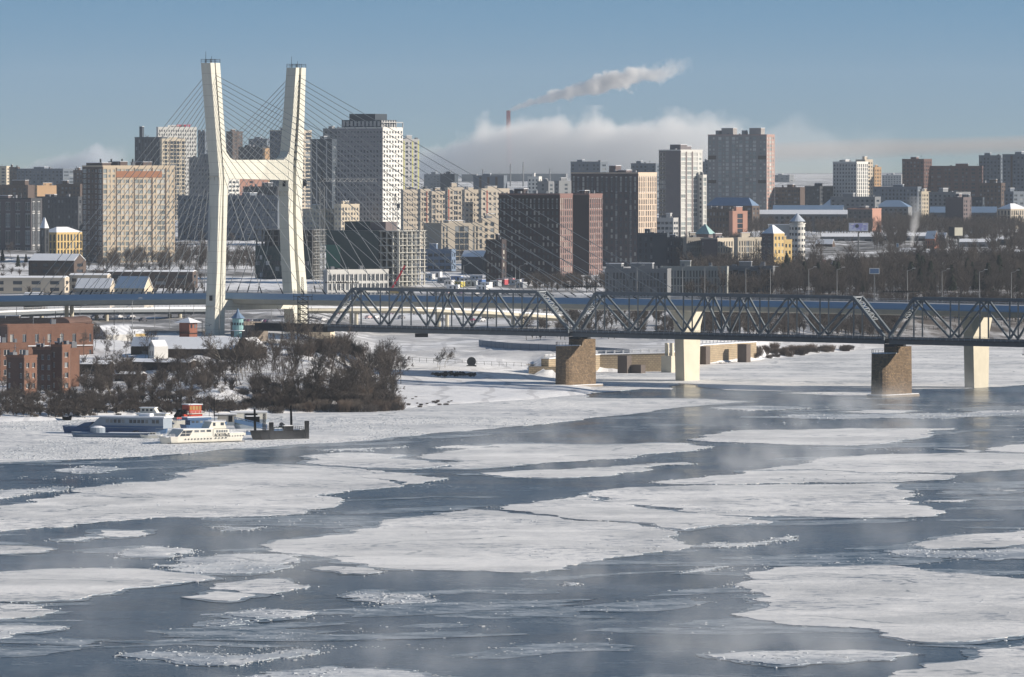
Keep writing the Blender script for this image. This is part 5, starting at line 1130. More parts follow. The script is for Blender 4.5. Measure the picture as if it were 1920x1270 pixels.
spots = [(806, 524, 0), (818, 520, 0), (832, 531, 2), (843, 536, 0), (857, 528, 1), (862, 538, 4), (872, 531, 0), (884, 537, 2), (893, 527, 0), (901, 534, 1), (912, 540, 0), (920, 530, 0), (930, 537, 2), (942, 534, 3), (955, 532, 3), (967, 535, 0), (978, 540, 2), (989, 533, 0), (850, 545, 0), (905, 546, 0)]
NB = ['by the scaffolded block', 'behind the deck railing', 'in the middle of the building site', 'near the excavated snow heap', 'at the right end of the building site']
for k, (px, py, ci) in enumerate(spots):
    D = gD(px, py); X = PX(px, D); g = gz(X, D)
    e = thing('site_cabin', '%s site cabin %s' % (CB[ci][0], NB[min(4, int((px - 800) / 40))]), 'cabin', (X, D, g), R(rnd.uniform(-60, -20)), 'site cabins beside the building site')
    m = MB(); m.box(-3, 3, -1.25, 1.25, 0, 2.7); m.build('body', mat('cabin_' + CB[ci][0], CB[ci][1], 0.6), e)
    m = MB(); m.box(-3.1, 3.1, -1.35, 1.35, 2.7, 2.95); m.build('roof', SNOW, e)
    m = MB(); m.box(-1.5, -.4, -1.3, -1.24, 1.1, 2.1); m.build('window', GL, e)
    m = MB(); m.box(.8, 1.7, -1.31, -1.24, .1, 2.2); m.build('door', STEELD, e)
D = 2760; X = PX(740, D); g = gz(X, D)
e = thing('mobile_crane', 'mobile crane with a red boom beside the unfinished block', 'crane', (X, D, g), 0)
m = MB(); m.box(-4, 4, -1.3, 1.3, .9, 2.2); m.box(1.8, 4.2, -1.3, 1.3, 2.2, 3.4); m.build('body', mat('crane_yellow', (0.5, 0.35, 0.08), .5), e)
m = MB(); m.obox((-2, 0, 2.2), (5, 0, 14.5), .9, .9); m.build('boom', mat('boom_red', (0.65, 0.04, 0.07), .5), e)
for k in range(4):
    m = MB(); m.tube((-3 + k * 2, -1.4, .55), (-3 + k * 2, 1.4, .55), .55, n=10); m.build('wheel', STEELD, e)
# viaducts
def viaduct(lab, pts, wd, col, name='viaduct', cols=30, railing=True):
    W_ = [Vector((PX(px, D), D, PZ(py, D))) for px, py, D in pts]; e = thing(name, lab, 'viaduct', (0, 0, 0))
    m = MB(); r = MB(); 
    for a, b_ in zip(W_, W_[1:]):
        d = (b_ - a).normalized(); a2 = a - d * .3; b2 = b_ + d * .3
        m.obox(a2 - Vector((0, 0, .7)), b2 - Vector((0, 0, .7)), wd, 1.2, 0); m.obox(a2 - Vector((0, 0, 1.8)), b2 - Vector((0, 0, 1.8)), wd * .6, 1.0, 0)
        n_ = Vector((d.y, -d.x, 0)).normalized() * (wd / 2); n_ = n_ if n_.y < 0 else -n_
        m.obox(a2 + n_ + Vector((0, 0, .2)), b2 + n_ + Vector((0, 0, .2)), .35, .7, 1)
        L = (b_ - a).length
        if railing:
            for sgn in (1, -1):
                for k in range(int(L / 2.5)):
                    p = a + d * (k * 2.5) + n_ * sgn * .96; r.tube(p, p + Vector((0, 0, 1.4)), .06, n=4, cap=False)
                r.obox(a + n_ * sgn * .96 + Vector((0, 0, 1.4)), b_ + n_ * sgn * .96 + Vector((0, 0, 1.4)), .09, .1); r.obox(a + n_ * sgn * .96 + Vector((0, 0, .9)), b_ + n_ * sgn * .96 + Vector((0, 0, .9)), .08, .09)
        for k in range(max(1, int(L / cols))):
            p = a + d * ((k + .5) * L / max(1, int(L / cols))); gg = gz(p.x, p.y)
            for q in (-.25, .25):
                c_ = MB(); x, y = p.x + n_.x * q * 2, p.y + n_.y * q * 2; c_.tube((x, y, gg - 1), (x, y, p.z - 2.2), .8, n=10); c_.build('column', CONC2, e)
    m.build('deck', [col, SNOW], e); 
    if railing: r.build('railing', RAILM, e)
viaduct('dark lower viaduct with railings under the bridge deck at the left', [(-90, 588, 2210), (120, 580, 2260), (395, 578, 2330)], 11, wm('viaductgrey', (0.20, 0.22, 0.24)))
viaduct('snowy lower ramp behind the railway truss, right of the pylon', [(566, 577, 2330), (760, 577, 2350), (900, 583, 2380), (1040, 592, 2420)], 10, CONC2)
viaduct('upper curved slip road at the left, rising to the bridge deck', [(-90, 566, 2230), (60, 562, 2200), (200, 556, 2190)], 10, wm('viaductgrey', 0))
viaduct('low slip road deck far left beside the garages', [(-90, 600, 2300), (150, 598, 2330), (380, 594, 2400)], 9, wm('viaductgrey', 0), railing=False)
bld('long cream storage hall under the deck right of the lattice mast', 560, 618, 624, 611, 2120, 6, CREAM, 'ss', 's', ph=None, vents=0, name='shed', cat='shed', roof='hip', rh=1.3)
# embankment wall
EMB = brick_mat('embankment_stone', (0.48, 0.38, 0.25), (0.38, 0.30, 0.21), (0.2, 0.17, 0.13), 0.35, 0.4, 0.6)
e = thing('embankment_wall', 'tan stone embankment wall with buttresses and a railing by the frozen river', 'wall', (0, 0, 0))
def shore_seg(L, base_off=-2.0): return [Vector((*wp(x, y), 0)) for x, y in L]
WL = shore_seg([(1022, 704), (1120, 697.5), (1250, 697), (1311, 682.5), (1412, 676)]); tops = [6.0, 6.4, 6.9, 7.2, 7.2]
m = MB(); cap = MB(); rl = MB()
for i in range(len(WL) - 1):
    a, b_ = WL[i], WL[i + 1]; d = (b_ - a).normalized(); n_ = Vector((-d.y, d.x, 0)); ta, tb_ = tops[i], tops[i + 1]
    for (o0, o1, z0a, z0b, z1a, z1b, mm) in ((-1.5, 1.6, -1, -1, ta, tb_, m), (-1.8, 1.9, ta, tb_, ta + .35, tb_ + .35, cap)):
        vs = [a + n_ * o0, b_ + n_ * o0, b_ + n_ * o1, a + n_ * o1]
        V = [(v.x, v.y, (z0a, z0b, z0b, z0a)[k]) for k, v in enumerate(vs)] + [(v.x, v.y, (z1a, z1b, z1b, z1a)[k]) for k, v in enumerate(vs)]
        mm.add(V, [(0, 1, 5, 4), (1, 2, 6, 5), (2, 3, 7, 6), (3, 0, 4, 7), (4, 5, 6, 7), (3, 2, 1, 0)])
    L = (b_ - a).length; n_p = int(L / 3.0)
    for k in range(n_p + 1):
        f = k / n_p; p = a + (b_ - a) * f + n_ * .2; z = ta + (tb_ - ta) * f + .3; rl.box(p.x - .3, p.x + .3, p.y - .3, p.y + .3, z, z + 1.25)
    for zz in (.7, 1.2): rl.obox(a + n_ * .2 + Vector((0, 0, ta + .3 + zz)), b_ + n_ * .2 + Vector((0, 0, tb_ + .3 + zz)), .14, .16)
m.build('wall', EMB, e); cap.build('coping', SNOW, e); rl.build('railing', FRW, e)
for (px, py, zz) in ((1170, 700.5, 6.6), (1318, 684, 7.1), (1394, 680, 7.2), (1196, 700.5, 3.2)):
    x, y = wp(px, py); m = MB(); m.box(-2.0, 2.0, -1.3, 2.2, -1, zz); m.build('buttress', wm('buttress_stone', (0.12, 0.10, 0.09)), e, (x, y, 0), R(-30))  # buttresses in a darker stone colour than the wall
m = MB()
for k, (px, py) in enumerate(((965, 692), (990, 697), (1022, 704))):
    x, y = wp(px, py); m.box(x - 6, x + 6, y - 1, y + 3, -1, 2.0 + k * .6)
m.build('quay_step', EMB, e)
e = thing('quay_pillar', 'pale concrete mooring pillar left of the first road pier', 'pillar', (*wp(1255, 699), 0), R(-33))
m = MB(); m.box(-2.2, 2.2, -2.2, 2.2, -1, 6.3); m.build('base', CONC2, e); m = MB(); m.box(-1.6, -.5, -.6, .6, 6.3, 11); m.box(.6, 1.7, -.6, .6, 6.3, 11); m.build('post', CONC2, e)
# fences
def fence(lab, pts, hh, step, mm, solid=False, name='fence'):
    e = thing(name, lab, 'fence', (0, 0, 0)); m = MB(); pn = MB(); k = 0
    for (ax, ay), (bx, by) in zip(pts, pts[1:]):
        A = Vector((PX(ax, gD(ax, ay)), gD(ax, ay), 0)); B_ = Vector((PX(bx, gD(bx, by)), gD(bx, by), 0)); L = (B_ - A).length; n = max(1, int(L / step)); pr = None
        for i in range(n + 1):
            p = A + (B_ - A) * (i / n); z = gz(p.x, p.y)
            m.tube((p.x, p.y, z - .2), (p.x, p.y, z + hh), .09, n=4); q = Vector((p.x, p.y, z))
            if pr is not None:
                if solid:
                    pn.obox(pr + Vector((0, 0, hh / 2)), q + Vector((0, 0, hh / 2)), .08, hh)
                else:
                    for zz in (.35, .95): m.obox(pr + Vector((0, 0, hh * zz)), q + Vector((0, 0, hh * zz)), .06, .08)
            pr = q
    m.build('post', STEELD, e)
    if solid: pn.build('panel', mm, e)
fence('dark post-and-rail fence along the snowy quay left of the stone pier', [(660, 667), (760, 677), (880, 684), (1005, 689)], 1.5, 3.2, STEELD)
fence('blue-grey site hoarding behind the stone pier', [(898, 650), (960, 656), (1060, 660), (1180, 668)], 2.6, 4, mat('hoarding', (0.20, 0.25, 0.32), .6), True, 'hoarding')
fence('pale railing along the park embankment seen through the truss at the right', [(1560, 634), (1700, 622), (1840, 612), (1990, 604)], 1.6, 4, FRW)
# rubbish and barge pile on the snow
D = gD(850, 706); X = PX(850, D); g = gz(X, D)
e = thing('scrap_pile', 'long black pile of pipes and tyres lying on the snow before the fence', 'pile', (X, D, g), R(4))
rnd = random.Random(11); m = MB()
for k in range(90):
    x = rnd.uniform(-7.2, 7.2); hh = 1.6 - abs(x + 1) * .07 + rnd.uniform(-.2, .3); m.tube((x, rnd.uniform(-1, 1), rnd.uniform(.1, hh)), (x + rnd.uniform(-1.6, 1.6), rnd.uniform(-1, 1), rnd.uniform(.2, hh)), rnd.uniform(.18, .38), n=6)
m.build('pipes', STEELD, e); m = MB(); [m.box(x, x + 1.6, -.5, .6, 1.45, 1.6) for x in (-5, -1, 3.5)]; m.build('snow', SNOW, e)
D = gD(884, 688); X = PX(884, D); e = thing('round_kiosk', 'small dark round gate structure on the quay fence', 'kiosk', (X, D, gz(X, D)))
m = MB(); m.tube((0, -.4, 1.9), (0, .4, 1.9), 1.7, n=16); m.build('ring', STEELD, e); m = MB(); m.box(-1.8, 1.8, -.5, .5, 0, .6); m.build('base', STEELD, e)
# billboards
def board(lab, px, y0, y1, wpx, D, mat_, post, ang=0, box=False):
    X = PX(px, D); g = gz(X, D); s = F / D; w_ = wpx / s; za, zb_ = PZ(y1, D) - g, PZ(y0, D) - g
    e = thing('billboard', lab, 'billboard', (X, D, g), R(ang)); m = MB(); m.tube((0, 0, 0), (0, 0, za), .45 if post > 1 else .2, n=8); m.build('post', mat('post_metal', (0.10, 0.11, 0.12), 0.6), e)
    m = MB(); m.box(-w_ / 2, w_ / 2, -.3, .3 if not box else 6, za, zb_); m.build('frame', RAILM if not box else DGREY, e)
    m = MB(); m.box(-w_ / 2 + .3, w_ / 2 - .3, -.36, -.3, za + .3, zb_ - .3); m.build('poster', mat_, e)
    return e, w_, za, zb_
pm, nt, b = new_mat('poster_violet'); v = objc(nt); sp = nt.nodes.new('ShaderNodeSeparateXYZ'); nt.links.new(v, sp.inputs[0])
c = mixc(nt, ramp(nt, noise_node(nt, v, .3, 2), [(.45, 0.), (.55, 1.)]), (0.25, 0.27, 0.55), (0.42, 0.48, 0.66)); nt.links.new(c, b.inputs['Base Color'])
e, w_, za, zb_ = board('wide blue-violet billboard on a single tall post', 1609.5, 418, 434, 37, 3260, pm, 2, 5)
m = MB(); m.tube((-.8, -.42, (za + zb_) / 2 + .6), (-.8, -.37, (za + zb_) / 2 + .6), 1.1, n=12); m.build('emblem', NAVY, e)
for x in (-4.5, 2.6):
    m = MB(); m.box(x, x + 2.0, -.42, -.37, zb_ - 1.1, zb_ - .8); m.build('lettering', FRW, e)
for x in (-2.5, 2.5):
    m = MB(); m.tube((x, -.2, zb_), (x, -1.0, zb_ + 1.0), .09, n=4); m.build('floodlight', FRW, e)
board('square grey billboard box on a tall post, further right', 1797, 426, 443, 19, 3330, wm('ads', (0.55, 0.54, 0.46)), 2, 25, True)
board('blue road sign board standing above the bridge, in the park trees', 1639.5, 503, 514, 19, 2450, mat('sign_blue', (0.07, 0.13, 0.24), .6), 1, 0)
board('small blue upright banner near the car park', 1683, 456, 464, 5, 3200, BLUEROOF, .5, 0)
# street lamps
def lamp_mesh():
    e = thing('street_lamp', '', 'street lamp', (0, 0, 0)); m = MB(); m.tube((0, 0, 0), (0, 0, 11.2), .13, .07, 6)
    pr = (0, 0, 11.2)
    for k in range(1, 6):
        a = k / 5 * math.pi / 2; q = (1.9 * math.sin(a), 0, 11.2 + 1.0 * (1 - math.cos(a)) if k < 5 else 12.0); m.tube(pr, q, .07, n=5); pr = q
    m.build('pole', mat('lamp_pole', (0.30, 0.31, 0.32), 0.6), e); m = MB(); m.box(1.7, 2.8, -.2, .2, 11.9, 12.1); m.build('lamp_head', mat('lamp_head', (0.5, 0.5, 0.5), 0.5), e); return e
L0_ = lamp_mesh(); first = True
def lamp_at(x, y, z, rz, lab, grp, sc_=1.0):
    global first
    if first: o = L0_; first = False; o.location = (x, y, z); o.rotation_euler = (0, 0, rz); o.scale = (sc_,) * 3; o['label'] = lab; o['group'] = grp
    else: copy_tree(L0_, None, (x, y, z), rz, (sc_,) * 3, lab, grp)
def deck_s(px):
    lo, hi = -420, 700
    for _ in range(40):
        m_ = (lo + hi) / 2; c = deck_c(m_) + N * (tm + 15)
        if 960 + c.x * F / c.y < px: lo = m_
        else: hi = m_
    return lo
place = {1193: 'leftmost of the lamps right of the stay cables', 1278: 'above the left end of the second truss span', 1320: 'before the mauve blind wall', 1397: 'below the cream grid offices', 1443: 'below the ochre corner building',
         1515: 'left of the dark conifers', 1568: 'right of the ochre building, among conifers', 1700: 'above the right-hand stone pier', 1765: 'second right of the stone pier', 1835: 'above the second road pier', 1895: 'nearest the right edge', 868: 'under the brown office block, left', 965: 'in front of the brown office, first of two', 973: 'in front of the brown office, second of two'}
for px, lab in place.items():
    c = deck_c(deck_s(px)) + N * (tm + 15.5); lamp_at(c.x, c.y, c.z, R(180 if px in (965,) else 0), 'curved lamp on the bridge deck, ' + lab, 'street lamps on the bridge', 1.0)
for (px, py, D, hh, lab) in ((31, 590, 2180, 1.0, 'street lamp near the left edge by the viaduct'), (120, 600, 2150, 1.25, 'tallest street lamp at the left, before the snowfield'), (318, 590, 2190, 1.1, 'street lamp before the blue-roofed villa'), (150, 610, 2120, .9, 'street lamp standing over the brick factory roof'),
    (411, 615, 2090, .9, 'street lamp just left of the guard tower'), (232, 612, 2110, .9, 'street lamp beside the white gabled house'), (248, 640, 2060, 1.3, 'street lamp in front of the white gabled house'), (290, 600, 2200, .9, 'street lamp between the viaduct columns'), (188, 560, 2300, .9, 'street lamp behind the stay cables'),
    (363, 560, 2300, .9, 'street lamp beside the left pylon leg'), (428, 560, 2280, 1.0, 'first street lamp between the pylon legs'), (436, 560, 2280, 1.0, 'second street lamp between the pylon legs'), (509, 560, 2300, 1.0, 'street lamp between the pylon legs, right')):
    X = PX(px, D); lamp_at(X, D, gz(X, D), R(180) if px % 2 else 0, lab, 'street lamps around the left viaduct', hh)
# catenary masts along the railway left of the bridge
cm = thing('catenary_mast', 'dark railway catenary mast beside the guard tower', 'mast', (0, 0, 0), 0, 'railway catenary masts')
m = MB(); m.tube((0, 0, 0), (0, 0, 9.5), .18, .12, 6); m.build('pole', STEELD, cm); m = MB(); m.obox((0, 0, 7.2), (3.4, 0, 8.0), .1, .1); m.obox((0, 0, 9.2), (3.2, 0, 8.0), .06, .06); m.tube((2.6, 0, 7.3), (2.6, 0, 7.9), .12, n=5); m.build('bracket', STEELD, cm)
for k, (px, D, lab) in enumerate(((379, 2030, 'beside the guard tower'), (463, 2030, 'right of the turquoise tower'), (345, 2100, 'left of the pylon foot'), (529, 2040, 'near the bridge abutment'), (600, 2040, 'by the lattice mast'), (104, 2080, 'over the brick factory'), (214, 2100, 'behind the white gabled house'))):
    X = PX(px, D); g = gz(X, D); lab = 'dark railway catenary mast ' + lab
    if k == 0: cm.location = (X, D, g); cm['label'] = lab
    else: copy_tree(cm, None, (X, D, g), R(-40 * (k % 2)), None, lab)
# chimneys
D = 10400; X = PX(953.3, D)
e = thing('power_station_chimney', 'tall red and grey power station chimney rising out of the steam bank', 'chimney', (X, D, 60)); z = PZ(209, D) - 60
m = MB(); m.tube((0, 0, 0), (0, 0, z * .25), 6.5, 5, 20, 1); m.tube((0, 0, z * .25), (0, 0, z), 5, 3.7, 20, 0); m.build('shaft', [mat('chimney_red', (0.50, 0.14, 0.16), .8), GREY], e)
m = MB(); m.tube((0, 0, z), (0, 0, z + 1.4), 3.95, 3.95, 20); m.build('rim', REDACC, e)
for k, (px, y) in enumerate(((957, 307), (981, 304), (905, 318), (1031, 316))):
    D = 7600; X = PX(px, D); e = thing('far_mast', ('thin far mast %s' % ('left of the cooling steam' if k == 2 else 'right of the chimney' if k == 3 else 'under the chimney, left' if k == 0 else 'under the chimney, right')), 'mast', (X, D, 50))
    m = MB(); m.tube((0, 0, 0), (0, 0, PZ(y, D) - 50), 1.1, .7, 6); m.build('pole', GREY, e)
# parked cars
def car():
    e = thing('parked_car', '', 'car', (0, 0, 0)); m = MB()
    prof = [(-2.1, .35), (2.1, .35), (2.15, .8), (1.4, .95), (.9, 1.45), (-1.1, 1.48), (-1.9, 1.0), (-2.15, .85)]
    n = len(prof); vs = [(x, -.85 if z < 1.1 else -.7, z) for x, z in prof] + [(x, .85 if z < 1.1 else .7, z) for x, z in prof]
    m.add(vs, [tuple(range(n)), tuple(range(2 * n - 1, n - 1, -1))] + [((i + 1) % n, i, n + i, n + (i + 1) % n) for i in range(n)])
    cp, nt, b = new_mat('car_paint'); oi = nt.nodes.new('ShaderNodeObjectInfo').outputs['Random']
    nt.links.new(ramp(nt, oi, [(0., (.03, .03, .035)), (.3, (.1, .1, .12)), (.45, (.5, .5, .52)), (.7, (.7, .7, .7)), (.85, (.35, .05, .05)), (1., (.05, .1, .25))]), b.inputs['Base Color']); b.inputs['Roughness'].default_value = .3
    m.build('body', cp, e); m = MB(); m.box(-1.0, .85, -.76, .76, 1.02, 1.36); m.box(-1.1, .8, -.68, .68, 1.49, 1.56); m.build('windows', GL, e)
    for x in (-1.35, 1.35):
        for y in (-.8, .8): m = MB(); m.tube((x, y - .1, .33), (x, y + .1, .33), .33, n=10); m.build('wheel', STEELD, e)
    return e
C0 = car(); rnd = random.Random(21); cars = []
for r_ in range(5):
    for k in range(9): cars.append((1478 + k * 13 + r_ * 5 + rnd.uniform(-3, 3), 492 + r_ * 5, 'snow-dusted car in the car park above the riverside trees', 'cars in the car park'))
for k in range(9): cars.append((462 + k * 5.2, 606, 'car parked in the row under the bridge deck between the pylon legs', 'cars under the bridge deck'))
for k in range(10): cars.append((1650 + k * 17 + rnd.uniform(-4, 4), 489 + (k % 3) * 3, 'car parked near the market sheds at the right', 'cars near the market'))
for k in range(8): cars.append((820 + k * 22 + rnd.uniform(-6, 6), 553 - (k % 3), 'vehicle parked on the building site snow', 'cars on the building site'))
for k in range(26): cars.append((600 + k * 15 + rnd.uniform(-5, 5), rnd.choice((583, 590, 598, 603)), 'vehicle on the snowy roads behind the railway truss', 'cars behind the railway truss'))
for k in range(14): cars.append((30 + k * 24 + rnd.uniform(-5, 5), rnd.choice((590, 597, 603)), 'vehicle on the roads under the left viaduct', 'cars under the left viaduct'))
for k, (px, py, lab, grp) in enumerate(cars):
    D = gD(px, py); X = PX(px, D); rz = R(rnd.choice((60, 65, -120, 62)) + rnd.uniform(-4, 4))
    if k == 0: C0.location = (X, D, gz(X, D)); C0.rotation_euler = (0, 0, rz); C0['label'] = lab; C0['group'] = grp
    else: copy_tree(C0, None, (X, D, gz(X, D)), rz, None, lab, grp)
# ---------------------------------------------------------------- trees
BARK = mat('bark', (0.060, 0.050, 0.043), 0.95, 0.3, 1.0); TWIG = mat('twigs', (0.088, 0.074, 0.066), 0.95, 0.25, 0.3)
BIRCH = mat('pale_bark', (0.30, 0.27, 0.23), 0.9, 0.3, 1.0); RTWIG = mat('red_twigs', (0.100, 0.076, 0.062), 0.95, 0.25, 0.3); NEEDLE = mat('needles', (0.020, 0.030, 0.020), 0.95, 0.4, 0.8)
def ribbon(mb, p, q, w0, w1):
    mb.tube(p, q, w0, w1, 3, 0, False)
def tree_proto(seed, hgt, spread, bark, twig, ntw=420, stems=1, lab='', cat='tree', name='bare_tree', tw=0.030):
    rnd = random.Random(seed); T_ = MB(); C_ = MB()
    def grow(p, d, L, r, lev):
        n = 3 if lev < 2 else 2; pts = [p]
        for i in range(n):
            d = (d + Vector((rnd.gauss(0, .13), rnd.gauss(0, .13), rnd.gauss(0.04, .05)))).normalized(); q = pts[-1] + d * (L / n); pts.append(q)
        for i in range(n):
            ra = r * (1 - .55 * i / n); rb_ = r * (1 - .55 * (i + 1) / n)
            if lev < 2: T_.tube(pts[i], pts[i + 1], ra, rb_, 5, 0, False)
            else: ribbon(C_, pts[i], pts[i + 1], ra, rb_)
        if lev >= 4: return
        nb = (9, 6, 6, 5)[lev] if lev else int(9 * ntw / 420)
        for k in range(nb):
            f = rnd.uniform(.3 if lev == 0 else .2, 1.0); i = min(n - 1, int(f * n)); q = pts[i] + (pts[i + 1] - pts[i]) * (f * n - i)
            a = rnd.uniform(0, 6.283); tilt = rnd.uniform(.45, .95) * spread; side = d.orthogonal().normalized(); side = (side * math.cos(a) + d.cross(side) * math.sin(a)).normalized()
            nd = (d * math.cos(tilt) + side * math.sin(tilt) + Vector((0, 0, .15))).normalized()
            grow(q, nd, L * rnd.uniform(.38, .62) * (1.1 - .35 * f), max(tw * (1.3 - lev * .2), r * .42), lev + 1)
    for s_ in range(stems):
        a = rnd.uniform(0, 6.283); o = .0 if stems == 1 else rnd.uniform(.3, 1.2)
        grow(Vector((o * math.cos(a), o * math.sin(a), -.3)), Vector((rnd.gauss(0, .06 if stems == 1 else .3), rnd.gauss(0, .06 if stems == 1 else .3), 1)).normalized(), hgt * rnd.uniform(.78, .86) / (1 if stems == 1 else 1.1), hgt * .012 / (1 if stems < 3 else 1.6), 0)
    e = thing(name, lab, cat, (0, -900, 0)); T_.build('trunk', bark, e); C_.build('crown', twig, e); return e
def shrub_proto(seed, hgt, rad, n, twig, lab):
    rnd = random.Random(seed); m = MB()
    for k in range(n):
        a = rnd.uniform(0, 6.283); r = rad * math.sqrt(rnd.random()) * .7; p = Vector((r * math.cos(a), r * math.sin(a), -.2)); d = Vector((rnd.gauss(0, .28) + p.x * .12, rnd.gauss(0, .28) + p.y * .12, 1)).normalized(); L = hgt * rnd.uniform(.5, 1)
        q = p + d * L * .6; m.tube(p, q, .035, .03, 3, 0, False)
        for j in range(4): d2 = (d + Vector((rnd.gauss(0, .3), rnd.gauss(0, .3), 0))).normalized(); m.tube(q - d * (j * .12 * L), q + d2 * L * .4, .028, .016, 3, 0, False)
    e = m.build('bare_shrub', twig, None, (0, -900, 0)); tag(e, lab, 'shrub'); return e
def conifer_proto(seed, hgt):
    rnd = random.Random(seed); T_ = MB(); C_ = MB(); T_.tube((0, 0, -.3), (0, 0, hgt), .22, .04, 6); z = hgt * .12
    while z < hgt * .98:
        rr = (hgt - z) * .27 + .25
        for k in range(11):
            a = rnd.uniform(0, 6.283); L = rr * rnd.uniform(.7, 1.15); e_ = Vector((math.cos(a) * L, math.sin(a) * L, z - L * .25)); p = Vector((0, 0, z + .2)); t = Vector((-math.sin(a), math.cos(a), 0))
            for j in range(5):
                f = .25 + j * .18; c = p + (e_ - p) * f; w_ = .5 * (1.1 - f) + .18
                C_.add([c - t * w_, c + t * w_, c + (e_ - p).normalized() * .7 + Vector((0, 0, -.35))], [(0, 1, 2)]); C_.add([c - t * w_ * .5 + Vector((0, 0, .15)), c + t * w_ * .5, c + Vector((0, 0, -.6))], [(0, 1, 2)])
        z += .42
    e = thing('conifer', 'dark fir standing among the bare riverside trees', 'tree', (0, -900, 0)); T_.build('trunk', BARK, e); C_.build('crown', NEEDLE, e); return e
PR = [tree_proto(11, 12, 1.0, BARK, TWIG), tree_proto(12, 13, .8, BARK, TWIG, 520), tree_proto(13, 11, 1.15, BARK, TWIG), tree_proto(14, 14, .75, BARK, TWIG, 460), tree_proto(15, 12, 1.0, BIRCH, TWIG, 420), tree_proto(16, 10, 1.1, BARK, TWIG, 300, 3)]
SH = [shrub_proto(21, 3.2, 3.0, 170, TWIG, ''), shrub_proto(22, 3.8, 2.6, 170, RTWIG, ''), shrub_proto(23, 2.6, 3.4, 170, TWIG, '')]
CF = [conifer_proto(31, 11), conifer_proto(32, 9)]
used = set(); rt = random.Random(77)
def put(P, x, y, sc_, lab, grp, sink=0.0, z=None):
    z = gz(x, y) - sink if z is None else z
    s3 = (sc_ * rt.uniform(.9, 1.1), sc_ * rt.uniform(.9, 1.1), sc_)
    if P.name not in used: used.add(P.name); P.location = (x, y, z); P.rotation_euler = (0, 0, rt.uniform(0, 6.28)); P.scale = s3; P['label'] = lab; P['group'] = grp; return P
    return copy_tree(P, None, (x, y, z), rt.uniform(0, 6.28), s3, lab, grp)
def scatter(n, x0, x1, y0, y1, protos, s0, s1, lab, grp, cond=None, mind=2.0):
    pts = []; tries = 0
    while len(pts) < n and tries < n * 30:
        tries += 1; px = rt.uniform(x0, x1); py = rt.uniform(y0, y1)
        if cond and not cond(px, py): continue
        D = gD(px, py); x = PX(px, D)
        if any((x - a) ** 2 + (D - b_) ** 2 < mind * mind for a, b_ in pts): continue
        pts.append((x, D)); put(rt.choice(protos), x, D, rt.uniform(s0, s1), lab, grp)
    return pts
# the grove right of the moorings
scatter(64, 465, 745, 668, 764, [PR[0], PR[1], PR[3], PR[5], PR[0]], .75, 1.15, 'bare dark tree in the dense grove on the bank right of the spoil heap', 'bare trees of the riverside grove', lambda x, y: y > 668 + (x - 600) * .25, 2.2)
scatter(14, 640, 755, 700, 752, [PR[2], PR[5]], .7, .95, 'spreading bare tree at the right end of the riverside grove', 'bare trees at the right end of the grove')
scatter(10, 410, 470, 690, 740, [PR[4], PR[4], PR[5]], 1.0, 1.35, 'pale-barked bare tree rising over the spoil heap', 'pale-barked trees over the spoil heap')
scatter(44, 480, 745, 745, 774, [SH[1], SH[2], SH[0]], .9, 1.4, 'brown leafless thicket at the foot of the riverside grove', 'thickets below the grove', None, 2.5)
scatter(10, 560, 680, 655, 675, [SH[1]], 1.2, 1.9, 'reddish leafless bush by the railway girder', 'bushes by the railway girder')
scatter(48, -10, 410, 690, 766, [PR[0], PR[2], PR[5], PR[4], PR[1]], .5, .85, 'thin bare tree on the bank between the brick houses and the spoil heap', 'bare trees on the left bank', lambda x, y: not (x < 150 and y < 745), 3.0)
scatter(22, -10, 370, 758, 782, [SH[0], SH[2], SH[1]], .18, .42, 'scrubby bush on the snow slope above the moored ships', 'scrub above the moorings')
scatter(12, 150, 300, 655, 680, [PR[0], PR[2]], .5, .8, 'small bare tree in front of the white gabled house', 'bare trees by the white house')
scatter(16, 755, 850, 744, 766, [SH[0], SH[2]], .15, .35, 'low dry scrub on the snow at the tip of the grove', 'dry scrub on the snow')
scatter(3, 805, 835, 690, 694, [PR[4]], .5, .7, 'thin sapling by the quay fence', 'saplings by the quay fence')
scatter(20, 985, 1300, 600, 640, [PR[0], PR[2], PR[4]], .55, .85, 'bare park tree behind the railway truss, left of the road pier', 'bare trees behind the truss')
scatter(24, 1310, 1660, 590, 640, [PR[0], PR[2], PR[1]], .6, .9, 'bare park tree seen through the truss between the road piers', 'bare trees between the road piers')
scatter(40, 1415, 1640, 655, 672, [SH[0], SH[2], SH[1]], .5, 1.0, 'dark leafless bush on the far bank under the railway truss', 'bushes on the far bank', lambda x, y: y < 676 - (x - 1415) * .1)
scatter(2, 1350, 1368, 690, 691, [SH[0]], .8, .9, 'round leafless bush before the embankment wall', 'bushes before the embankment wall')
scatter(78, 1290, 1925, 500, 560, [PR[0], PR[1], PR[3], PR[3]], .8, 1.25, 'tall bare tree in the riverside park behind the bridge deck', 'bare trees of the riverside park', lambda x, y: y > 515 or x > 1480, 7.0)
scatter(26, 1470, 1920, 520, 552, CF, .9, 1.5, 'dark fir among the bare trees of the riverside park', 'firs of the riverside park', None, 6)
scatter(4, 1290, 1470, 530, 548, CF, .8, 1.1, 'dark fir in front of the long glazed building', 'firs before the glazed building')
scatter(16, 155, 330, 475, 505, [PR[0], PR[2], PR[1]], .5, .9, 'bare tree at the foot of the beige tower block', 'bare trees below the beige tower')
scatter(12, 330, 480, 455, 520, [PR[0], PR[1]], .8, 1.2, 'bare tree behind the pylon left leg', 'bare trees behind the pylon')
scatter(10, -5, 150, 485, 505, [PR[0], PR[2], CF[1]], .5, .9, 'tree before the dark offices at the far left', 'trees at the far left')
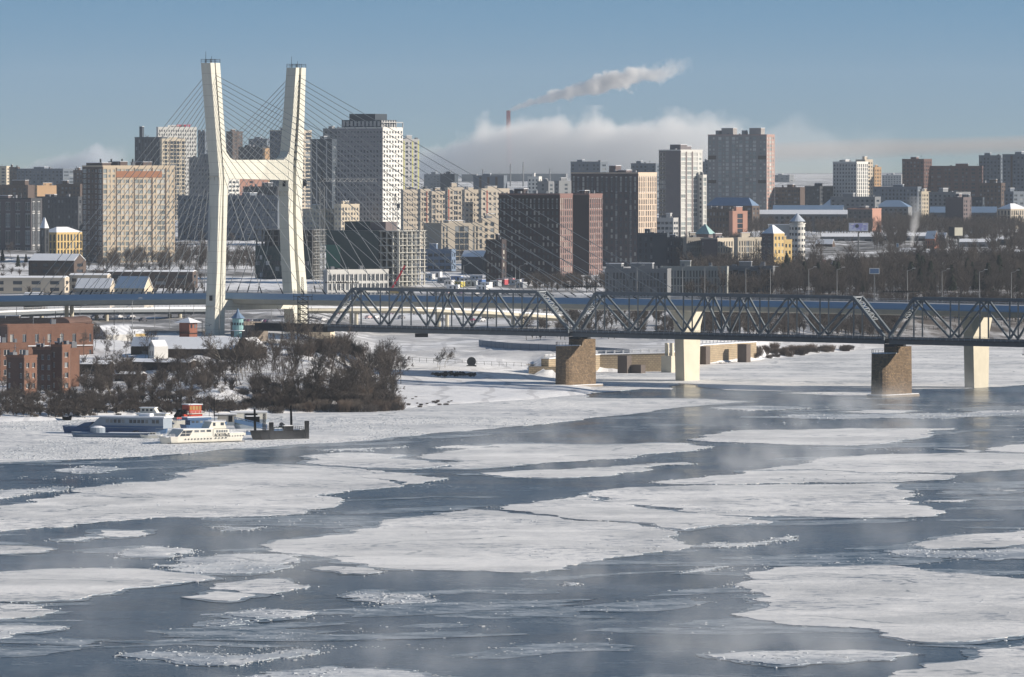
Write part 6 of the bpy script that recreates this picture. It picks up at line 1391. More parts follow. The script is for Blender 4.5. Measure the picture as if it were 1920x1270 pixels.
put(PR[2], PX(88, 2330), 2330, .95, 'round bare tree alone on the snowfield behind the deck at the left', 'lone bare trees on the snowfield'); put(PR[2], PX(140, 2400), 2400, .8, 'second bare tree on the snowfield, right of the round one', 'lone bare trees on the snowfield')
scatter(8, 795, 905, 462, 480, [PR[0], PR[2]], .6, .9, 'bare tree in front of the stone civic building', 'bare trees by the civic building')
# masses of far trees nobody could count
def woodland(lab, x0, x1, y0, y1, n, hh, m_, seed, cond=None):
    rnd = random.Random(seed); m = MB()
    for k in range(n):
        px = rnd.uniform(x0, x1); py = rnd.uniform(y0, y1)
        if cond and not cond(px, py): continue
        D = gD(px, py); x = PX(px, D); z = gz(x, D); h = hh * rnd.uniform(.6, 1.15); rad = h * .27
        m.tube((x, D, z), (x + rnd.gauss(0, .3), D, z + h * .6), .16, .08, 3, 0, False)
        for j in range(30):
            a = rnd.uniform(0, 6.283); b0 = Vector((x, D, z + h * rnd.uniform(.2, .75))); t = rnd.uniform(.3, 1); e_ = b0 + Vector((math.cos(a) * rad * t, math.sin(a) * rad * t, h * rnd.uniform(.12, .32)))
            m.tube(b0, e_, .09, .05, 3, 0, False)
            for q in range(2): e2 = e_ + Vector((rnd.gauss(0, 1), rnd.gauss(0, 1), rnd.uniform(.3, 1.6))); m.tube(b0 + (e_ - b0) * rnd.uniform(.4, .8), e2, .06, .04, 3, 0, False)
    o = m.build('woodland', m_, None); o['kind'] = 'stuff'; tag(o, lab, 'woodland')
woodland('dense leafless wood filling the park behind the bridge at the right', 1280, 1930, 490, 560, 1250, 10.5, TWIG, 91, lambda x, y: y > 508 or x > 1650)
woodland('grey-brown wood around the barracks and billboards at the right', 1400, 1930, 424, 478, 1500, 11, TWIG, 92, lambda x, y: y < 443 or (x > 1620 and mnoise.noise((x * .02, y * .1, 0)) > .05))
woodland('tangle of leafless trees below the beige tower and behind the cables', 180, 480, 478, 512, 170, 9, TWIG, 93)
woodland('leafless trees among the left bank sheds and houses', 150, 440, 690, 745, 110, 5, TWIG, 94)
woodland('leafless street trees at the feet of the central buildings', 780, 960, 455, 500, 90, 7, TWIG, 95)
woodland('bushes and rubble-strewn scrub behind the truss, left of the first road pier', 985, 1290, 585, 640, 150, 5, TWIG, 96)
woodland('dark park trees between deck and truss, between the road piers', 1300, 1680, 575, 636, 480, 7, TWIG, 97)
woodland('leafless trees on the embankment at the right edge', 1650, 1930, 570, 606, 230, 7, TWIG, 98)
woodland('scrub and small trees behind the slip roads at the left', -10, 380, 505, 556, 130, 5, TWIG, 99)
woodland('weeds and brush on the spoil heap and slope above the moorings', 160, 470, 742, 776, 260, 1.6, TWIG, 101)
woodland('thick brushwood filling the grove', 470, 740, 725, 768, 170, 4, TWIG, 102, lambda x, y: y > 690 + abs(x - 600) * .2)
woodland('brown brushwood at the foot of the chocolate office blocks', 985, 1145, 527, 548, 90, 5, TWIG, 103)
woodland('low brush on the snow slope below the brick houses', -10, 170, 744, 784, 150, 1.8, TWIG, 104)
woodland('dark street trees between the old halls and the billboards', 1290, 1480, 452, 478, 110, 8, TWIG, 105)
# ---------------------------------------------------------------- boats frozen in by the bank
SHW = mat('ship_white', (0.68, 0.66, 0.59), 0.6, 0.2, 0.5, bmp=0.05); SHB = mat('ship_blue', (0.055, 0.12, 0.24), 0.5, 0.15, 0.4); SHG = mat('ship_grey', (0.27, 0.32, 0.38), 0.6, 0.15, 0.4)
SHK = mat('ship_black', (0.009, 0.009, 0.011), 0.95, 0.3, 0.6, spec=0.03); SHR = mat('ship_red', (0.55, 0.06, 0.03), 0.5, 0.15, 0.5)
def hull(m, L, w_, zt, bow_l=0.12, bow_r=0.12, m0=0, rake=1.2, sheer=.35):
    n = 14; rows = []
    for zz, k in ((-.4, .86), (zt * .5, .95), (zt, 1.0)):
        row = []
        for i in range(n + 1):
            f = i / n; ww = w_ / 2 * k
            if f < bow_l: ww *= max(.12, math.sin((f / bow_l) * math.pi / 2))
            if f > 1 - bow_r: ww *= max(.12, math.sin(((1 - f) / bow_r) * math.pi / 2))
            x = f * L; x += (rake * (1 - k) * 4) * (1 if f < .5 else -1) * (1 if (f < .2 or f > .8) else 0)
            z = zz + (sheer * (abs(f - .5) * 2) ** 3 if zz == zt else 0); row.append((x, ww, z))
        rows.append(row)
    vs = []
    for row in rows: vs += [(x, -w, z) for x, w, z in row] + [(x, w, z) for x, w, z in row]
    R_ = 2 * (n + 1); fs = []
    for r in range(2):
        for i in range(n):
            fs.append((r * R_ + i, r * R_ + i + 1, (r + 1) * R_ + i + 1, (r + 1) * R_ + i)); o = n + 1
            fs.append((r * R_ + o + i + 1, r * R_ + o + i, (r + 1) * R_ + o + i, (r + 1) * R_ + o + i + 1))
        fs.append((r * R_ + n + 1, r * R_, (r + 1) * R_, (r + 1) * R_ + n + 1)); fs.append((r * R_ + n, r * R_ + 2 * n + 1, (r + 1) * R_ + 2 * n + 1, (r + 1) * R_ + n))
    m.add(vs, fs, m0)
    for i in range(n): m.add([], []); m.f.append(tuple(len(m.v) - len(vs) + 2 * R_ + q for q in (i, i + 1, n + 2 + i, n + 1 + i))); m.m.append(m0)
def boat(lab, px, py, rz, L, w_, zt, hm_, name='boat', cat='boat', **k):
    x, y = wp(px, py, .25); e = thing(name, lab, cat, (x, y, .25), R(rz)); m = MB(); hull(m, L, w_, zt, **k); m.build('hull', hm_, e); e.scale = (1, 1, .86)
    return e
def part(e, name, mats, *boxes):
    m = MB()
    for b in boxes: m.box(*b)
    return m.build(name, mats, e)
def wins(e, x0, dx, n, y, z0, z1, w_, nm='window', g=None):
    for k in range(n): part(e, nm, g or GL, (x0 + k * dx, x0 + k * dx + w_, y - .06, y + .02, z0, z1))
def rail(e, x0, x1, y0, y1, z, hh=1.0, mm=None):
    m = MB(); P = [(x0, y0), (x1, y0), (x1, y1), (x0, y1)]
    for (a, b_) in zip(P, P[1:] + P[:1]):
        L = math.hypot(b_[0] - a[0], b_[1] - a[1]); n = max(1, int(L / 1.2))
        for k in range(n): f = k / n; x, y = a[0] + (b_[0] - a[0]) * f, a[1] + (b_[1] - a[1]) * f; m.tube((x, y, z), (x, y, z + hh), .04, n=4, cap=False)
        for q in (.5, 1.0): m.obox((*a, z + hh * q), (*b_, z + hh * q), .05, .05)
    m.build('railing', mm or FRW, e)
def mast(e, x, y, z0, z1, r=.1, mm=None, tilt=0, nm='mast'):
    m = MB(); m.tube((x, y, z0), (x + tilt, y, z1), r, r * .7, 7); m.build(nm, mm or STEELD, e)
# white excursion ship with its name on the side
e = boat('white excursion ship with portholes and its name on the side, front of the moorings', 299, 831.5, 37, 29.5, 5.6, 1.9, SHW, 'excursion_ship', 'ship', bow_l=.10, bow_r=.06)
y_ = -2.75
part(e, 'waterline_band', SHK, (1.0, 28.4, y_ + .02, y_ + .1, -.1, .12))
part(e, 'snow', SNOW, (.8, 4.0, -2.2, 2.2, 1.95, 2.15), (22.0, 28.4, -2.3, 2.3, 2.7, 2.85))
m = MB()     # main house with a raked front window bay
pr = [(4.2, 1.85), (17.2, 1.85), (17.2, 4.2), (6.6, 4.2)]
def side_prism(m, pr, ya, yb, mm=0):
    n = len(pr); m.add([(x, ya, z) for x, z in pr] + [(x, yb, z) for x, z in pr], [tuple(range(n)), tuple(range(2 * n - 1, n - 1, -1))] + [((i + 1) % n, i, n + i, n + (i + 1) % n) for i in range(n)], mm)
side_prism(m, pr, y_, 2.75); m.build('deckhouse', SHW, e)
m = MB(); side_prism(m, [(5.2, 2.2), (8.6, 2.2), (9.8, 3.95), (6.4, 3.95)], y_ - .05, y_ + .02); m.build('front_window', GL, e)
part(e, 'window_bars', SHW, (5.3, 9.6, y_ - .09, y_ - .055, 3.0, 3.1)); part(e, 'window_bars', SHW, (7.2, 7.3, y_ - .1, y_ - .055, 2.25, 3.9))
wins(e, 10.4, 2.15, 3, y_, 3.3, 3.95, 1.5)
m = MB(); side_prism(m, [(17.0, 1.8), (22.6, 1.8), (22.6, 4.0), (21.8, 4.1), (17.0, 4.1)], y_ - .12, 2.8); m.build('deckhouse', SHW, e)
part(e, 'window', GL, (18.0, 22.0, y_ - .16, y_ - .1, 3.0, 3.75))
for k in range(4): part(e, 'window_bars', SHW, (18.7 + k * .85, 18.85 + k * .85, y_ - .2, y_ - .15, 3.0, 3.75))
m = MB(); side_prism(m, [(16.0, 4.2), (22.4, 4.2), (21.6, 6.4), (17.2, 6.4)], -1.9, 1.9); m.build('wheelhouse', SHW, e)
part(e, 'window', GL, (17.6, 18.4, -1.97, -1.88, 5.1, 6.1)); part(e, 'window', GL, (20.3, 21.4, -1.97, -1.88, 5.2, 6.1)); part(e, 'wheelhouse_roof', SNOW, (16.9, 22.0, -2.1, 2.1, 6.4, 6.6))
part(e, 'deckhouse_roof', SNOW, (6.5, 17.0, -2.7, 2.7, 4.2, 4.38)); part(e, 'aft_bulwark', SHW, (22.6, 28.6, y_ + .0, 2.6, 1.8, 2.7))
for k in range(9):
    x = 7.2 + k * 1.13; m = MB(); m.tube((x, y_ - .04, 1.15), (x, y_ + .1, 1.15), .24, n=10); m.build('porthole', GL, e)
for k in range(6):
    x = 22.9 + k * .95; m = MB(); m.tube((x, y_ - .04, 1.75), (x, y_ + .3, 1.75), .23, n=10); m.build('porthole', GL, e)
for k in range(4):
    x = 17.9 + k * 1.2; m = MB(); m.tube((x, y_ - .17, 1.25), (x, y_ + .1, 1.25), .24, n=10); m.build('porthole', GL, e)
tcv = bpy.data.curves.new('ship_name', 'FONT'); tcv.body = 'АСКОЛЬД'; tcv.size = 1.35; tcv.extrude = .03; tcv.offset = .0; tcv.space_character = 1.12
to = bpy.data.objects.new('tmp', tcv); sc.collection.objects.link(to); bpy.context.view_layer.update()
me = bpy.data.meshes.new_from_object(to); bpy.data.objects.remove(to); me.materials.clear(); me.materials.append(SHK)
no = link('ship_name', me, e, (17.35, y_ - .2, 1.75)); no.rotation_euler = (R(90), 0, 0); no.scale = (.74, 1, 1)
rail(e, 22.4, 28.6, -2.5, 2.5, 2.7); rail(e, .8, 4.1, -1.8, 1.8, 1.95, .9); mast(e, 19.5, 0, 6.4, 10.5, .09); m = MB(); m.obox((18.4, 0, 9.2), (20.6, 0, 9.2), .08, .08); m.build('yard', STEELD, e)
e.scale = (.93, 1, .86)
# blue and white river cruiser in shade
e = boat('long blue-hulled river ship with a snowy roof, at the left of the moorings', 118, 810, -22, 33, 6.0, 1.8, SHB, 'river_ship', 'ship', bow_l=.2, bow_r=.05)
m = MB(); side_prism(m, [(9.5, 1.8), (33, 1.8), (33, 5.2), (13.0, 5.2)], -2.9, 2.9); m.build('deckhouse', SHG, e)
m = MB(); side_prism(m, [(7, 5.3), (14, 5.25), (33.4, 5.25), (33.4, 5.7), (13, 5.7)], -3.2, 3.2); m.build('roof', SNOW, e)
wins(e, 15.0, 1.25, 5, -2.9, 3.5, 4.6, .9); wins(e, 22.4, 1.25, 5, -2.9, 3.5, 4.6, .9); wins(e, 29.5, 1.25, 2, -2.9, 3.5, 4.6, .9)
part(e, 'blue_stripe', SHB, (13, 33, -2.96, -2.88, 2.0, 2.6)); m = MB(); side_prism(m, [(5.2, 1.8), (9.4, 1.8), (10.4, 3.6), (8.0, 3.4)], -2.4, 2.4); m.build('foredeck_house', SHB, e)
part(e, 'snow', SNOW, (1.5, 6, -1.6, 1.6, 1.85, 2.05), (24.5, 28, -1.2, 1.2, 5.7, 6.6)); rail(e, 1.5, 7, -1.9, 1.9, 1.9, .9); mast(e, 11, 0, 5.2, 7.6, .08)
e = boat('grey-white barge hull lying alongside the blue-hulled ship', 134, 818, -14, 26, 4.2, 1.2, SHG, 'barge', 'barge', bow_l=.15, bow_r=.1)
m = MB(); m.tube((7.6, .4, 1.0), (7.6, .4, 2.9), 2.1, 2.1, 14); m.build('round_tank', SHG, e); m = MB(); m.cone((7.6, .4, 2.9), 2.1, .5, 14, 0, 1.0); m.build('snow_cap', SNOW, e)
part(e, 'deck_snow', SNOW, (11, 24, -1.6, 1.6, 1.2, 1.4)); part(e, 'deck_snow', SNOW, (2, 5, -1.2, 1.2, 1.2, 1.4)); part(e, 'rub_rail', SHB, (1.5, 24.5, -2.2, -2.06, .8, 1.05))
e = boat('white cabin yacht with wide windows moored behind the blue-hulled ship', 250, 800, -12, 16, 4.6, 2.0, SHW, 'yacht', 'yacht', bow_l=.08, bow_r=.25)
m = MB(); side_prism(m, [(1.5, 2), (11.5, 2), (10, 4.4), (1.5, 4.4)], -2.0, 2.0); m.build('cabin', SHW, e); wins(e, 2.2, 1.6, 5, -2.0, 3.0, 3.9, 1.1); part(e, 'cabin_roof', SNOW, (1.2, 10.6, -2.2, 2.2, 4.4, 4.7))
m = MB(); side_prism(m, [(2.5, 4.7), (7.5, 4.7), (6.6, 6.4), (2.5, 6.4)], -1.5, 1.5); m.build('wheelhouse', SHW, e); wins(e, 3, 1.2, 3, -1.5, 5.3, 6.1, .8); part(e, 'wheelhouse_roof', SNOW, (2.2, 7, -1.7, 1.7, 6.4, 6.6)); rail(e, 10.8, 15, -1.2, 1.2, 2.1)
part(e, 'hull_stripe', SHB, (1, 13, -2.36, -2.26, 1.0, 1.5)); mast(e, 4.5, 0, 6.6, 9.2, .07)
e = boat('tug with a bright red wheelhouse and a dark slanted funnel', 318, 797, 33, 18, 5.2, 1.9, SHB, 'tugboat', 'tugboat', bow_l=.08, bow_r=.3)
part(e, 'bulwark', SHR, (1.0, 9.8, -2.55, -2.35, 1.9, 2.7)); part(e, 'deckhouse', SHR, (3.6, 9.8, -2.2, 2.2, 1.9, 3.6)); part(e, 'bridge_deck', SHW, (4.6, 10.2, -2.5, 2.5, 3.6, 3.85))
part(e, 'wheelhouse', SHR, (5.4, 9.6, -2.0, 2.0, 3.85, 6.7)); part(e, 'wheelhouse_roof', SNOW, (5.1, 9.9, -2.3, 2.3, 6.7, 7.0)); wins(e, 5.6, 1.0, 4, -2.0, 5.0, 6.3, .75, 'window', glass_mat('amber_glass', (0.25, 0.15, 0.05), (0.5, 0.35, 0.15), .5))
for k in range(3): part(e, 'window', GL, (9.58, 9.66, -1.7 + k * 1.2, -.8 + k * 1.2, 5.0, 6.3))
m = MB(); side_prism(m, [(1.2, 2.0), (3.6, 2.0), (5.3, 5.0), (3.4, 5.0)], -1.1, 1.1); m.build('funnel', SHK, e); mast(e, 4.2, .5, 3.6, 10.6, .13, SHK); mast(e, 8.2, 1.2, 6.9, 9.3, .2, SHK, nm='exhaust_pipe'); rail(e, 4.8, 10.0, -2.4, 2.4, 3.85, .8)
e = boat('blue work boat with a low canopy behind the white excursion ship', 338, 806, 35, 12, 3.8, 1.5, SHB, 'work_boat', 'boat', bow_l=.1, bow_r=.2)
part(e, 'canopy', SHB, (1.5, 9.5, -1.6, 1.6, 3.2, 4.0)); part(e, 'snow', SNOW, (1.4, 9.6, -1.7, 1.7, 4.0, 4.25)); part(e, 'cabin', SHB, (2.5, 8.5, -1.4, 1.4, 1.5, 3.2)); wins(e, 3, 1.4, 4, -1.4, 2.2, 2.9, .9)
for (px, py, rz, L, lab, mm) in ((234, 817.5, -8, 5.4, 'small dark open motorboat half full of snow', SHK), (262, 821, 4, 6.4, 'small white motorboat with a windscreen, ahead of the excursion ship', SHW), (283, 812, 20, 6.6, 'little grey cabin boat under a tarpaulin by the excursion ship bow', SHG), (248, 811, -15, 6, 'small blue launch between the barge and the motorboats', SHB)):
    e = boat(lab, px, py, rz, L, 2.1, .8, mm, 'motorboat', 'motorboat', bow_l=.4, bow_r=.06, sheer=.25)
    part(e, 'snow', SNOW, (L * .35, L * .9, -.85, .85, .8, 1.05)); m = MB(); side_prism(m, [(L * .35, .8), (L * .75, .8), (L * .7, 1.7), (L * .48, 1.7)], -.8, .8); m.build('cabin', SHW if mm is SHG else mm, e); wins(e, L * .45, .8, 2, -.8, 1.15, 1.55, .6)
# black dredging pontoon with spuds
e = boat('black steel pontoon with four tall spud posts, right end of the moorings', 471, 823.5, 30, 17.5, 6.4, 2.6, SHK, 'pontoon', 'pontoon', bow_l=.06, bow_r=.12, sheer=0)
for (x, y, z0, z1, r, t) in ((2.6, 2.4, -1, 9.6, .42, -.3), (14.0, 2.4, -1, 10.4, .42, -.3), (4.6, -3.1, -.2, 5.4, .85, 0), (15.8, -3.0, -.2, 5.6, .85, 0)):
    if r > .6: part(e, 'spud_housing', SHK, (x - r / 2 - .1, x + r / 2 + .1, y - .5, y + .3, z0, z1))
    else: mast(e, x, y, z0, z1, r, SHK, t, 'spud')
part(e, 'deck_house', SHK, (9.2, 12.2, -1.8, 1.2, 2.6, 4.0)); part(e, 'winch', mat('winch_green', (0.05, 0.09, 0.08), .6), (6.8, 9.0, -1.5, 1.2, 2.6, 3.6)); m = MB(); m.tube((9.8, -.6, 4.0), (9.8, .8, 4.6), .6, n=8); m.build('engine', STEELD, e)
part(e, 'blue_tank', SHB, (5.6, 8.4, -3.0, -1.9, 2.6, 3.3)); part(e, 'snow', SNOW, (12.5, 15.0, -1.5, 1.8, 2.6, 2.85), (5.8, 8.2, -2.9, -2.0, 3.3, 3.45), (9.3, 12.1, -1.7, 1.1, 4.0, 4.2)); rail(e, 5.5, 14.8, -3.1, 3.0, 2.6, 1.2, STEELD)
m = MB(); lattice(m, 4.6, 1.0, 2.6, 8.0, .7, .5, 6, .05); m.build('derrick', STEELD, e)
part(e, 'bollard', STEELD, (16.5, 17.0, -1.2, -.6, 2.6, 3.4))
e = boat('blue gangway pontoon sloping down to the black pontoon', 445, 815, 22, 12, 2.6, .9, SHB, 'gangway_pontoon', 'pontoon', bow_l=.05, bow_r=.05, sheer=0)
m = MB()
for sgn in (-1, 1):
    A_, B_ = Vector((-.5, sgn * .9, 4.0)), Vector((8.5, sgn * .9, 1.6)); m.obox(A_, B_, .18, .3); m.obox(A_ + Vector((0, 0, 1.6)), B_ + Vector((0, 0, 1.6)), .16, .16)
    for k in range(8): f = k / 7; p = A_ + (B_ - A_) * f; m.obox(p, p + Vector((0, 0, 1.6)), .12, .12)
    m.obox(A_ + Vector((0, 0, .5)), B_ + Vector((0, 0, .9)), .06, 1.0)
m.obox((-.5, 0, 3.9), (8.5, 0, 1.5), 1.8, .15); m.build('gangway', SHB, e); part(e, 'snow', SNOW, (3, 9, -1, 1, .9, 1.2))
e = boat('green-grey hulk with a black box cabin behind the gangway', 438, 803, 15, 9, 3.4, 1.2, SHG, 'hulk', 'boat', sheer=.1)
part(e, 'box_cabin', SHK, (3.6, 7.4, -1.4, 1.4, 1.2, 3.9)); part(e, 'drum', mat('winch_green', (0, 0, 0)), (.5, 2.6, -1.2, 1.0, 1.2, 2.8)); part(e, 'snow', SNOW, (3.5, 7.5, -1.5, 1.5, 3.9, 4.1))
e = boat('grey hut barge with an open door under the spoil heap', 398, 797, 10, 8, 4, 1.0, SHG, 'hut_barge', 'barge', sheer=.1)
part(e, 'hut', wm('hutgrey', (0.30, 0.29, 0.27)), (.8, 6.8, -1.8, 1.8, 1.0, 3.6)); part(e, 'roof', SNOW, (.5, 7.1, -2.1, 2.1, 3.6, 3.85)); part(e, 'door', SHK, (4.6, 5.7, -1.88, -1.78, 1.1, 3.1)); mast(e, .6, 0, 1, 9.5, .2, SHK); mast(e, -.8, .8, 0, 10.6, .09, STEELD)
e = boat('white storage barge with a black square opening right of the spoil heap', 430, 792, 8, 12, 4, 1.0, SHG, 'storage_barge', 'barge', sheer=.1)
part(e, 'cabin', SHW, (.5, 11, -1.8, 1.8, 1.0, 3.4)); part(e, 'roof', SNOW, (.3, 11.2, -2, 2, 3.4, 3.8)); part(e, 'opening', SHK, (4.4, 8.2, -1.86, -1.78, 1.2, 3.0))
e = boat('snow-covered tender with a blue deck under the red tug', 372, 800, 25, 9, 3.2, 1.3, SHB, 'tender', 'boat', sheer=.2)
part(e, 'cabin', SHG, (2, 5.4, -1.2, 1.2, 1.3, 3.0)); part(e, 'snow', SNOW, (1.9, 5.6, -1.3, 1.3, 3.0, 3.25)); rail(e, 1, 8, -1.3, 1.3, 1.3, .9); mast(e, 6.4, 0, 1.3, 6.0, .06)
x, y = PX(116, gD(116, 785)), gD(116, 785)
e = thing('rowing_boat', 'small dark rowing boat hauled up on the snowy bank at the left', 'rowing boat', (x, y, gz(x, y)), R(-50)); m = MB(); hull(m, 5, 1.5, .7, .3, .15); m.build('hull', SHK, e); part(e, 'snow', SNOW, (1, 4, -.5, .5, .6, .8))
# ---------------------------------------------------------------- air, smoke and steam
def vol_mat(name, color=(0.8, 0.85, 0.9), aniso=0.2):
    m = bpy.data.materials.new(name); m.use_nodes = True; nt = m.node_tree; nt.nodes.clear()
    o = nt.nodes.new('ShaderNodeOutputMaterial'); v = nt.nodes.new('ShaderNodeVolumePrincipled')
    v.inputs['Color'].default_value = (*color, 1); v.inputs['Anisotropy'].default_value = aniso
    nt.links.new(v.outputs[0], o.inputs['Volume']); return m, nt, v
def mapr(nt, x, a, b_, c, d):
    r = nt.nodes.new('ShaderNodeMapRange'); nt.links.new(x, r.inputs[0]); r.inputs[1].default_value = a; r.inputs[2].default_value = b_; r.inputs[3].default_value = c; r.inputs[4].default_value = d; return r.outputs[0]
def vol_box(name, label, bx, builder, color=(0.8, 0.8, 0.82), aniso=0.2, step=1.0, loc=(0, 0, 0), kind='stuff', cat='smoke'):
    m, nt, v = vol_mat(name + '_vol', color, aniso)
    tcn = nt.nodes.new('ShaderNodeTexCoord').outputs['Object']; sp = nt.nodes.new('ShaderNodeSeparateXYZ'); nt.links.new(tcn, sp.inputs[0])
    nt.links.new(builder(nt, tcn, sp.outputs[0], sp.outputs[1], sp.outputs[2]), v.inputs['Density'])
    m.cycles.volume_step_rate = step
    b_ = MB(); b_.box(*bx); o = b_.build(name, m, None, loc); o['kind'] = kind; tag(o, label, cat); return o
hm, hnt, hv = vol_mat('haze_air', (0.74, 0.84, 0.95), 0.0); hv.inputs['Density'].default_value = 2.9e-5
hb = MB(); hb.box(-9200, 9200, -600, 14300, -7.5, 330.0); ho = hb.build('haze', hm); ho['kind'] = 'stuff'
tag(ho, 'thin bluish winter haze in the air over the whole city and river', 'haze')
M_ = math_
# chimney plume
DP = 10400.0; kx = DP / F
def plume(nt, t, x, y, z):
    n = noise_node(nt, t, 0.034, 5, 0.62); n2 = noise_node(nt, t, 0.010, 2, 0.5)
    u = M_(nt, 'MAXIMUM', x, 0.0)
    zc = M_(nt, 'ADD', M_(nt, 'MULTIPLY', M_(nt, 'POWER', M_(nt, 'DIVIDE', u, 260.0), 0.8), 66.0), M_(nt, 'MULTIPLY', M_(nt, 'SUBTRACT', n2, 0.5), M_(nt, 'MULTIPLY', u, 0.16)))
    r = M_(nt, 'ADD', 3.5, M_(nt, 'MULTIPLY', M_(nt, 'POWER', M_(nt, 'DIVIDE', u, 260.0), 0.7), 31.0))
    dz = M_(nt, 'SUBTRACT', z, zc); d = M_(nt, 'DIVIDE', M_(nt, 'SQRT', M_(nt, 'ADD', M_(nt, 'MULTIPLY', dz, dz), M_(nt, 'MULTIPLY', y, y))), r)
    q = M_(nt, 'SUBTRACT', M_(nt, 'SUBTRACT', 1.72, d), M_(nt, 'MULTIPLY', n, 1.95))
    fade = M_(nt, 'MULTIPLY', mapr(nt, x, 190, 340, 1, 0), mapr(nt, x, -6, 2, 0, 1)); q = M_(nt, 'ADD', q, mapr(nt, x, 190, 380, 0, -.5))
    return M_(nt, 'MULTIPLY', M_(nt, 'MULTIPLY', M_(nt, 'MULTIPLY', q, 3.0, True), M_(nt, 'MAXIMUM', fade, 0.0)), 0.12)
ztop = PZ(209, DP)
vol_box('smoke_plume', 'white smoke plume drifting right from the tall chimney', (-8, 400, -42, 42, -12, 130), plume, (0.97, 0.96, 0.95), 0.0, 0.5, (PX(953.3, DP), DP, ztop))
# the steam bank behind the city
def bank(nt, t, x, y, z):
    n = noise_node(nt, t, 0.019, 6, 0.58); n2 = noise_node(nt, t, 0.0065, 3, 0.5)
    top = M_(nt, 'ADD', M_(nt, 'MULTIPLY', n2, 120.0), M_(nt, 'MULTIPLY', mapr(nt, x, -190, -70, 0, 1), 58.0))
    top = M_(nt, 'ADD', top, mapr(nt, x, 200, 480, 0, -14))
    q = M_(nt, 'DIVIDE', M_(nt, 'SUBTRACT', top, z), 26.0); q = M_(nt, 'SUBTRACT', q, M_(nt, 'MULTIPLY', M_(nt, 'SUBTRACT', n, 0.35), 5.0))
    e_ = M_(nt, 'MULTIPLY', mapr(nt, x, 210, 470, 1, 0.12), mapr(nt, x, 560, 700, 1, 0))
    return M_(nt, 'MULTIPLY', M_(nt, 'MULTIPLY', M_(nt, 'MULTIPLY', q, 1.0, True), M_(nt, 'MAXIMUM', e_, 0.0)), 0.024)
vol_box('steam_bank', 'broad grey-white bank of steam lying behind the central skyline', (-200, 700, -60, 60, -10, 125), bank, (0.97, 0.97, 0.97), 0.0, 0.7, (PX(975, 10300), 10300, 72), cat='steam')
def streak(nt, t, x, y, z):
    n = noise_node(nt, t, 0.006, 4, 0.6, (0.35, 1, 1.6)); zc = M_(nt, 'ADD', 52.0, M_(nt, 'MULTIPLY', x, 0.030)); dz = M_(nt, 'DIVIDE', M_(nt, 'ABSOLUTE', M_(nt, 'SUBTRACT', z, zc)), 34.0)
    q = M_(nt, 'SUBTRACT', M_(nt, 'SUBTRACT', 1.15, dz), M_(nt, 'MULTIPLY', n, 1.1))
    return M_(nt, 'MULTIPLY', M_(nt, 'MULTIPLY', M_(nt, 'MULTIPLY', q, 2.0, True), mapr(nt, x, -480, -300, 0, 1)), 0.0085)
vol_box('smoke_streak', 'faint brownish smoke streaked over the right-hand skyline', (-480, 620, -70, 70, 0, 110), streak, (0.62, 0.56, 0.52), 0.0, 0.8, (PX(1650, 11600), 11600, 72))
def lsm(nt, t, x, y, z):
    n = noise_node(nt, t, 0.045, 5, 0.62); u = mapr(nt, x, -62, 30, 0, 1)
    top = M_(nt, 'MULTIPLY', u, 27.0); q = M_(nt, 'SUBTRACT', M_(nt, 'DIVIDE', M_(nt, 'SUBTRACT', top, z), 9.0), M_(nt, 'MULTIPLY', M_(nt, 'SUBTRACT', n, .35), 4.0))
    return M_(nt, 'MULTIPLY', M_(nt, 'MULTIPLY', q, 1.0, True), M_(nt, 'MULTIPLY', mapr(nt, x, 30, 62, 1, 0.0), 0.05))
vol_box('smoke_left', 'grey-blue smoke rising behind the left skyline beside the beige tower', (-62, 62, -20, 20, -16, 34), lsm, (0.78, 0.82, 0.88), 0.1, 0.5, (PX(128, 5900), 5900, PZ(312, 5900)))
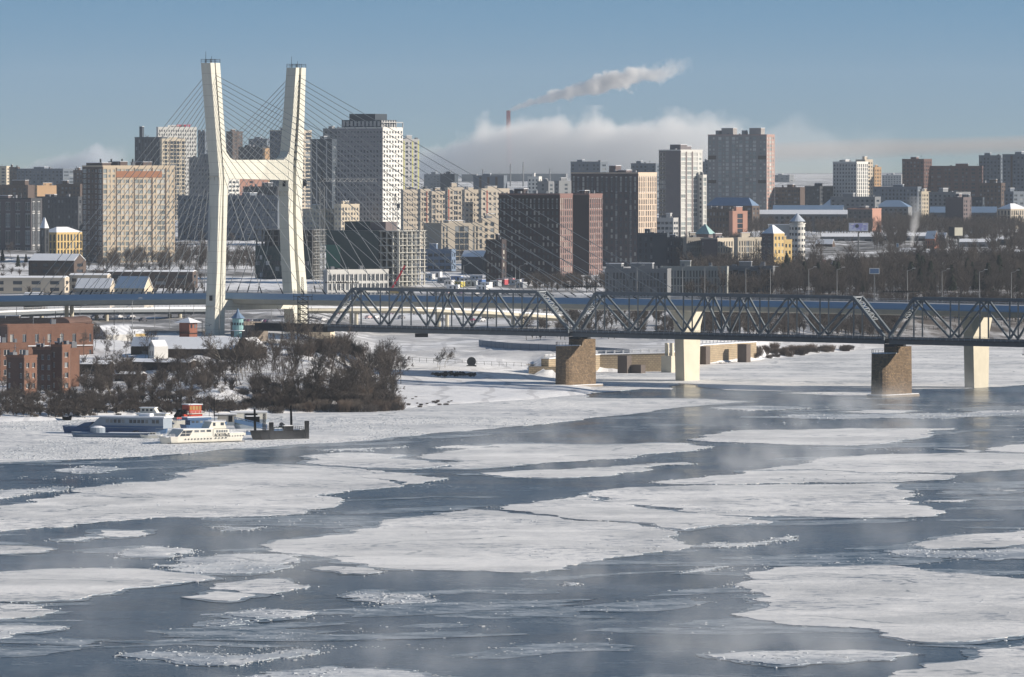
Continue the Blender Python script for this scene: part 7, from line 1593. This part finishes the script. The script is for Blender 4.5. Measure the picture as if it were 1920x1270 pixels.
def col(nt, t, x, y, z):
    n = noise_node(nt, t, 0.13, 5, 0.6); n2 = noise_node(nt, t, 0.05, 2, .5); u = M_(nt, 'MAXIMUM', z, 0.0); xc = M_(nt, 'ADD', M_(nt, 'MULTIPLY', u, .14), M_(nt, 'MULTIPLY', M_(nt, 'SUBTRACT', n2, .5), M_(nt, 'MULTIPLY', u, .6)))
    r = M_(nt, 'ADD', 1.4, M_(nt, 'MULTIPLY', u, .13)); dx = M_(nt, 'SUBTRACT', x, xc)
    d = M_(nt, 'DIVIDE', M_(nt, 'SQRT', M_(nt, 'ADD', M_(nt, 'MULTIPLY', dx, dx), M_(nt, 'MULTIPLY', y, y))), r)
    return M_(nt, 'MULTIPLY', M_(nt, 'MULTIPLY', M_(nt, 'SUBTRACT', M_(nt, 'SUBTRACT', 1.6, d), M_(nt, 'MULTIPLY', n, 1.3)), mapr(nt, z, 6, 27, 1, .12), True), 0.30)
D = 3280.0
vol_box('steam_column', 'small white steam column rising beside the steep-roofed brick house', (-9, 11, -8, 8, 0, 29), col, (0.97, 0.97, 0.97), 0.0, 0.5, (PX(1709, D), D, PZ(463, D)), cat='steam')
# sea smoke curling off the open water
def seasm(nt, t, x, y, z):
    n = noise_node(nt, t, 0.045, 4, 0.62, (0.45, 0.14, 1.6)); n2 = noise_node(nt, t, 0.11, 3, 0.6, (1.0, 0.2, 1.0)); n3 = noise_node(nt, t, 0.0045, 2, .5)
    a = M_(nt, 'MULTIPLY', M_(nt, 'SUBTRACT', M_(nt, 'ADD', M_(nt, 'MULTIPLY', n, 0.55), M_(nt, 'MULTIPLY', n2, 0.45)), 0.485), 6.0, True)
    reg = mapr(nt, n3, .40, .60, 0.0, 1.0)
    hf = M_(nt, 'MAXIMUM', mapr(nt, z, 0, 13, 1, 0), 0.0); right = M_(nt, 'MULTIPLY', mapr(nt, x, -90, 40, .45, 1), M_(nt, 'MAXIMUM', mapr(nt, M_(nt, 'SUBTRACT', y, M_(nt, 'MULTIPLY', x, 1.86)), 1560, 1640, 1, 0), 0.0))
    return M_(nt, 'MULTIPLY', M_(nt, 'MULTIPLY', M_(nt, 'MULTIPLY', a, reg), M_(nt, 'MULTIPLY', hf, right)), 0.0175)
vol_box('sea_smoke', 'thin vapour curling off the open water between the floes', (-190, 240, 780, 1960, 0.1, 13), seasm, (0.95, 0.96, 0.98), 0.0, 0.14, cat='vapour')
